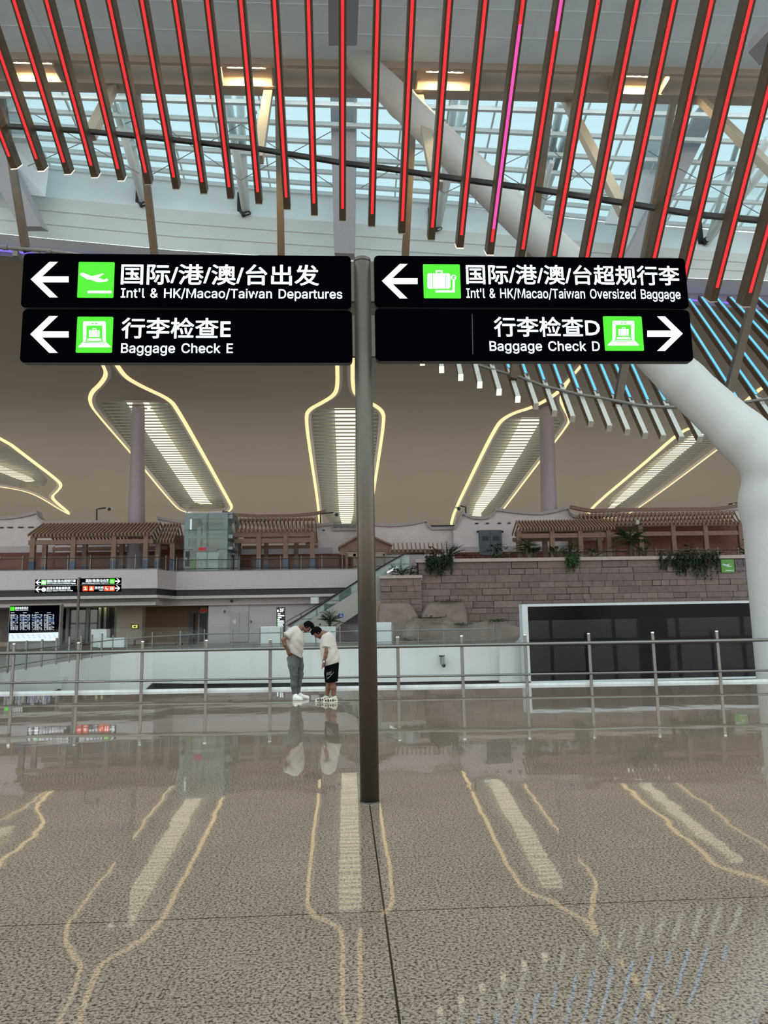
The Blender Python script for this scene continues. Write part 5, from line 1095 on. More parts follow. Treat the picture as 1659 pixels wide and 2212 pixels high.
q.build('advert_print', mat('advert_blue', (196, 214, 236), emit=.9), fd)
q = MB(); a, b, c, d = rect_px(22, 1310.5, 31, 1319.5, YB - .06); q.box(a, b, YB - .06, YB - .03, c, d); q.build('pictogram', M_GREEN, fd)
q = MB(); a, b, c, d = rect_px(32.5, 1310.5, 61, 1316, YB - .06); put_text(q, '航班信息显示', a, b, c, d, YB - .06, .02); a, b, c, d = rect_px(32.5, 1316.8, 61, 1319.2, YB - .06); put_text(q, 'Flight Information', a, b, c, d, YB - .06, .02); q.build('title', M_LIT, fd, recalc=False)
q = MB(); rnd = random.Random(4)
for colm in range(4):
    x0 = 22.5 + colm * 26
    a, b, c, d = rect_px(x0 + 1, 1323, x0 + 9, 1324.4, YB - .06); q.box(a, b, YB - .06, YB - .04, c, d, 0)
    for r_ in range(17):
        y = 1327 + r_ * 2.05
        for s0, s1, pr in ((0, 4.5, 1), (5.2, 9.5, .85), (10.5, 13, .8), (13.6, 16.5, .9), (20.5, 22.6, .85), (23.2, 25, .85)):
            if rnd.random() < pr and not (colm == 3 and s0 > 17):
                a, b, c, d = rect_px(x0 + s0, y, x0 + s1 - rnd.random() * .8, y + 1.05, YB - .06); q.box(a, b, YB - .06, YB - .04, c, d, 1 if 1 < r_ < 8 and rnd.random() < .5 else 0)
q.build('flight_rows', [mat('row_white', (206, 216, 226), emit=.85), mat('row_blue', (120, 150, 206), emit=.85)], fd)

# ---------------- small twin direction sign
YG = 49.5
sg = thing('direction_sign', 'distant direction sign pole with lit green and orange tiles by flight board', 'sign', (aty(168, 1300, YG)[0], YG + .1, .6))
xp = float(aty(168.3, 1300, YG)[0]); zt2 = float(aty(168, 1247, YG)[2])
q = MB(); q.lathe((xp, YG + .1, .6), [(.09, 0), (.09, zt2 - .6)], 14); q.build('pole', M_POLE, sg)
ZQ = zl((60, 1230), 1659 / 220.0)
def sp2(u, v, Y): x, y = ZQ(u, v); return aty(x, y, Y)
def spanel(u0, v0, u1, v1):
    um, vm = (u0 + u1) / 2, (v0 + v1) / 2; q = MB(); q.box(sp2(u0, vm, YG)[0], sp2(u1, vm, YG)[0], YG, YG + .09, sp2(um, v1, YG)[2], sp2(um, v0, YG)[2]); return q.build('sign_panel', M_BLACK, sg)
p1, p2, p3, p4 = spanel(120, 160, 797, 258), spanel(116, 266, 797, 375), spanel(847, 141, 1520, 245), spanel(845, 252, 1518, 364)
def sarrow(par, u, v, s):
    q = MB(); P = [(-44, 0), (4, -44), (22, -44), (-14, -10), (44, -10), (44, 10), (-14, 10), (22, 44), (4, 44)]
    f = [sp2(u + a * s, v + b, YG - .02) for a, b in P]; q.prism(f, [p + V(0, .015, 0) for p in f]); q.build('arrow', M_LIT, par)
def stext(par, txt, u0, v0, u1, v1, bold=.02):
    um, vm = (u0 + u1) / 2, (v0 + v1) / 2; q = MB(); put_text(q, txt, sp2(u0, vm, YG)[0], sp2(u1, vm, YG)[0], sp2(um, v1, YG)[2], sp2(um, v0, YG)[2], YG - .02, bold); q.build('lettering', M_LIT, par, recalc=False)
def stile(par, u0, v0, u1, v1, m, kind):
    um, vm = (u0 + u1) / 2, (v0 + v1) / 2; q = MB(); X0, X1, Z0, Z1 = sp2(u0, vm, YG)[0], sp2(u1, vm, YG)[0], sp2(um, v1, YG)[2], sp2(um, v0, YG)[2]
    W, H = X1 - X0, Z1 - Z0; q.box(X0, X1, YG - .02, YG - .005, Z0, Z1, 0)
    def R(a, b, c, d): q.box(X0 + a * W, X0 + c * W, YG - .03, YG - .018, Z1 - d * H, Z1 - b * H, 1)
    if kind == 'plane': R(.15, .42, .85, .52); R(.35, .3, .6, .42); R(.3, .78, .9, .86)
    if kind == 'case': R(.12, .3, .7, .72); R(.8, .3, .88, .85); R(.35, .18, .5, .3)
    if kind == 'tap': R(.2, .2, .6, .32); R(.5, .3, .62, .55); R(.3, .6, .85, .75)
    if kind == 'baby': R(.35, .2, .65, .45); R(.25, .5, .75, .8)
    if kind == 'chair': R(.3, .15, .45, .55); R(.3, .5, .7, .62); R(.6, .6, .8, .85)
    if kind == 'wc': R(.2, .2, .42, .8); R(.58, .2, .8, .8)
    q.build('pictogram', [m, M_LIT], par)
sarrow(p1, 170, 212, 1); sarrow(p2, 165, 326, 1); sarrow(p3, 1464, 190, -1); sarrow(p4, 1462, 306, -1)
stile(p1, 222, 172, 302, 252, mat('lit_pale_green', (120, 220, 110), emit=1.0), 'case'); stext(p1, '国际/港/澳/台超规行李', 314, 166, 785, 215); stext(p1, "Int'l & HK/Macao/Taiwan Oversized Baggage", 314, 222, 785, 245, .02)
q = MB(); f = [sp2(258 + 37 * cos(a * pi / 12), 328 + 35 * sin(a * pi / 12), YG - .02) for a in range(24)]; q.prism(f, [p + V(0, .015, 0) for p in f]); q.build('round_symbol', M_LIT, p2)
stext(p2, '机场头等舱候机区', 308, 284, 700, 330); stext(p2, 'Baiyun Airport Premium Lounge', 308, 336, 738, 360, .02)
stext(p3, '国际/港/澳/台出发', 948, 158, 1322, 204); stext(p3, "Int'l & HK/Macao/Taiwan Departures", 888, 212, 1322, 236, .02); stile(p3, 1334, 154, 1416, 232, M_GREEN, 'plane')
for u, k in ((896, 'tap'), (996, 'baby'), (1242, 'chair'), (1330, 'wc')): stile(p4, u, 270, u + 84, 352, M_ORANGE, k)
stext(p4, '洗手间', 1090, 276, 1234, 322); stext(p4, 'Toilet', 1160, 324, 1228, 348, .02)

# ---------------- lit totem, white counters, barriers and small things on the far floor
YT = 54.0
tt = thing('totem_sign', 'tall black lit floor directory totem before the escalator', 'sign', aty(606, 1386, YT))
q = MB(); box_px(q, 597, 1312, 615.5, 1394, YT, .25); q.build('case', M_BLK, tt)
q = MB(); a, b, c, d = rect_px(604, 1314.5, 613.5, 1322, YT - .02); put_text(q, '3F', a, b, c, d, YT - .02, .03); a, b, c, d = rect_px(598.5, 1317, 602, 1322, YT - .02); q.box(a, b, YT - .03, YT - .01, c, d)
for y, x1 in ((1325, 606), (1329, 614), (1333, 608), (1337, 604), (1340.5, 613), (1344.5, 613.5), (1348.5, 611), (1352, 612)): a, b, c, d = rect_px(600, y, x1, y + 2.3, YT - .02); q.box(a, b, YT - .03, YT - .01, c, d)
q.build('directory_text', M_LIT, tt, recalc=False)
q = MB()
for y in (1337, 1341, 1345, 1349): a, b, c, d = rect_px(598, y, 599.6, y + 2, YT - .02); q.box(a, b, YT - .03, YT - .01, c, d)
q.build('directory_mark', M_GREEN, tt)
CNT = [('white boxed-in counter panel beside the lit totem', 563, 1353, 609.5, 1383, 51), ('long white hoarding panel under the palm behind the two men', 621, 1354, 725.5, 1376, 53), ('pale glass-topped white plinth at the foot of the boulders', 814, 1344, 846, 1392, 47), ('white check desk beside the dark entrance', 196, 1359, 230, 1392, 53), ('white low block beyond the ramp railing', 212, 1378, 268, 1406, 51)]
for lab, x0, y0, x1, y1, Y in CNT:
    q = MB(); ra_ = rect_px(x0, y0, x1, y1, Y); q.box(ra_[0], ra_[1], Y, Y + .8, .6, ra_[3]); tag(q.build('counter', mat('counter_white', (206, 210, 212), .4, var=.03), bevel=.03), lab, 'counter')
# stacked trolleys
for i, x in enumerate((386, 400, 413)):
    b_ = aty(x, 1386, 56 + i * .3); b_[2] = .6; t = thing('baggage_trolley', 'dark baggage trolley parked at the passage, %s from the beige pier' % ORD[i + 1], 'trolley', b_, 'parked baggage trolleys')
    q = MB(); q.box(b_[0] - .25, b_[0] + .25, b_[1], b_[1] + .8, .72, .76); q.tube([b_ + V(-.25, .8, .1), b_ + V(-.25, .9, 1.0)], .02, 6); q.tube([b_ + V(.25, .8, .1), b_ + V(.25, .9, 1.0)], .02, 6); q.build('chassis', M_DARKG, t)
    q = MB(); q.box(b_[0] - .24, b_[0] + .24, b_[1] + .5, b_[1] + .86, 1.1, 1.42); q.build('basket', mat('dark_blue_grey', (46, 52, 64), .5), t)
    q = MB(); q.tube([b_ + V(-.3, .92, 1.05), b_ + V(.3, .92, 1.05)], .03, 6); q.build('handle', M_BLK, t)
    for s in (-1, 1): q = MB(); q.tube([b_ + V(s * .22 - .02, .1, .06), b_ + V(s * .22 + .02, .1, .06)], .06, 10); q.build('wheel', M_BLK, t)
b_ = aty(298, 1388, 58); b_[2] = .6; t = thing('bench_seat', 'small brown seat against the beige pier', 'seat', b_)
q = MB(); q.box(b_[0] - .35, b_[0] + .35, b_[1], b_[1] + .4, 1.0, 1.08); q.build('seat', M_WOOD, t)
for s in (-1, 1): q = MB(); q.box(b_[0] + s * .3 - .04, b_[0] + s * .3 + .04, b_[1] + .05, b_[1] + .35, .6, 1.0); q.build('leg', M_DARKG, t)
# fittings on the white fascia down in the opening
for x, y, lab in ((133, 1476, 'white bracketed security camera low on the white fascia near the flight board'), (954, 1424, 'small dark security camera on the white fascia beyond the balustrade')):
    for j in range(len(EP) - 1):
        d_ = ray(x, y); A, B = EP[j], EP[j + 1]; nn = unit(np.cross(B - A, V(0, 0, 1))); tq = np.dot(A - CP, nn) / np.dot(d_, nn); p = CP + d_ * tq; s_ = np.dot(p - A, B - A) / np.dot(B - A, B - A)
        if 0 <= s_ <= 1 and tq > 0: break
    t = thing('security_camera', lab, 'camera', p); w_ = .26 if x < 200 else .14
    q = MB(); q.box(p[0] - w_, p[0] + w_, p[1] - .5 if x < 200 else p[1] - .15, p[1] + .1, p[2] + .15, p[2] + .32 if x < 200 else p[2] + .2); q.build('bracket', M_WHITE if x < 200 else M_BLK, t)
    q = MB(); q.box(p[0] - w_ * .6, p[0] + w_ * .6, p[1] - .45, p[1], p[2] - .25, p[2] + .12); q.build('housing', M_WHITE if x < 200 else M_GREY, t)
    q = MB(); q.ball(p + V(.05, -.4, -.3), .1); q.build('lens', M_BLK, t)

# ================================================================ ESCALATOR
YE = 58.6
es = thing('escalator', 'long escalator with black handrails and glass sides climbing to the gallery', 'escalator', aty(650, 1390, YE))
q = MB(); poly_px(q, [(628, 1364), (650, 1352), (775, 1274), (850, 1229), (905, 1229), (905, 1262), (846, 1281), (775, 1324), (735, 1350), (700, 1392), (628, 1392)], YE, 1.6); q.build('truss_cladding', mat('escalator_cladding', (150, 148, 142), .35, .2, var=.03), es)
for k, dy in enumerate((0.05, 1.5)):
    q = MB(); P = [(622, 1352), (640, 1341), (775, 1253), (850, 1209), (872, 1197), (884, 1195.5), (917, 1195)]
    q.tube([aty(x, y, YE + dy) for x, y in P], .055, 6); q.build('handrail', M_BLK, es, smooth=True)
    q = MB(); q.tube([aty(x, y + 3.2, YE + dy) for x, y in P], .03, 6); q.build('handrail_track', M_GREY, es)
    q = MB(); A = [aty(x, y + 3, YE + dy) for x, y in P[:6]]; B = [aty(x, y, YE + dy) for x, y in ((628, 1364), (650, 1352), (775, 1274), (850, 1229), (875, 1229), (884, 1229))]
    q.strip(A, B); q.strip([p + V(0, .03, 0) for p in A], [p + V(0, .03, 0) for p in B]); q.build('glass_side', glass('escalator_glass', (.72, .82, .80), .10, .12, (.4, .5, .48)), es)
q = MB()
for i in range(34):
    t_ = i / 33; p = lerp(aty(655, 1350, YE + .3), aty(850, 1230, YE + .3), t_); q.box(p[0] - .25, p[0] + .25, YE + .25, YE + 1.35, p[2] - .1, p[2] + .1)
q.build('step_band', M_DARKG, es)
# bare stair rail on the far side
q = MB(); P = [(600, 1356), (622, 1341), (700, 1298), (724, 1284), (745, 1273)]; q.tube([aty(x, y, 60.1) for x, y in P], .03, 6); q.tube([aty(x, y + 8, 60.1) for x, y in P], .02, 6)
for x, y in ((615, 1346), (650, 1326), (690, 1303), (724, 1284)): p = aty(x, y, 60.1); q.tube([p, p - V(0, 0, 1.1)], .025, 6)
tag(q.build('stair_rail', M_DARKG), 'thin dark stair handrail rising just behind the escalator', 'handrail')
q = MB(); box_px(q, 731, 1325.5, 742, 1333.5, YE - .06, .06); o = q.build('notice_plate', mat('notice_blue', (30, 84, 176), .4)); tag(o, 'small blue notice on the side of the escalator', 'notice')
q = MB(); box_px(q, 735, 1327, 737.5, 1329, YE - .08, .02); box_px(q, 733.5, 1330.5, 740, 1332, YE - .08, .02); q.build('print', M_WHITE, o)
q = MB(); box_px(q, 671, 1290, 688, 1304, 59.9, .3); tag(q.build('notice_box', mat('counter_white', (206, 210, 212))), 'pale box hanging behind the escalator handrail', 'box')
q = MB(); P = [(833, 1238), (846, 1231), (857, 1225)]
q.beam(aty(836, 1237, YE - .1), aty(848, 1230, YE - .1), .1, .12); q.beam(aty(846, 1231.5, YE - .1), aty(858, 1225, YE - .1), .1, .12)
tag(q.build('strip_light', M_LIT), 'short bright strip light along the top of the escalator side', 'light')
# ================================================================ UPPER GALLERY: plaster houses with swept eaves
def house(name, top, ybot, Y, dp, label, cap=.16):
    q = MB(); pts = list(top) + [(top[-1][0], ybot), (top[0][0], ybot)]
    poly_px(q, pts, Y, dp); o = struct(q.build(name, M_HOUSE), label, 'wall')
    q = MB(); P = [aty(x, y, Y) for x, y in top]
    for A, B in zip(P[:-1], P[1:]): q.beam(A + V(0, dp / 2 - .1, .04), B + V(0, dp / 2 - .1, .04), dp + .35, cap, up=(0, 1, 0)) if False else q.hexa([A + V(0, -.3, -.1), B + V(0, -.3, -.1), B + V(0, -.3, cap), A + V(0, -.3, cap), A + V(0, dp, -.1), B + V(0, dp, -.1), B + V(0, dp, cap), A + V(0, dp, cap)])
    q.build('eave_coping', mat('coping_grey', (170, 160, 160), .6, var=.05), o)
    return o
HW = house('wall_house_west', [(-220, 1108), (-100, 1116), (0, 1120.5), (18, 1120), (42, 1117), (66, 1112.5), (81, 1107.5), (84, 1120), (92, 1127), (104, 1131), (150, 1130), (226, 1128.5), (238, 1131), (250, 1134), (350, 1133)], 1240, 69, 1.0, 'white plaster house wall with upswept eaves behind the long pergola')
house('wall_house_lift', [(341, 1120), (352, 1122), (372, 1125.5), (398, 1130), (520, 1132)], 1158, 68.5, .8, 'white plaster gable corner showing beside the glass lift')
house('wall_house_mid', [(660, 1136), (690, 1136), (716, 1132.5), (719, 1145), (776, 1144), (790, 1142)], 1240, 68, .8, 'white plaster wall behind the curved pergola')
house('wall_house_pole', [(770, 1130), (811, 1134), (836, 1135.8), (865, 1135), (894, 1131.3), (921, 1124.8), (923, 1135), (932, 1143), (984, 1142)], 1240, 67, .8, 'white plaster wall with a long sagging eave beside the sign pole')
house('wall_house_door', [(980, 1143), (988, 1131), (999, 1108.5), (1006, 1114), (1022, 1119.5), (1041, 1120.8), (1056, 1118), (1064, 1112), (1070, 1101.5), (1096, 1105), (1130, 1109), (1168, 1110.5), (1200, 1105), (1226, 1097.5), (1230, 1111), (1238, 1117), (1262, 1118.5), (1300, 1117)], 1240, 66, .9, 'white plaster house with a grey blue double door')
house('wall_house_east', [(1552, 1107), (1566, 1101), (1610, 1099), (1680, 1098)], 1240, 66.5, .9, 'pale plaster end wall behind the long curved roof')
q = MB(); a, b, c, d = rect_px(982, 1180, 1225, 1192, 65.9); q.box(a, b, 65.85, 66, c, d); a, b, c, d = rect_px(982, 1192, 1225, 1200, 65.9); q.box(a, b, 65.8, 66, c - .6, d, 1)
a, b, c, d = rect_px(-200, 1181, 116, 1195, 68.9); q.box(a, b, 68.85, 69, c, d)
struct(q.build('trim_wall_band', [M_BAND, M_REDW]), 'pale lilac plinth band along the plaster houses', 'trim')
def redwall(n, x0, y0, x1, y1, Y, label): q = MB(); box_px(q, x0, y0, x1, y1, Y, .3); struct(q.build(n, M_REDW), label, 'wall')
redwall('wall_red_west', -200, 1194, 345, 1236, 68.6, 'dark red panelled wall behind the long pergola')
redwall('wall_red_lift', 340, 1157, 400, 1238, 68.0, 'dark red wall beside the glass lift')
redwall('wall_red_mid', 500, 1197, 790, 1238, 67.5, 'dark red wall behind the curved pergola')
redwall('wall_red_east', 1230, 1138, 1625, 1200, 65.4, 'deep red panelled wall under the long curved roof')
q = MB(); box_px(q, 520, 1184, 717, 1197, 67.4, .3); struct(q.build('trim_white_band', M_BAND), 'pale band over the red wall behind the curved pergola', 'trim')
# dark vent strips
for i, (x, y, w_, Y, lab) in enumerate([(1, 1139.5, 5, 68.9, 'west'), (21, 1139.3, 5.5, 68.9, 'west'), (44, 1139, 5.5, 68.9, 'west'), (66, 1138.8, 5.5, 68.9, 'west'), (1030, 1130.5, 3.4, 65.9, 'east'), (1053, 1130.2, 3.2, 65.9, 'east'), (1079, 1130, 3.2, 65.9, 'east'), (1100, 1129.8, 3.2, 65.9, 'east'), (699, 1145, 2.4, 67.9, 'mid')]):
    q = MB(); box_px(q, x - w_, y - 1.3, x + w_, y + 1.3, Y - .05, .1)
    lb = {'west': 'small black vent slot, %s from the frame edge on the house above the flight board' % ORD[i + 1], 'east': 'small black vent slot, %s along the house above the grey blue door' % ORD[max(0, i - 3)], 'mid': 'small black vent slot high on the wall behind the curved pergola'}[lab]
    tag(q.build('wall_vent', M_BLK), lb, 'vent', 'black vent slots')
gd = thing('gallery_door', 'grey blue double door with louvred panels in the plaster house', 'door', aty(1060, 1199, 65.8))
q = MB(); box_px(q, 1035, 1145, 1084, 1199, 65.85, .1); q.build('frame', M_DARKG, gd)
for x0, x1 in ((1036, 1059.3), (1060, 1083)):
    q = MB(); box_px(q, x0, 1146, x1, 1199, 65.75, .1); q.build('leaf', mat('door_slate', (84, 92, 104), .5, var=.04), gd)
    q = MB(); 
    for k in range(5): box_px(q, x0 + 5, 1158 + k * 2, x1 - 4, 1159.2 + k * 2, 65.7, .05)
    q.build('louvre_slat', M_DARKG, gd)
for x in (1031.5, 1085.5): q = MB(); q.ball(aty(x, 1148.5, 65.7), .1); tag(q.build('wall_lamp', M_BLK), 'tiny black lamp beside the grey blue door, ' + ('lift side' if x < 1050 else 'pergola side'), 'wall lamp', 'door lamps')
q = MB(); box_px(q, 925, 1134, 984, 1142, 67.9, .3); tag(q.build('roof_vent', M_DARKG), 'dark grey ventilation grille on the roof past the sagging eave', 'vent')
q = MB(); box_px(q, 719, 1132, 772, 1144, 68.6, .3); 
for k in range(4): box_px(q, 722 + k * 13, 1139, 727 + k * 13, 1143, 68.3, .3, 1)
tag(q.build('roof_plant_unit', [M_GREY, M_BLK]), 'grey roof plant unit behind the wall beside the sign pole', 'plant unit')
q = MB(); c_ = aty(1033, 1119, 70); q.lathe((c_[0], c_[1], c_[2] - .6), [(.32, 0), (.32, 1.4), (.3, 1.45)], 14); tag(q.build('roof_lantern', mat('lantern_lit', (240, 240, 222), emit=.75)), 'glowing white cylinder lantern above the plaster house roof', 'lantern')

# ================================================================ PERGOLAS
def pergola(label, e0, e1, r0, r1, Ye, Yr, ybase, posts, backposts, ns, beams, wrap=True, curve=0.0, m=M_WOOD, ridge=None, hangover=6):
    A0, A1 = aty(*e0, Ye), aty(*e1, Ye); B0, B1 = aty(*r0, Yr), aty(*r1, Yr)
    t = thing('timber_pergola', label, 'pergola', (A0 + A1) / 2 * V(1, 1, 0) + V(0, 0, ZU))
    q = MB()
    for i in range(ns):
        s = (i + .5) / ns; a = V(lerp(A0[0], A1[0], s), Ye, lerp(A0[2], A1[2], s)); b = V(a[0], Yr, lerp(B0[2], B1[2], s))
        if curve:
            P = [a, lerp(a, b, .3) + V(0, 0, -curve * .8), lerp(a, b, .6) + V(0, 0, -curve), lerp(a, b, .85) + V(0, 0, -curve * .5), b]
            for u, v in zip(P[:-1], P[1:]): q.beam(u, v, .075, .16)
        else: q.beam(a, b, .10, .20)
        bk = V(a[0], 2 * Yr - Ye, a[2]); q.beam(b, bk, .08, .2)
    q.build('roof_slat', M_WOODL, t)
    X0, X1 = A0[0] + .25, A1[0] - .25
    q = MB(); q.beam(V(X0, Ye + .5, A0[2] + .02), V(X1, Ye + .5, A1[2] + .02), .3, .34); q.build('eave_beam', m, t)
    q = MB(); q.beam(V(X0, 2 * Yr - Ye - .5, A0[2]), V(X1, 2 * Yr - Ye - .5, A1[2]), .3, .34); q.build('eave_beam', m, t)
    q = MB(); q.beam(V(X0, Yr, B0[2] - .15), V(X1, Yr, B1[2] - .15), .22, .22); q.build('ridge_beam', m, t)
    for yb_ in beams:
        z = aty((e0[0] + e1[0]) / 2, yb_, Ye + .5)[2]; q = MB(); q.box(X0 - .2, X1 + .2, Ye + .38, Ye + .62, z - .19, z + .19); q.build('tie_beam', m, t)
        q = MB(); q.box(X0 - .2, X1 + .2, 2 * Yr - Ye - .62, 2 * Yr - Ye - .38, z - .15, z + .15); q.build('tie_beam', m, t)
    for px, bk in [(p, 0) for p in posts] + [(p, 1) for p in backposts]:
        Yp = Ye + .5 if not bk else 2 * Yr - Ye - .5; p = aty(px, ybase, Yp); z1 = A0[2]
        q = MB(); q.box(p[0] - .19, p[0] + .19, Yp - .19, Yp + .19, ZU, z1); o = q.build('post', m, t)
        if wrap:
            q = MB(); q.box(p[0] - .21, p[0] + .21, Yp - .21, Yp + .21, ZU + .12, ZU + .95); q.build('protective_wrap', mat('wrap_blue', (52, 70, 98), .5, var=.12), o)
            q = MB(); q.box(p[0] - .27, p[0] + .27, Yp - .27, Yp + .27, ZU, ZU + .14); q.build('post_base', M_GREY, o)
    return t
pgA = pergola('long brown timber pergola with slatted roof above the small sign', (56, 1157), (330, 1153), (85, 1132), (345, 1130), 61, 64, 1228, (69, 157, 245, 314), (95, 182, 262), 34, (1171,))
pergola('narrow timber gable frame at the end of the long pergola beside the lift', (336, 1170), (376, 1170), (342, 1132), (368, 1131), 62, 64.5, 1228, (340, 372), (), 6, (1168,))
pgB = pergola('brown timber pergola with upcurved slats between lift and sign pole', (503, 1147), (683, 1145), (506, 1120), (682, 1118), 62, 65, 1234, (559, 617, 675), (516, 575, 640), 20, (1155, 1168), curve=.28)
q = MB(); P = [aty(x, y, 65.2) for x, y in ((481, 1105), (501, 1111.5), (557, 1115), (633, 1114), (684, 1109), (704, 1104))]
for u, v in zip(P[:-1], P[1:]): q.beam(u, v, .3, .26)
q.build('swept_ridge', M_WOOD, pgB)
pgD = pergola('timber pergola with straight pale slats over the planter palms', (1124, 1144), (1331, 1141), (1114, 1126), (1312, 1123), 59.4, 61.2, 1198, (1122, 1194, 1255, 1316), (1140, 1178, 1240, 1296), 31, (1157,), wrap=False)
pgE = pergola('long timber pergola with swept ridge and curved slats near the white column', (1262, 1133), (1612, 1130), (1252, 1110), (1590, 1105), 63.2, 64.7, 1200, (1386, 1457, 1527, 1603), (1420, 1490), 40, (1153,), wrap=False, curve=.35)
q = MB(); P = [aty(x, y, 64.75) for x, y in ((1232, 1095), (1252, 1099.6), (1277, 1103.4), (1351, 1101.5), (1474, 1100), (1537, 1099.6), (1568, 1096.5), (1592, 1092.5))]
for u, v in zip(P[:-1], P[1:]): q.beam(u, v, .35, .3)
q.build('swept_ridge', M_WOOD, pgE)
# small gabled hut by the pole with its lean-to
hut = thing('timber_hut', 'small gabled timber hut half hidden by the sign pole', 'hut', aty(787, 1236, 62.5) * V(1, 1, 0) + V(0, 0, ZU))
q = MB(); poly_px(q, [(733, 1183), (734, 1199), (748, 1199), (748, 1191), (832, 1191), (836, 1198), (845, 1198), (846, 1178), (786, 1152)], 62.3, .3); q.build('gable_board', M_WOOD, hut)
q = MB(); L_, P_, R_ = aty(731, 1182, 62), aty(786, 1151, 62), aty(848, 1178, 62)
q.beam(L_ + V(0, 1.5, 0), P_ + V(0, 1.5, 0), 3.2, .14); q.beam(P_ + V(0, 1.5, 0), R_ + V(0, 1.5, 0), 3.2, .14); q.build('gable_roof', M_WOOD, hut)
q = MB(); box_px(q, 752, 1194, 830, 1202, 62.4, .3); q.build('lintel', M_WOODL, hut)
for x in (749, 766, 830): q = MB(); box_px(q, x - 3, 1196, x + 3, 1237, 62.4, .35); q.build('post', M_WOOD, hut)
q = MB()
for i in range(13): x = 843 + i * 9.4; q.beam(aty(x, 1190, 61.8), aty(x - 2, 1175, 64), .1, .2)
q.build('lean_to_slat', M_WOODL, hut)
q = MB(); a, b, c, d = rect_px(840, 1186, 960, 1196, 62); q.box(a, b, 62.2, 62.6, c, d); q.build('lean_to_beam', M_WOOD, hut)

# ================================================================ GLASS LIFT
YL = 61.2
lf = thing('glass_lift', 'free-standing glass lift shaft with grey frame and red display', 'lift', aty(450, 1237, YL) * V(1, 1, 0) + V(0, 0, ZU))
a, b, c, d = rect_px(398, 1110, 491, 1237, YL); c = ZU
def L_(x0, y0, x1, y1): r = rect_px(x0, y0, x1, y1, YL); return r
M_LF = mat('lift_frame', (128, 136, 142), .4, .3, var=.03)
for x0, y0, x1, y1 in ((399, 1111, 407, 1237), (483, 1111, 491, 1237)):
    r_ = L_(x0, y0, x1, y1)
    q = MB(); q.box(r_[0], r_[1], YL, YL + .3, ZU, r_[3]); q.build('frame_post', M_LF, lf)
    q = MB(); q.box(r_[0] + (.45 if x0 > 450 else 0), r_[1] + (.45 if x0 > 450 else 0), YL + 3.0, YL + 3.3, ZU, r_[3]); q.build('frame_post', M_LF, lf)
for y0, y1 in ((1110, 1120), (1155, 1163), (1181, 1187)):
    r_ = L_(399, y0, 491, y1); q = MB(); q.box(r_[0], r_[1], YL + .02, YL + .28, r_[2], r_[3]); q.build('frame_beam', M_LF, lf)
    q = MB(); q.box(r_[1] - .25, r_[1] + .4, YL + .2, YL + 3.1, r_[2], r_[3]); q.build('frame_beam', M_LF, lf)
q = MB(); q.box(a - .05, a, YL, YL + 3.3, ZU, d); q.box(b, b + .05, YL, YL + 3.3, ZU, d); q.box(a, b, YL - .04, YL - .01, ZU, d); q.box(a, b, YL + 3.3, YL + 3.34, ZU, d); q.build('glass_skin', M_GLASSD, lf)
r_ = L_(416, 1186, 470, 1192); q = MB(); q.box(r_[0], r_[1], YL - .06, YL + .2, L_(416, 1182, 470, 1191)[2], L_(416, 1182, 470, 1191)[3]); q.build('header', M_GREY, lf)
r_ = L_(430, 1183, 445, 1189); q = MB(); q.box(r_[0], r_[1], YL - .09, YL - .05, r_[2], r_[3]); q.build('display', mat('display_red', (214, 40, 44), emit=.35), lf)
for x0, x1 in ((424, 447.6), (448.4, 472)):
    r_ = L_(x0, 1193, x1, 1237); q = MB(); q.box(r_[0], r_[1], YL + .1, YL + .16, ZU, r_[3]); q.build('door_leaf', mat('lift_door', (158, 160, 160), .3, .5, var=.04), lf)
r_ = L_(401, 1191, 410, 1204); q = MB(); q.box(r_[0], r_[1], YL - .1, YL - .04, r_[2], r_[3]); r2 = L_(400, 1212, 410, 1224); q.box(r2[0], r2[1], YL - .1, YL - .04, r2[2], r2[3]); q.box(r_[0] + .15, r_[0] + .3, YL - .08, YL - .04, r2[3], r_[2]); q.build('call_panel', M_BLK, lf)
r_ = L_(414, 1210, 422, 1237); q = MB(); q.box(r_[0], r_[1], YL - .1, YL - .05, ZU, r_[3]); q.build('green_panel', mat('panel_green', (96, 136, 60), .5), lf)
r_ = L_(408, 1118, 411, 1142); q = MB(); q.box(r_[0], r_[1], YL + .5, YL + .6, r_[2], r_[3]); q.build('tube_light', M_LIT, lf)
r_ = L_(430, 1122, 478, 1146); q = MB(); q.box(r_[0], r_[1], YL + 2.2, YL + 2.4, r_[2], r_[3]); q.build('shaft_machinery', M_WHITE, lf)
for x in (427, 480): r_ = L_(x, 1121, x + 2, 1182); q = MB(); q.box(r_[0], r_[1], YL + 1.5, YL + 1.6, ZU, r_[3]); q.build('guide_rail', M_BLK, lf)
q = MB(); q.lathe(aty(425, 1138, YL + 1.6), [(.3, 0), (.38, .2), (.38, .7), (.3, .9)], 12); q.build('hoist_motor', mat('hoist_ochre', (150, 128, 84), .5), lf)
q = MB()
for x in (404, 486): p = aty(x, 1110, YL + 1); q.tube([p, p + V(0, 0, .25), p + V(.1 if x < 450 else -.1, 0, .32)], .04, 6)
q.box(a, b + .4, YL, YL + 3.3, d, d + .1); q.build('shaft_cap', M_LF, lf)

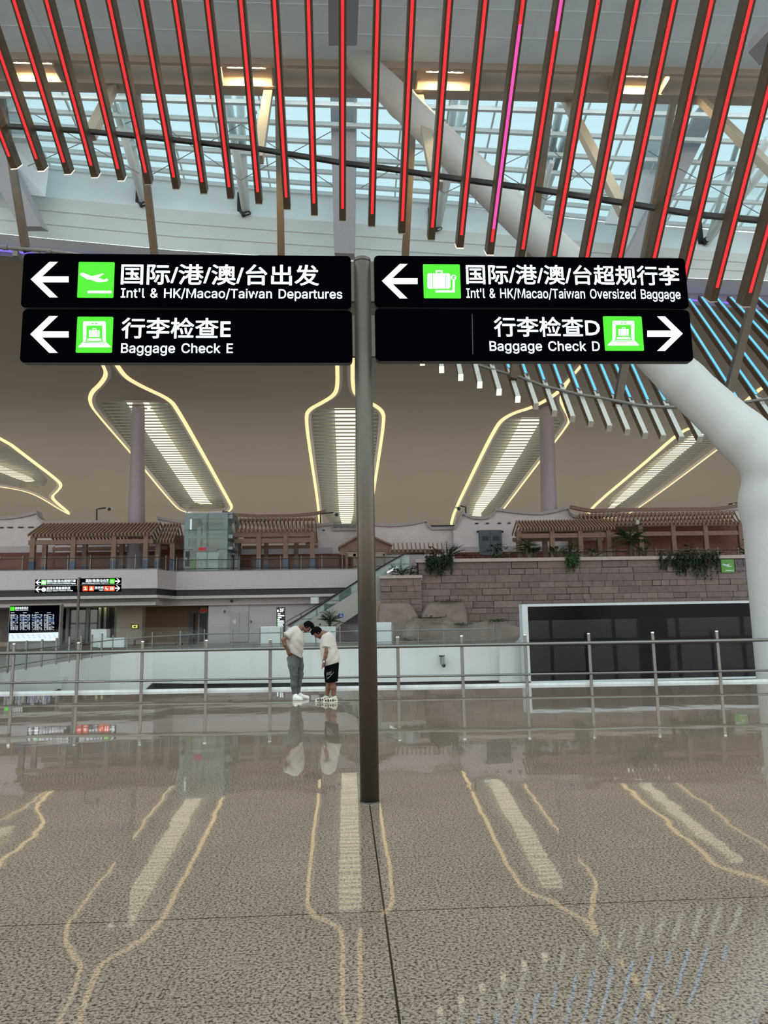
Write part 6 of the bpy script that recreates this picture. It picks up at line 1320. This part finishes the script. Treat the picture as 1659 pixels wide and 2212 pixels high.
# ================================================================ GALLERY BALUSTRADES
def galrail(label, pts, hgt=1.05, two=False, glassy=True, pitch=9999):
    t = thing('gallery_balustrade', label, 'railing', pts[0])
    P = []
    for A, B in zip(pts[:-1], pts[1:]):
        n = max(1, int(round(np.linalg.norm(B - A) / 1.68)))
        P += [lerp(A, B, i / n) for i in range(n)]
    P.append(pts[-1])
    for p in P: q = MB(); q.tube([p, p + V(0, 0, hgt + .15)], .035, 6); q.build('post', M_SS, t)
    q = MB(); q.tube([p + V(0, -.05, hgt - .08) for p in pts], .035, 6); q.build('top_rail', M_SS, t)
    if two: q = MB(); q.tube([p + V(0, -.05, .25) for p in pts], .03, 6); q.build('foot_rail', M_SS, t)
    q = MB()
    for A, B in zip(pts[:-1], pts[1:]): A = A + V(0, .1, 0); B = B + V(0, .1, 0); q.hexa([A, B, B + V(0, 0, hgt + .1), A + V(0, 0, hgt + .1)] + [p + V(0, .02, 0) for p in (A, B, B + V(0, 0, hgt + .1), A + V(0, 0, hgt + .1))])
    q.build('glass_pane', M_GLASS, t); return t
zA = zf[0]
galrail('glass balustrade along the gallery edge in front of the long pergola', [V(aty(-200, 1232, 57.8)[0], 57.8, zA), V(aty(340, 1232, 57.8)[0], 57.8, zA), V(aty(375, 1232, 60.4)[0], 60.4, zA)])
galrail('two-bar glass balustrade along the gallery edge in front of the lift', [V(aty(381, 1236, 60.45)[0], 60.45, zA), V(aty(872, 1236, 60.45)[0], 60.45, zA)], two=True)
galrail('low glass balustrade behind the planter in front of the red wall', [V(aty(1100, 1198, 59.4)[0], 59.4, zt + .25), V(aty(1640, 1198, 59.4)[0], 59.4, zt + .25)], hgt=.75)

# camera and lamp arms over the roofs
for i, (pts, hd, lab) in enumerate([([(209, 1129), (209, 1100), (214, 1099), (234, 1096.5)], (236, 1101), 'above the long pergola roof'), ([(692, 1135), (692, 1110.5), (720, 1107), (724, 1110)], (727, 1113), 'beside the swept ridge of the curved pergola'), ([(1006, 1111), (1006, 1095), (994, 1093)], (991, 1100), 'on the corner of the plaster house'), ([(1574, 1098), (1575, 1089), (1606, 1085)], (1590, 1093), 'over the roof end by the white column')]):
    YC = (69.5, 68.4, 66.4, 66.9)[i]; pts = [(pts[0][0], pts[0][1] + 4)] + pts[1:]; t = thing('security_camera', 'black security camera on a bent arm ' + lab, 'camera', aty(*pts[0], YC), 'roof-top cameras')
    q = MB(); q.tube([aty(x, y, YC) for x, y in pts], .07, 6); q.build('arm', M_BLK, t)
    q = MB(); h_ = aty(*hd, YC - .1); q.ball(h_ + V(0, 0, .05), .17); q.build('dome', M_DARKG, t)
    q = MB(); q.box(h_[0] - .3, h_[0] + .3, h_[1], h_[1] + .2, h_[2] + .1, h_[2] + .24); q.build('housing', M_WHITE, t)
for x, y, YQ, lab in ((1377, 1129, 63.2, 'white spotlight on the roof slats above the tall palm'), (1002, 1113, 66.3, 'white spotlight beside the corner camera')):
    t = thing('spotlight', lab, 'spotlight', aty(x, y, YQ)); h_ = aty(x, y, YQ); q = MB(); q.ball(h_, (.16, .16, .28)); q.build('lamp_head', M_WHITE, t); q = MB(); q.tube([h_, h_ - V(0, 0, .4)], .05, 6); q.build('stand', M_BLK, t)
for x, y in ((320, 881), (323, 884.5)): q = MB(); q.ball(aty(x, y, 66), .11); tag(q.build('signal_lamp', M_CAPLIT), 'tiny bright lamp beside the slim column top, ' + ('upper of two' if y < 883 else 'lower of two'), 'lamp', 'column lamps')

# ================================================================ PLANTS
def leaf(mb, p, d, L, w, droop, m=0, seg=4):
    d = unit(d); sd = np.cross(d, (0, 0, 1)); sd = unit(sd) if np.linalg.norm(sd) > .05 else V(1, 0, 0); pts = []
    for i in range(seg + 1):
        t = i / seg; c = p + d * (L * t) + V(0, 0, -droop * L * t * t); ww = w * sin(pi * (.12 + .86 * t)); pts.append((c - sd * ww, c + sd * ww))
    vs = [q for a in pts for q in a]; mb.add(vs, [(2 * i, 2 * i + 1, 2 * i + 3, 2 * i + 2) for i in range(seg)], m)
def frond(mb, p, d, L, droop, lw, n, rnd, m=0):
    d = unit(d); sd = np.cross(d, (0, 0, 1)); sd = unit(sd) if np.linalg.norm(sd) > .05 else V(1, 0, 0); prev = p
    mb.tube([p + d * (L * t) + V(0, 0, -droop * L * t * t) for t in (0, .3, .6, 1)], [.02 * L, .015 * L, .01 * L, .004 * L], 4, m)
    for i in range(1, n + 1):
        t = i / n; c = p + d * (L * t) + V(0, 0, -droop * L * t * t); l = lw * sin(pi * (.1 + .8 * t))
        for s in (-1, 1): leaf(mb, c, sd * s + d * .6 + V(0, 0, -.15), l, l * .13 + .012, .35, m, 2)
def plant(kind, label, px, py, Y, H, seed, zb_=None, spread=None):
    rnd = random.Random(seed); b = aty(px, py, Y)
    if zb_ is not None: b[2] = zb_
    nm = {'palm': 'palm_plant', 'fan': 'fern', 'shrub': 'shrub', 'broad': 'broadleaf_plant', 'vine': 'hanging_vine', 'moss': 'moss_clump'}[kind]
    t = thing(nm, label, {'palm': 'palm', 'fan': 'fern', 'shrub': 'shrub', 'broad': 'plant', 'vine': 'vine', 'moss': 'moss'}[kind], b)
    q = MB(); st = MB()
    if kind == 'palm':
        st.tube([b, b + V(.03 * H, 0, H * .5)], [.045 * H, .03 * H], 8)
        for k in range(30):
            a = rnd.uniform(0, 2 * pi); e = rnd.uniform(.15, 1.9); frond(q, b + V(.03 * H, 0, H * rnd.uniform(.22, .52)), V(cos(a), sin(a), e), H * rnd.uniform(.34, .48), rnd.uniform(.15, .45), H * .15, 8, rnd)
    elif kind == 'fan':
        st.tube([b, b + V(0, 0, H * .15)], .03 * H, 6)
        for k in range(16):
            a = rnd.uniform(0, 2 * pi); frond(q, b + V(0, 0, H * .12), V(cos(a), sin(a), rnd.uniform(.5, 2.0)), H * rnd.uniform(.6, .9), rnd.uniform(.2, .5), H * .2, 8, rnd)
    elif kind == 'shrub':
        st.tube([b, b + V(0, 0, H * .4)], .02 * H, 5)
        for k in range(70):
            a = rnd.uniform(0, 2 * pi); r_ = rnd.uniform(0, (spread or H) * .5); z = rnd.uniform(.15, .9) * H * (1 - .4 * r_ / ((spread or H) * .5))
            leaf(q, b + V(r_ * cos(a), r_ * sin(a) * .5, z), V(cos(a), sin(a), rnd.uniform(-.1, .9)), H * rnd.uniform(.18, .34), H * .055, .3)
    elif kind == 'broad':
        for k in range(13):
            a = rnd.uniform(0, 2 * pi); d = V(cos(a) * .5, sin(a) * .5, rnd.uniform(.8, 1.6)); L = H * rnd.uniform(.4, .6); e = b + unit(d) * L * .9; st.tube([b, e], .012 * H, 4); leaf(q, e, d + V(cos(a) * .7, sin(a) * .7, -.2), H * rnd.uniform(.3, .45), H * .09, .3)
    elif kind == 'vine':
        sp = spread or H
        for k in range(int(26 + 16 * sp)):
            x = rnd.gauss(0, sp * .28); x = max(-sp * .5, min(sp * .5, x)); l = H * (rnd.uniform(.4, 1.0)) * rnd.choice((.35, .6, .8, 1)); o = b + V(x, rnd.uniform(-.1, .2), rnd.uniform(0, .3))
            st.tube([o + V(0, .25, 0), o + V(0, -.12, .05), o + V(.05 * sin(k), -.15, -l)], .012, 3)
            for j in range(7): f_ = j / 6; a = rnd.uniform(0, 2 * pi); leaf(q, o + V(0, -.15, -l * f_), V(cos(a), -abs(sin(a)), -.6), .28, .075, .4, 0, 2)
    else:
        sp = spread or 2.0; st.tube([b - V(sp * .3, 0, 0), b + V(sp * .3, 0, 0)], .04, 4)
        for k in range(110):
            x = rnd.uniform(-.5, .5) * sp; a = rnd.uniform(0, 2 * pi); leaf(q, b + V(x, rnd.uniform(-.25, .25), rnd.uniform(-.05, .12)), V(cos(a), sin(a) * .6, rnd.uniform(.2, 1.2)), H * rnd.uniform(.5, 1.1), H * .16, .5, 0, 2)
    st.build('stem', mat('stem_brown', (70, 60, 44), .8, var=.2), t)
    q.build('leaves' if kind != 'moss' else 'foliage', rnd.choice([M_LEAF, M_LEAFD]) if kind != 'moss' else mat('moss_green', (52, 84, 46), .7, var=.4, scale=12), t)
ZP = zt + .1; YP = YW + .85
PL = [('fan', 'large spreading fern palm at the corner of the planter', 966, 1198, 2.5, 1), ('shrub', 'leggy shrub at the planter corner beside the lower stone block', 938, 1203, 1.5, 2), ('shrub', 'low flat shrub before the plaster house, nearest the fern palm', 1006, 1198, .9, 3), ('shrub', 'low flat shrub before the plaster house, nearest the door', 1030, 1198, .9, 4),
      ('shrub', 'thin dark sapling in front of the grey blue door', 1066, 1198, 1.5, 5), ('shrub', 'thin dark sapling just past the grey blue door', 1082, 1198, 1.7, 6), ('palm', 'short palm under the near end of the straight-slat pergola', 1137, 1198, 2.6, 7), ('broad', 'broad-leaved plant beside the short palm', 1152, 1199, 1.9, 8),
      ('broad', 'dark paddle-leaved plant between two pergola posts', 1203, 1199, 1.9, 9), ('shrub', 'slim reddish shrub in the middle of the pergola', 1237, 1199, 1.6, 10), ('shrub', 'spreading dark shrub before the red panel', 1284, 1199, 1.4, 11), ('palm', 'tall dark palm between the two pergolas', 1361, 1199, 4.0, 12),
      ('broad', 'leafy plant at the foot of the tall dark palm', 1392, 1199, 1.8, 13), ('shrub', 'low dark shrub along the coping past the tall palm', 1430, 1199, .9, 14), ('shrub', 'rounded shrub above the thick hanging vine', 1487, 1198, 1.5, 15), ('shrub', 'low bushy shrub just past the thick hanging vine', 1530, 1199, .9, 16), ('broad', 'small agave-like plant near the departures tile', 1551, 1198, .9, 17), ('shrub', 'dark upright shrub against the white column edge', 1616, 1199, 1.8, 18)]
for k, lab, px, py, H, sd_ in PL: plant(k, lab, px, py, YP, H, sd_, ZP)
for lab, px, py, H, sp, sd_ in [('thin hanging vine on the stone corner by the fern palm', 931, 1207, 1.4, .8, 31), ('long hanging vine below the fern palm', 957, 1206, 1.6, 1.2, 32), ('small hanging vine in the middle of the stone wall', 1236, 1207, 1.4, .9, 33), ('thick wide hanging vine near the departures tile', 1487, 1204, 1.9, 4.6, 34)]:
    plant('vine', lab, px, py, YW - .05, H, sd_, zt + .28, sp)
for k, lab, px, H, sd_ in [('fan', 'young bright-topped shrub by the escalator top', 868, 1.9, 41), ('shrub', 'dense low shrub on the lower stone corner', 848, 1.1, 42), ('shrub', 'dense green shrub at the end of the lower stone corner', 892, 1.2, 43)]:
    plant(k, lab, px, 1246, YW + .2, H, sd_, zl_ + .05)
plant('palm', 'bushy potted palm in front of the escalator side', 711, 1376, 55.5, 2.9, 51, .95)
q = MB(); p_ = aty(711, 1380, 55.5); q.lathe((p_[0], p_[1], .6), [(.5, 0), (.62, .4), (.58, .42)], 16); tag(q.build('plant_pot', M_DARKG), 'dark round pot holding the bushy palm', 'pot')
for k, (lab, px, H, sd_) in enumerate([('dark leafy shrub nestled beside the potted palm', 690, 1.0, 52), ]): plant('shrub', lab, px, 1378, 56, 1.5, sd_, .6, 2.2)
for lab, px, py, Y, H, sp, sd_ in [('mossy strip on top of the rounded boulder', 970, 1299.5, YW - 1.3, .3, 2.2, 61), ('mossy strip on the long low boulder beside the pole', 930, 1334.5, YW - 2.6, .3, 2.6, 62), ('mossy clump in the dip of the long low boulder', 1000, 1350, YW - 2.6, .35, 1.2, 63), ('mossy clump on the far hump of the long low boulder', 1078, 1341.5, YW - 2.6, .3, 1.4, 64)]:
    plant('moss', lab, px, py, Y, H, sd_, None, sp)
# ================================================================ THE TWO MEN
M_SKIN = mat('skin', (112, 74, 55), .6, var=.06, scale=12)
M_HAIR = mat('black_hair', (9, 7, 7), .8, var=.3, scale=40, spec=.05)
M_SHIRT = mat('white_cotton', (188, 175, 165), .9, var=.04, scale=9, bump=.5)
M_JEANS = mat('washed_denim', (84, 88, 86), .9, var=.35, scale=5)
M_SHORTS = mat('black_jersey', (7, 7, 9), .9, var=.2, spec=.05)
M_SHOEW = mat('white_leather', (226, 220, 210), .5, var=.04)
M_SHOEC = mat('cream_trainer', (190, 178, 156), .6, var=.1, scale=14)
def Tr(Y0):
    def T(u, v, dy=0.0): p = aty(600 + u / 11.06, 1330 + v / 11.06, Y0); return V(p[0], Y0 + dy, p[2])
    return T
def cone_cut(S, a, b, r0, r1, n, p, k):
    n = unit(n); m = max(r0, r1) + .1; R = S.region(np.minimum(a, b) - m, np.maximum(a, b) + m); X, Y, Z = S.pts(R); d = b - a
    t = np.clip(((X - a[0]) * d[0] + (Y - a[1]) * d[1] + (Z - a[2]) * d[2]) / (d @ d), 0, 1)
    D = np.sqrt((X - a[0] - t * d[0]) ** 2 + (Y - a[1] - t * d[1]) ** 2 + (Z - a[2] - t * d[2]) ** 2) - (r0 + (r1 - r0) * t)
    D = np.maximum(D, (X - p[0]) * n[0] + (Y - p[1]) * n[1] + (Z - p[2]) * n[2]); S.blend(R, D.astype(np.float32), k)
def bounds(T, us, vs, dy):
    P = [T(u, v, y) for u in us for v in vs for y in dy]; return np.min(P, 0), np.max(P, 0)
def head_parts(S, T, c, rot, f):
    """c centre (u,v), rot tilt, f = +1 looking along +X; adds skull, jaw, nose, ears to the body surface"""
    C0 = T(*c); ax = V(sin(rot), 0, cos(rot)); nr = V(cos(rot), 0, -sin(rot)) if f > 0 else V(-cos(rot), 0, sin(rot))
    S.ell(C0, (.094, .076, .118), .01, rot)
    S.ell(C0 + nr * .028 - ax * .062, (.062, .058, .062), .03, rot); S.ell(C0 + nr * .062 - ax * .108, (.026, .028, .022), .02, rot)
    S.cone(C0 + nr * .088 + ax * .012, C0 + nr * .108 - ax * .030, .010, .015, .012)
    S.ell(C0 + nr * .086 - ax * .066, (.013, .024, .010), .008, rot)
    S.ell(C0 + nr * .082 + ax * .024, (.016, .052, .012), .012, rot)
    for s in (-1, 1): S.ell(C0 - nr * .006 - ax * .006 + V(0, s * .078, 0), (.018, .010, .030), .006, rot)
    return C0, ax, nr
def hair(T, c, rot, C0, ax, nr, name, par, fringe):
    S = SDF(C0 - .2, C0 + .2, .007)
    X, Y, Z = np.meshgrid(*S.ax, indexing='ij')
    S.ell(C0 + ax * .022 - nr * .010, (.106, .090, .120), 0, rot)
    cut = lambda n, p: ((X - p[0]) * n[0] + (Y - p[1]) * n[1] + (Z - p[2]) * n[2]).astype(np.float32)
    face = np.minimum(-cut(nr, C0 + nr * .035), -cut(-ax, C0 + ax * .055))     # the face opening
    S.F = np.maximum(S.F, face * 1.0 if False else np.where((cut(nr, C0 + nr * .030) > 0) & (cut(-ax, C0 + ax * .052) > 0), .02, -1).astype(np.float32))
    S.F = np.maximum(S.F, cut(-ax, C0 - ax * .050))
    S.ell(C0 + ax * .075 + nr * .075, fringe, .03, rot)
    rnd = random.Random(3)
    for k in range(26):
        a = rnd.uniform(0, 6.28); p = C0 + ax * rnd.uniform(.07, .12) + nr * rnd.uniform(-.05, .09) + V(0, rnd.uniform(-.06, .06), 0); S.ell(p, (.022, .020, .026), .02, rot)
    o = sdf_obj(S, name, M_HAIR, par); return o
def hand(S, w, d, side, curl, k=.006):
    """palm from wrist w along d; five separate fingers of their own length, bent towards -side"""
    d = unit(d); sd = unit(np.cross(d, side)); pm = w + d * .085
    S.cone(w, pm, .028, .034, .01); S.cone(w + sd * .015, pm + sd * .022, .022, .022, .01); S.cone(w - sd * .015, pm - sd * .022, .022, .022, .01)
    for i, (o, L) in enumerate(((-.031, .068), (-.011, .078), (.010, .074), (.030, .058))):
        b = pm + sd * o; e1 = b + unit(d - side * curl * .4) * L * .5; e2 = e1 + unit(d - side * curl) * L * .5
        S.chain([b, e1, e2], [.0105, .0095, .0075], k)
    b = w + d * .03 - sd * .03; S.chain([b, b + unit(d * .6 - sd * .7) * .045, b + unit(d * .75 - sd * .5) * .085], [.013, .011, .009], k)
def shoe(T, heel, dirn, L, name, m, par, msole, w=.047):
    h = heel.copy(); h[2] = .05; d = unit(V(dirn[0], dirn[1], 0)); t = h + d * (L - .09); t[2] = .036
    S = SDF(np.minimum(h, t) - V(.14, .14, .1), np.maximum(h, t) + V(.14, .14, .16), .007)
    S.cone(h + d * .02, t, w, w * .92, 0); S.cone(t, t + d * .03, w * .9, w * .72, .03); S.cone(h + d * .02, h + d * .03 + V(0, 0, .055), w * .95, w * .9, .03); S.cone(h + d * .06 + V(0, 0, .03), h + d * .13, w * .9, w * .8, .03)
    S.clip((0, 0, -1), (0, 0, .014)); o = sdf_obj(S, name, m, par)
    S2 = SDF(np.minimum(h, t) - V(.14, .14, .1), np.maximum(h, t) + V(.14, .14, .1), .007)
    S2.cone(V(h[0], h[1], .02) + d * .015, V(t[0], t[1], .02) + d * .03, w * 1.02, w * .82, 0); S2.clip((0, 0, -1), (0, 0, 0)); S2.clip((0, 0, 1), (0, 0, .028)); sdf_obj(S2, 'sole', msole, o)
    return o
# ------------------------------------------------ man in jeans
Y1 = float(atz(648, 1511)[1]); T = Tr(Y1)
p0 = T(430, 1990); p0[2] = 0
man = thing('person', 'person in white T-shirt and grey jeans bending head, hand on hip', 'person', p0)
lo, hi = bounds(T, (60, 900), (60, 2060), (-.42, .42)); lo[2] = -.02
S = SDF(lo, hi, .009)
for s in (-.075, .075): S.chain([T(405, 1010, s), T(425, 800, s), T(440, 560, s), T(470, 390, s * .9)], [.112, .118, .125, .09], .04)
S.cone(T(480, 360, -.12), T(480, 360, .12), .075, .075, .05)
S.chain([T(490, 350), T(560, 285), T(640, 255)], [.068, .058, .060], .03)
C0, ax, nr = head_parts(S, T, (706, 262), radians(52), 1)
S.chain([T(440, 370, -.15), T(330, 420, -.21), T(150, 575, -.27)], [.062, .052, .043], .03); S.chain([T(150, 575, -.27), T(190, 690, -.26), T(252, 815, -.22)], [.043, .042, .029], .015)
hand(S, T(252, 815, -.22), T(305, 950, -.19) - T(252, 815, -.22), V(0, -1, 0), .35)
S.chain([T(450, 380, .15), T(500, 620, .24)], [.06, .043], .03); S.chain([T(500, 620, .24), T(470, 840, .17)], [.042, .03], .015); hand(S, T(470, 840, .17), V(-.1, -.25, -.9), V(-1, 0, 0), .4)
S.chain([T(400, 1030, -.09), T(410, 1440, -.10), T(395, 1600, -.10), T(418, 1870, -.09)], [.10, .06, .055, .036], .03)
S.chain([T(470, 1030, .09), T(522, 1430, .10), T(495, 1600, .10), T(485, 1840, .10)], [.10, .06, .055, .036], .03)
a_ = T(418, 1870, -.09); b_ = V(a_[0] + .01, a_[1] + .0, .06); S.cone(a_, b_, .034, .03, .02); a_ = T(485, 1840, .10); b_ = V(a_[0] + .03, a_[1] - .0, .06); S.cone(a_, b_, .034, .03, .02)
sdf_obj(S, 'body', M_SKIN, man)
hair(T, (706, 262), radians(52), C0, ax, nr, 'hair', man, (.052, .062, .034))
for s in (-1, 1): q = MB(); q.ball(C0 + nr * .088 + ax * .006 + V(0, s * .031, 0), .009, 8, 5); q.build('eye', M_BLK, man, smooth=True)
q = MB()
for s in (-1, 1): c_ = C0 + nr * .098 + ax * .002 + V(0, s * .033, 0); q.tube([c_ + V(0, .026 * cos(a * pi / 6), 0) + ax * (.02 * sin(a * pi / 6)) for a in range(13)], .003, 5)
q.tube([C0 + nr * .098 + ax * .004 + V(0, -.06, 0), C0 + nr * .0 + ax * .008 + V(0, -.084, 0)], .0028, 5); q.tube([C0 + nr * .098 + ax * .004 + V(0, .06, 0), C0 + nr * .0 + ax * .008 + V(0, .084, 0)], .0028, 5); q.tube([C0 + nr * .1 + ax * .004 + V(0, -.008, 0), C0 + nr * .1 + ax * .004 + V(0, .008, 0)], .003, 5)
q.build('glasses', M_BLK, man)
S = SDF(lo, hi, .012)
for s in (-.085, .085): S.chain([T(425, 1000, s), T(415, 860, s), T(420, 720, s), T(438, 560, s), T(462, 430, s * .9), T(490, 345, s * .6)], [.150, .158, .172, .180, .150, .095], .05)
n_ = T(205, 490, 0) - T(380, 380, 0); cone_cut(S, T(410, 370, -.12), T(190, 500, -.26), .118, .082, n_ + V(0, -.1, 0), T(212, 492, -.24), .04)
n_ = T(500, 620, .24) - T(450, 380, .15); cone_cut(S, T(450, 390, .13), T(485, 600, .24), .115, .085, n_, T(478, 560, .22), .04)
# soft folds
X, Y, Z = np.meshgrid(*S.ax, indexing='ij'); S.F += (.006 * np.sin(38 * (Z * .8 + X * .9 + .15 * np.sin(6 * Y))) * np.clip((T(0, 420)[2] - Z) * 3, 0, 1)).astype(np.float32)
S.clip((-.497, 0, -.867), T(380, 905)); S.clip((.80, 0, .60), T(548, 332)); sdf_obj(S, 't_shirt', M_SHIRT, man)
S = SDF(lo, hi, .011)
S.ell(T(392, 1030), (.165, .17, .15), 0); S.chain([T(400, 1030, -.085), T(378, 1160, -.095), T(395, 1430, -.10), T(388, 1640, -.10), T(408, 1850, -.09)], [.13, .118, .080, .070, .056], .04)
S.chain([T(480, 1040, .085), T(520, 1200, .09), T(528, 1420, .10), T(490, 1640, .10), T(480, 1830, .10)], [.115, .086, .072, .062, .052], .04)
X, Y, Z = np.meshgrid(*S.ax, indexing='ij'); S.F += (.004 * np.sin(60 * (Z + .5 * X)) * np.clip(1 - abs(Z - T(0, 1480)[2]) * 2.2, 0, 1)).astype(np.float32)
S.clip((-.15, 0, 1), T(395, 940)); S.clip((0, 0, -1), T(430, 1868)); sdf_obj(S, 'jeans', M_JEANS, man)
shoe(T, T(402, 1975, -.085), (.72, -.69), .285, 'shoe', M_SHOEW, man, M_SHOEW, .05); shoe(T, T(490, 1955, .10), (.97, -.2), .275, 'shoe', M_SHOEW, man, M_SHOEW)
# ------------------------------------------------ man in shorts
Y2 = float(atz(712, 1517)[1]); T = Tr(Y2)
p0 = T(1240, 2060); p0[2] = 0
man2 = thing('person', 'person in white T-shirt and black shorts with bowed head and wristwatch', 'person', p0)
lo, hi = bounds(T, (760, 1560), (200, 2120), (-.42, .42)); lo[2] = -.02
S = SDF(lo, hi, .009)
for s in (-.08, .08): S.chain([T(1285, 1180, s), T(1240, 950, s), T(1215, 700, s), T(1195, 520, s * .9)], [.13, .14, .14, .09], .04)
S.cone(T(1185, 490, -.13), T(1185, 490, .13), .08, .08, .05)
S.chain([T(1180, 470), T(1110, 440), T(1020, 410)], [.078, .068, .066], .03)
C0, ax, nr = head_parts(S, T, (955, 402), radians(-50), -1)
S.chain([T(1185, 530, -.18), T(1172, 850, -.25)], [.064, .046], .03); S.chain([T(1172, 850, -.25), T(1150, 960, -.25), T(1112, 1090, -.23)], [.046, .043, .031], .015)
hand(S, T(1112, 1090, -.23), T(1090, 1220, -.21) - T(1112, 1090, -.23), V(-1, 0, 0), -.7)
S.chain([T(1190, 540, .18), T(1165, 850, .22)], [.06, .046], .03); S.chain([T(1165, 850, .22), T(1120, 1060, .15)], [.045, .031], .015); hand(S, T(1120, 1060, .15), T(1100, 1190, .12) - T(1120, 1060, .15), V(-1, 0, 0), -.7)
S.chain([T(1295, 1200, -.1), T(1310, 1560, -.1), T(1330, 1720, -.1), T(1342, 1950, -.1)], [.12, .066, .062, .038], .03)
S.chain([T(1260, 1200, .1), T(1232, 1560, .1), T(1208, 1720, .1), T(1165, 1920, .1)], [.12, .064, .060, .038], .03)
a_ = T(1342, 1950, -.1); S.cone(a_, V(a_[0] - .12, a_[1] - .02, .04), .036, .03, .02); a_ = T(1165, 1920, .1); S.cone(a_, V(a_[0] - .12, a_[1] - .02, .04), .036, .03, .02)
sdf_obj(S, 'body', M_SKIN, man2)
hair(T, (955, 402), radians(-50), C0, ax, nr, 'hair', man2, (.045, .060, .034))
for s in (-1, 1): q = MB(); q.ball(C0 + nr * .088 + ax * .006 + V(0, s * .031, 0), .009, 8, 5); q.build('eye', M_BLK, man2, smooth=True)
S = SDF(lo, hi, .012)
for s in (-.09, .09): S.chain([T(1290, 1120, s), T(1268, 1040, s), T(1235, 880, s), T(1210, 720, s), T(1200, 580, s * .95), T(1185, 480, s * .6)], [.172, .178, .178, .168, .150, .100], .05)
n_ = T(1165, 850, -.25) - T(1190, 520, -.18); cone_cut(S, T(1185, 520, -.15), T(1166, 800, -.25), .118, .085, n_, T(1165, 752, -.24), .035); cone_cut(S, T(1190, 530, .15), T(1166, 800, .23), .115, .085, n_, T(1165, 752, .24), .035)
X, Y, Z = np.meshgrid(*S.ax, indexing='ij'); S.F += (.005 * np.sin(30 * (Z * .9 - X * .8 + .15 * np.sin(6 * Y))) * np.clip((T(0, 600)[2] - Z) * 3, 0, 1)).astype(np.float32)
S.clip((.267, 0, -.964), T(1300, 1150)); S.clip((-.45, 0, .89), T(1128, 428)); sdf_obj(S, 't_shirt', M_SHIRT, man2)
S = SDF(lo, hi, .011)
S.chain([T(1300, 1150, -.085), T(1308, 1380, -.10), T(1308, 1600, -.105)], [.15, .128, .116], 0); S.chain([T(1272, 1160, .085), T(1246, 1380, .10), T(1238, 1600, .105)], [.15, .118, .106], .05)
S.clip((-.1, 0, 1), T(1290, 1090)); S.clip((.1, 0, -1), T(1290, 1580)); sh = sdf_obj(S, 'shorts', M_SHORTS, man2)
from mathutils.bvhtree import BVHTree
bv = BVHTree.FromPolygons([tuple(Vector(v.co) + Vector(p0)) for v in sh.data.vertices], [tuple(f.vertices) for f in sh.data.polygons])
def on_shorts(u, v):
    p = T(u, v, -.6); h = bv.ray_cast(Vector(p), Vector((0, 1, 0)))
    return V(*h[0]) + V(0, -.003, 0) if h[0] is not None else T(u, v, -.22)
def stroke(q, pts, r=.0035):
    P = []
    for (a, b), (c, d) in zip(pts[:-1], pts[1:]):
        for i in range(5): P.append(on_shorts(lerp(a, c, i / 5), lerp(b, d, i / 5)))
    P.append(on_shorts(*pts[-1])); q.tube(P, r, 4)
q = MB()
stroke(q, [(1345, 1330), (1290, 1395), (1230, 1455), (1195, 1480), (1175, 1480), (1168, 1455), (1180, 1420), (1200, 1390)]); stroke(q, [(1345, 1330), (1270, 1420), (1205, 1490), (1172, 1512)], .003)
sk_ = lambda u, v: (1172 + u * 132 + v * 0, 1420 - u * 42 - v * 72)
for L_s in ([(0, 0), (.03, 1), (.17, 0), (.20, 1)], [(.30, 0), (.33, 1)], [(.44, 0), (.47, 1)], [(.62, 1), (.46, .5), (.62, 0)], [(.95, 1), (.74, 1), (.71, 0), (.92, 0)], [(.72, .5), (.90, .5)]):
    stroke(q, [sk_(*p) for p in L_s], .0035)
q.build('printed_emblem', mat('emblem_grey', (150, 150, 150), .6), sh)
q = MB(); w_ = T(1112, 1082, -.23); d_ = unit(T(1150, 960, -.25) - T(1112, 1090, -.23)); s1 = unit(np.cross(d_, (0, 1, 0))); 
q.tube([w_ + (s1 * cos(a * pi / 8) + V(0, 1, 0) * sin(a * pi / 8)) * .036 for a in range(17)], .009, 6); wt = q.build('wristwatch', mat('strap_brown', (70, 50, 36), .6), man2)
q = MB(); q.tube([w_ + V(0, -.036, 0), w_ + V(0, -.048, 0)], .019, 12); q.build('watch_face', M_SHOEW, wt)
for hl, dr_, nm in ((T(1395, 2030, -.10), (-.98, -.2), 0), (T(1195, 1975, .10), (-.97, -.25), 1)):
    o = shoe(T, hl, dr_, .30, 'trainer', M_SHOEC, man2, M_SHOEW, .052); d = unit(V(*dr_, 0)); h = hl.copy()
    q = MB()
    for k in range(5): c_ = V(h[0], h[1], .055) + d * (.02 + k * .05) + V(0, -.048, 0); q.ball(c_, (.020, .016, .020 + .012 * (k % 2)), 8, 5)
    q.build('dark_inset', M_BLK, o)
    q = MB(); a_ = T(1342, 1930, -.1) if nm == 0 else T(1168, 1900, .1); b_ = V(hl[0] + d[0] * .03, hl[1], .07); q.tube([V(b_[0], b_[1], .085), lerp(V(b_[0], b_[1], .085), a_, .6) , V(a_[0], a_[1], max(a_[2], .14))], [.05, .047, .043], 12); q.build('sock', M_BLK, man2, smooth=True)
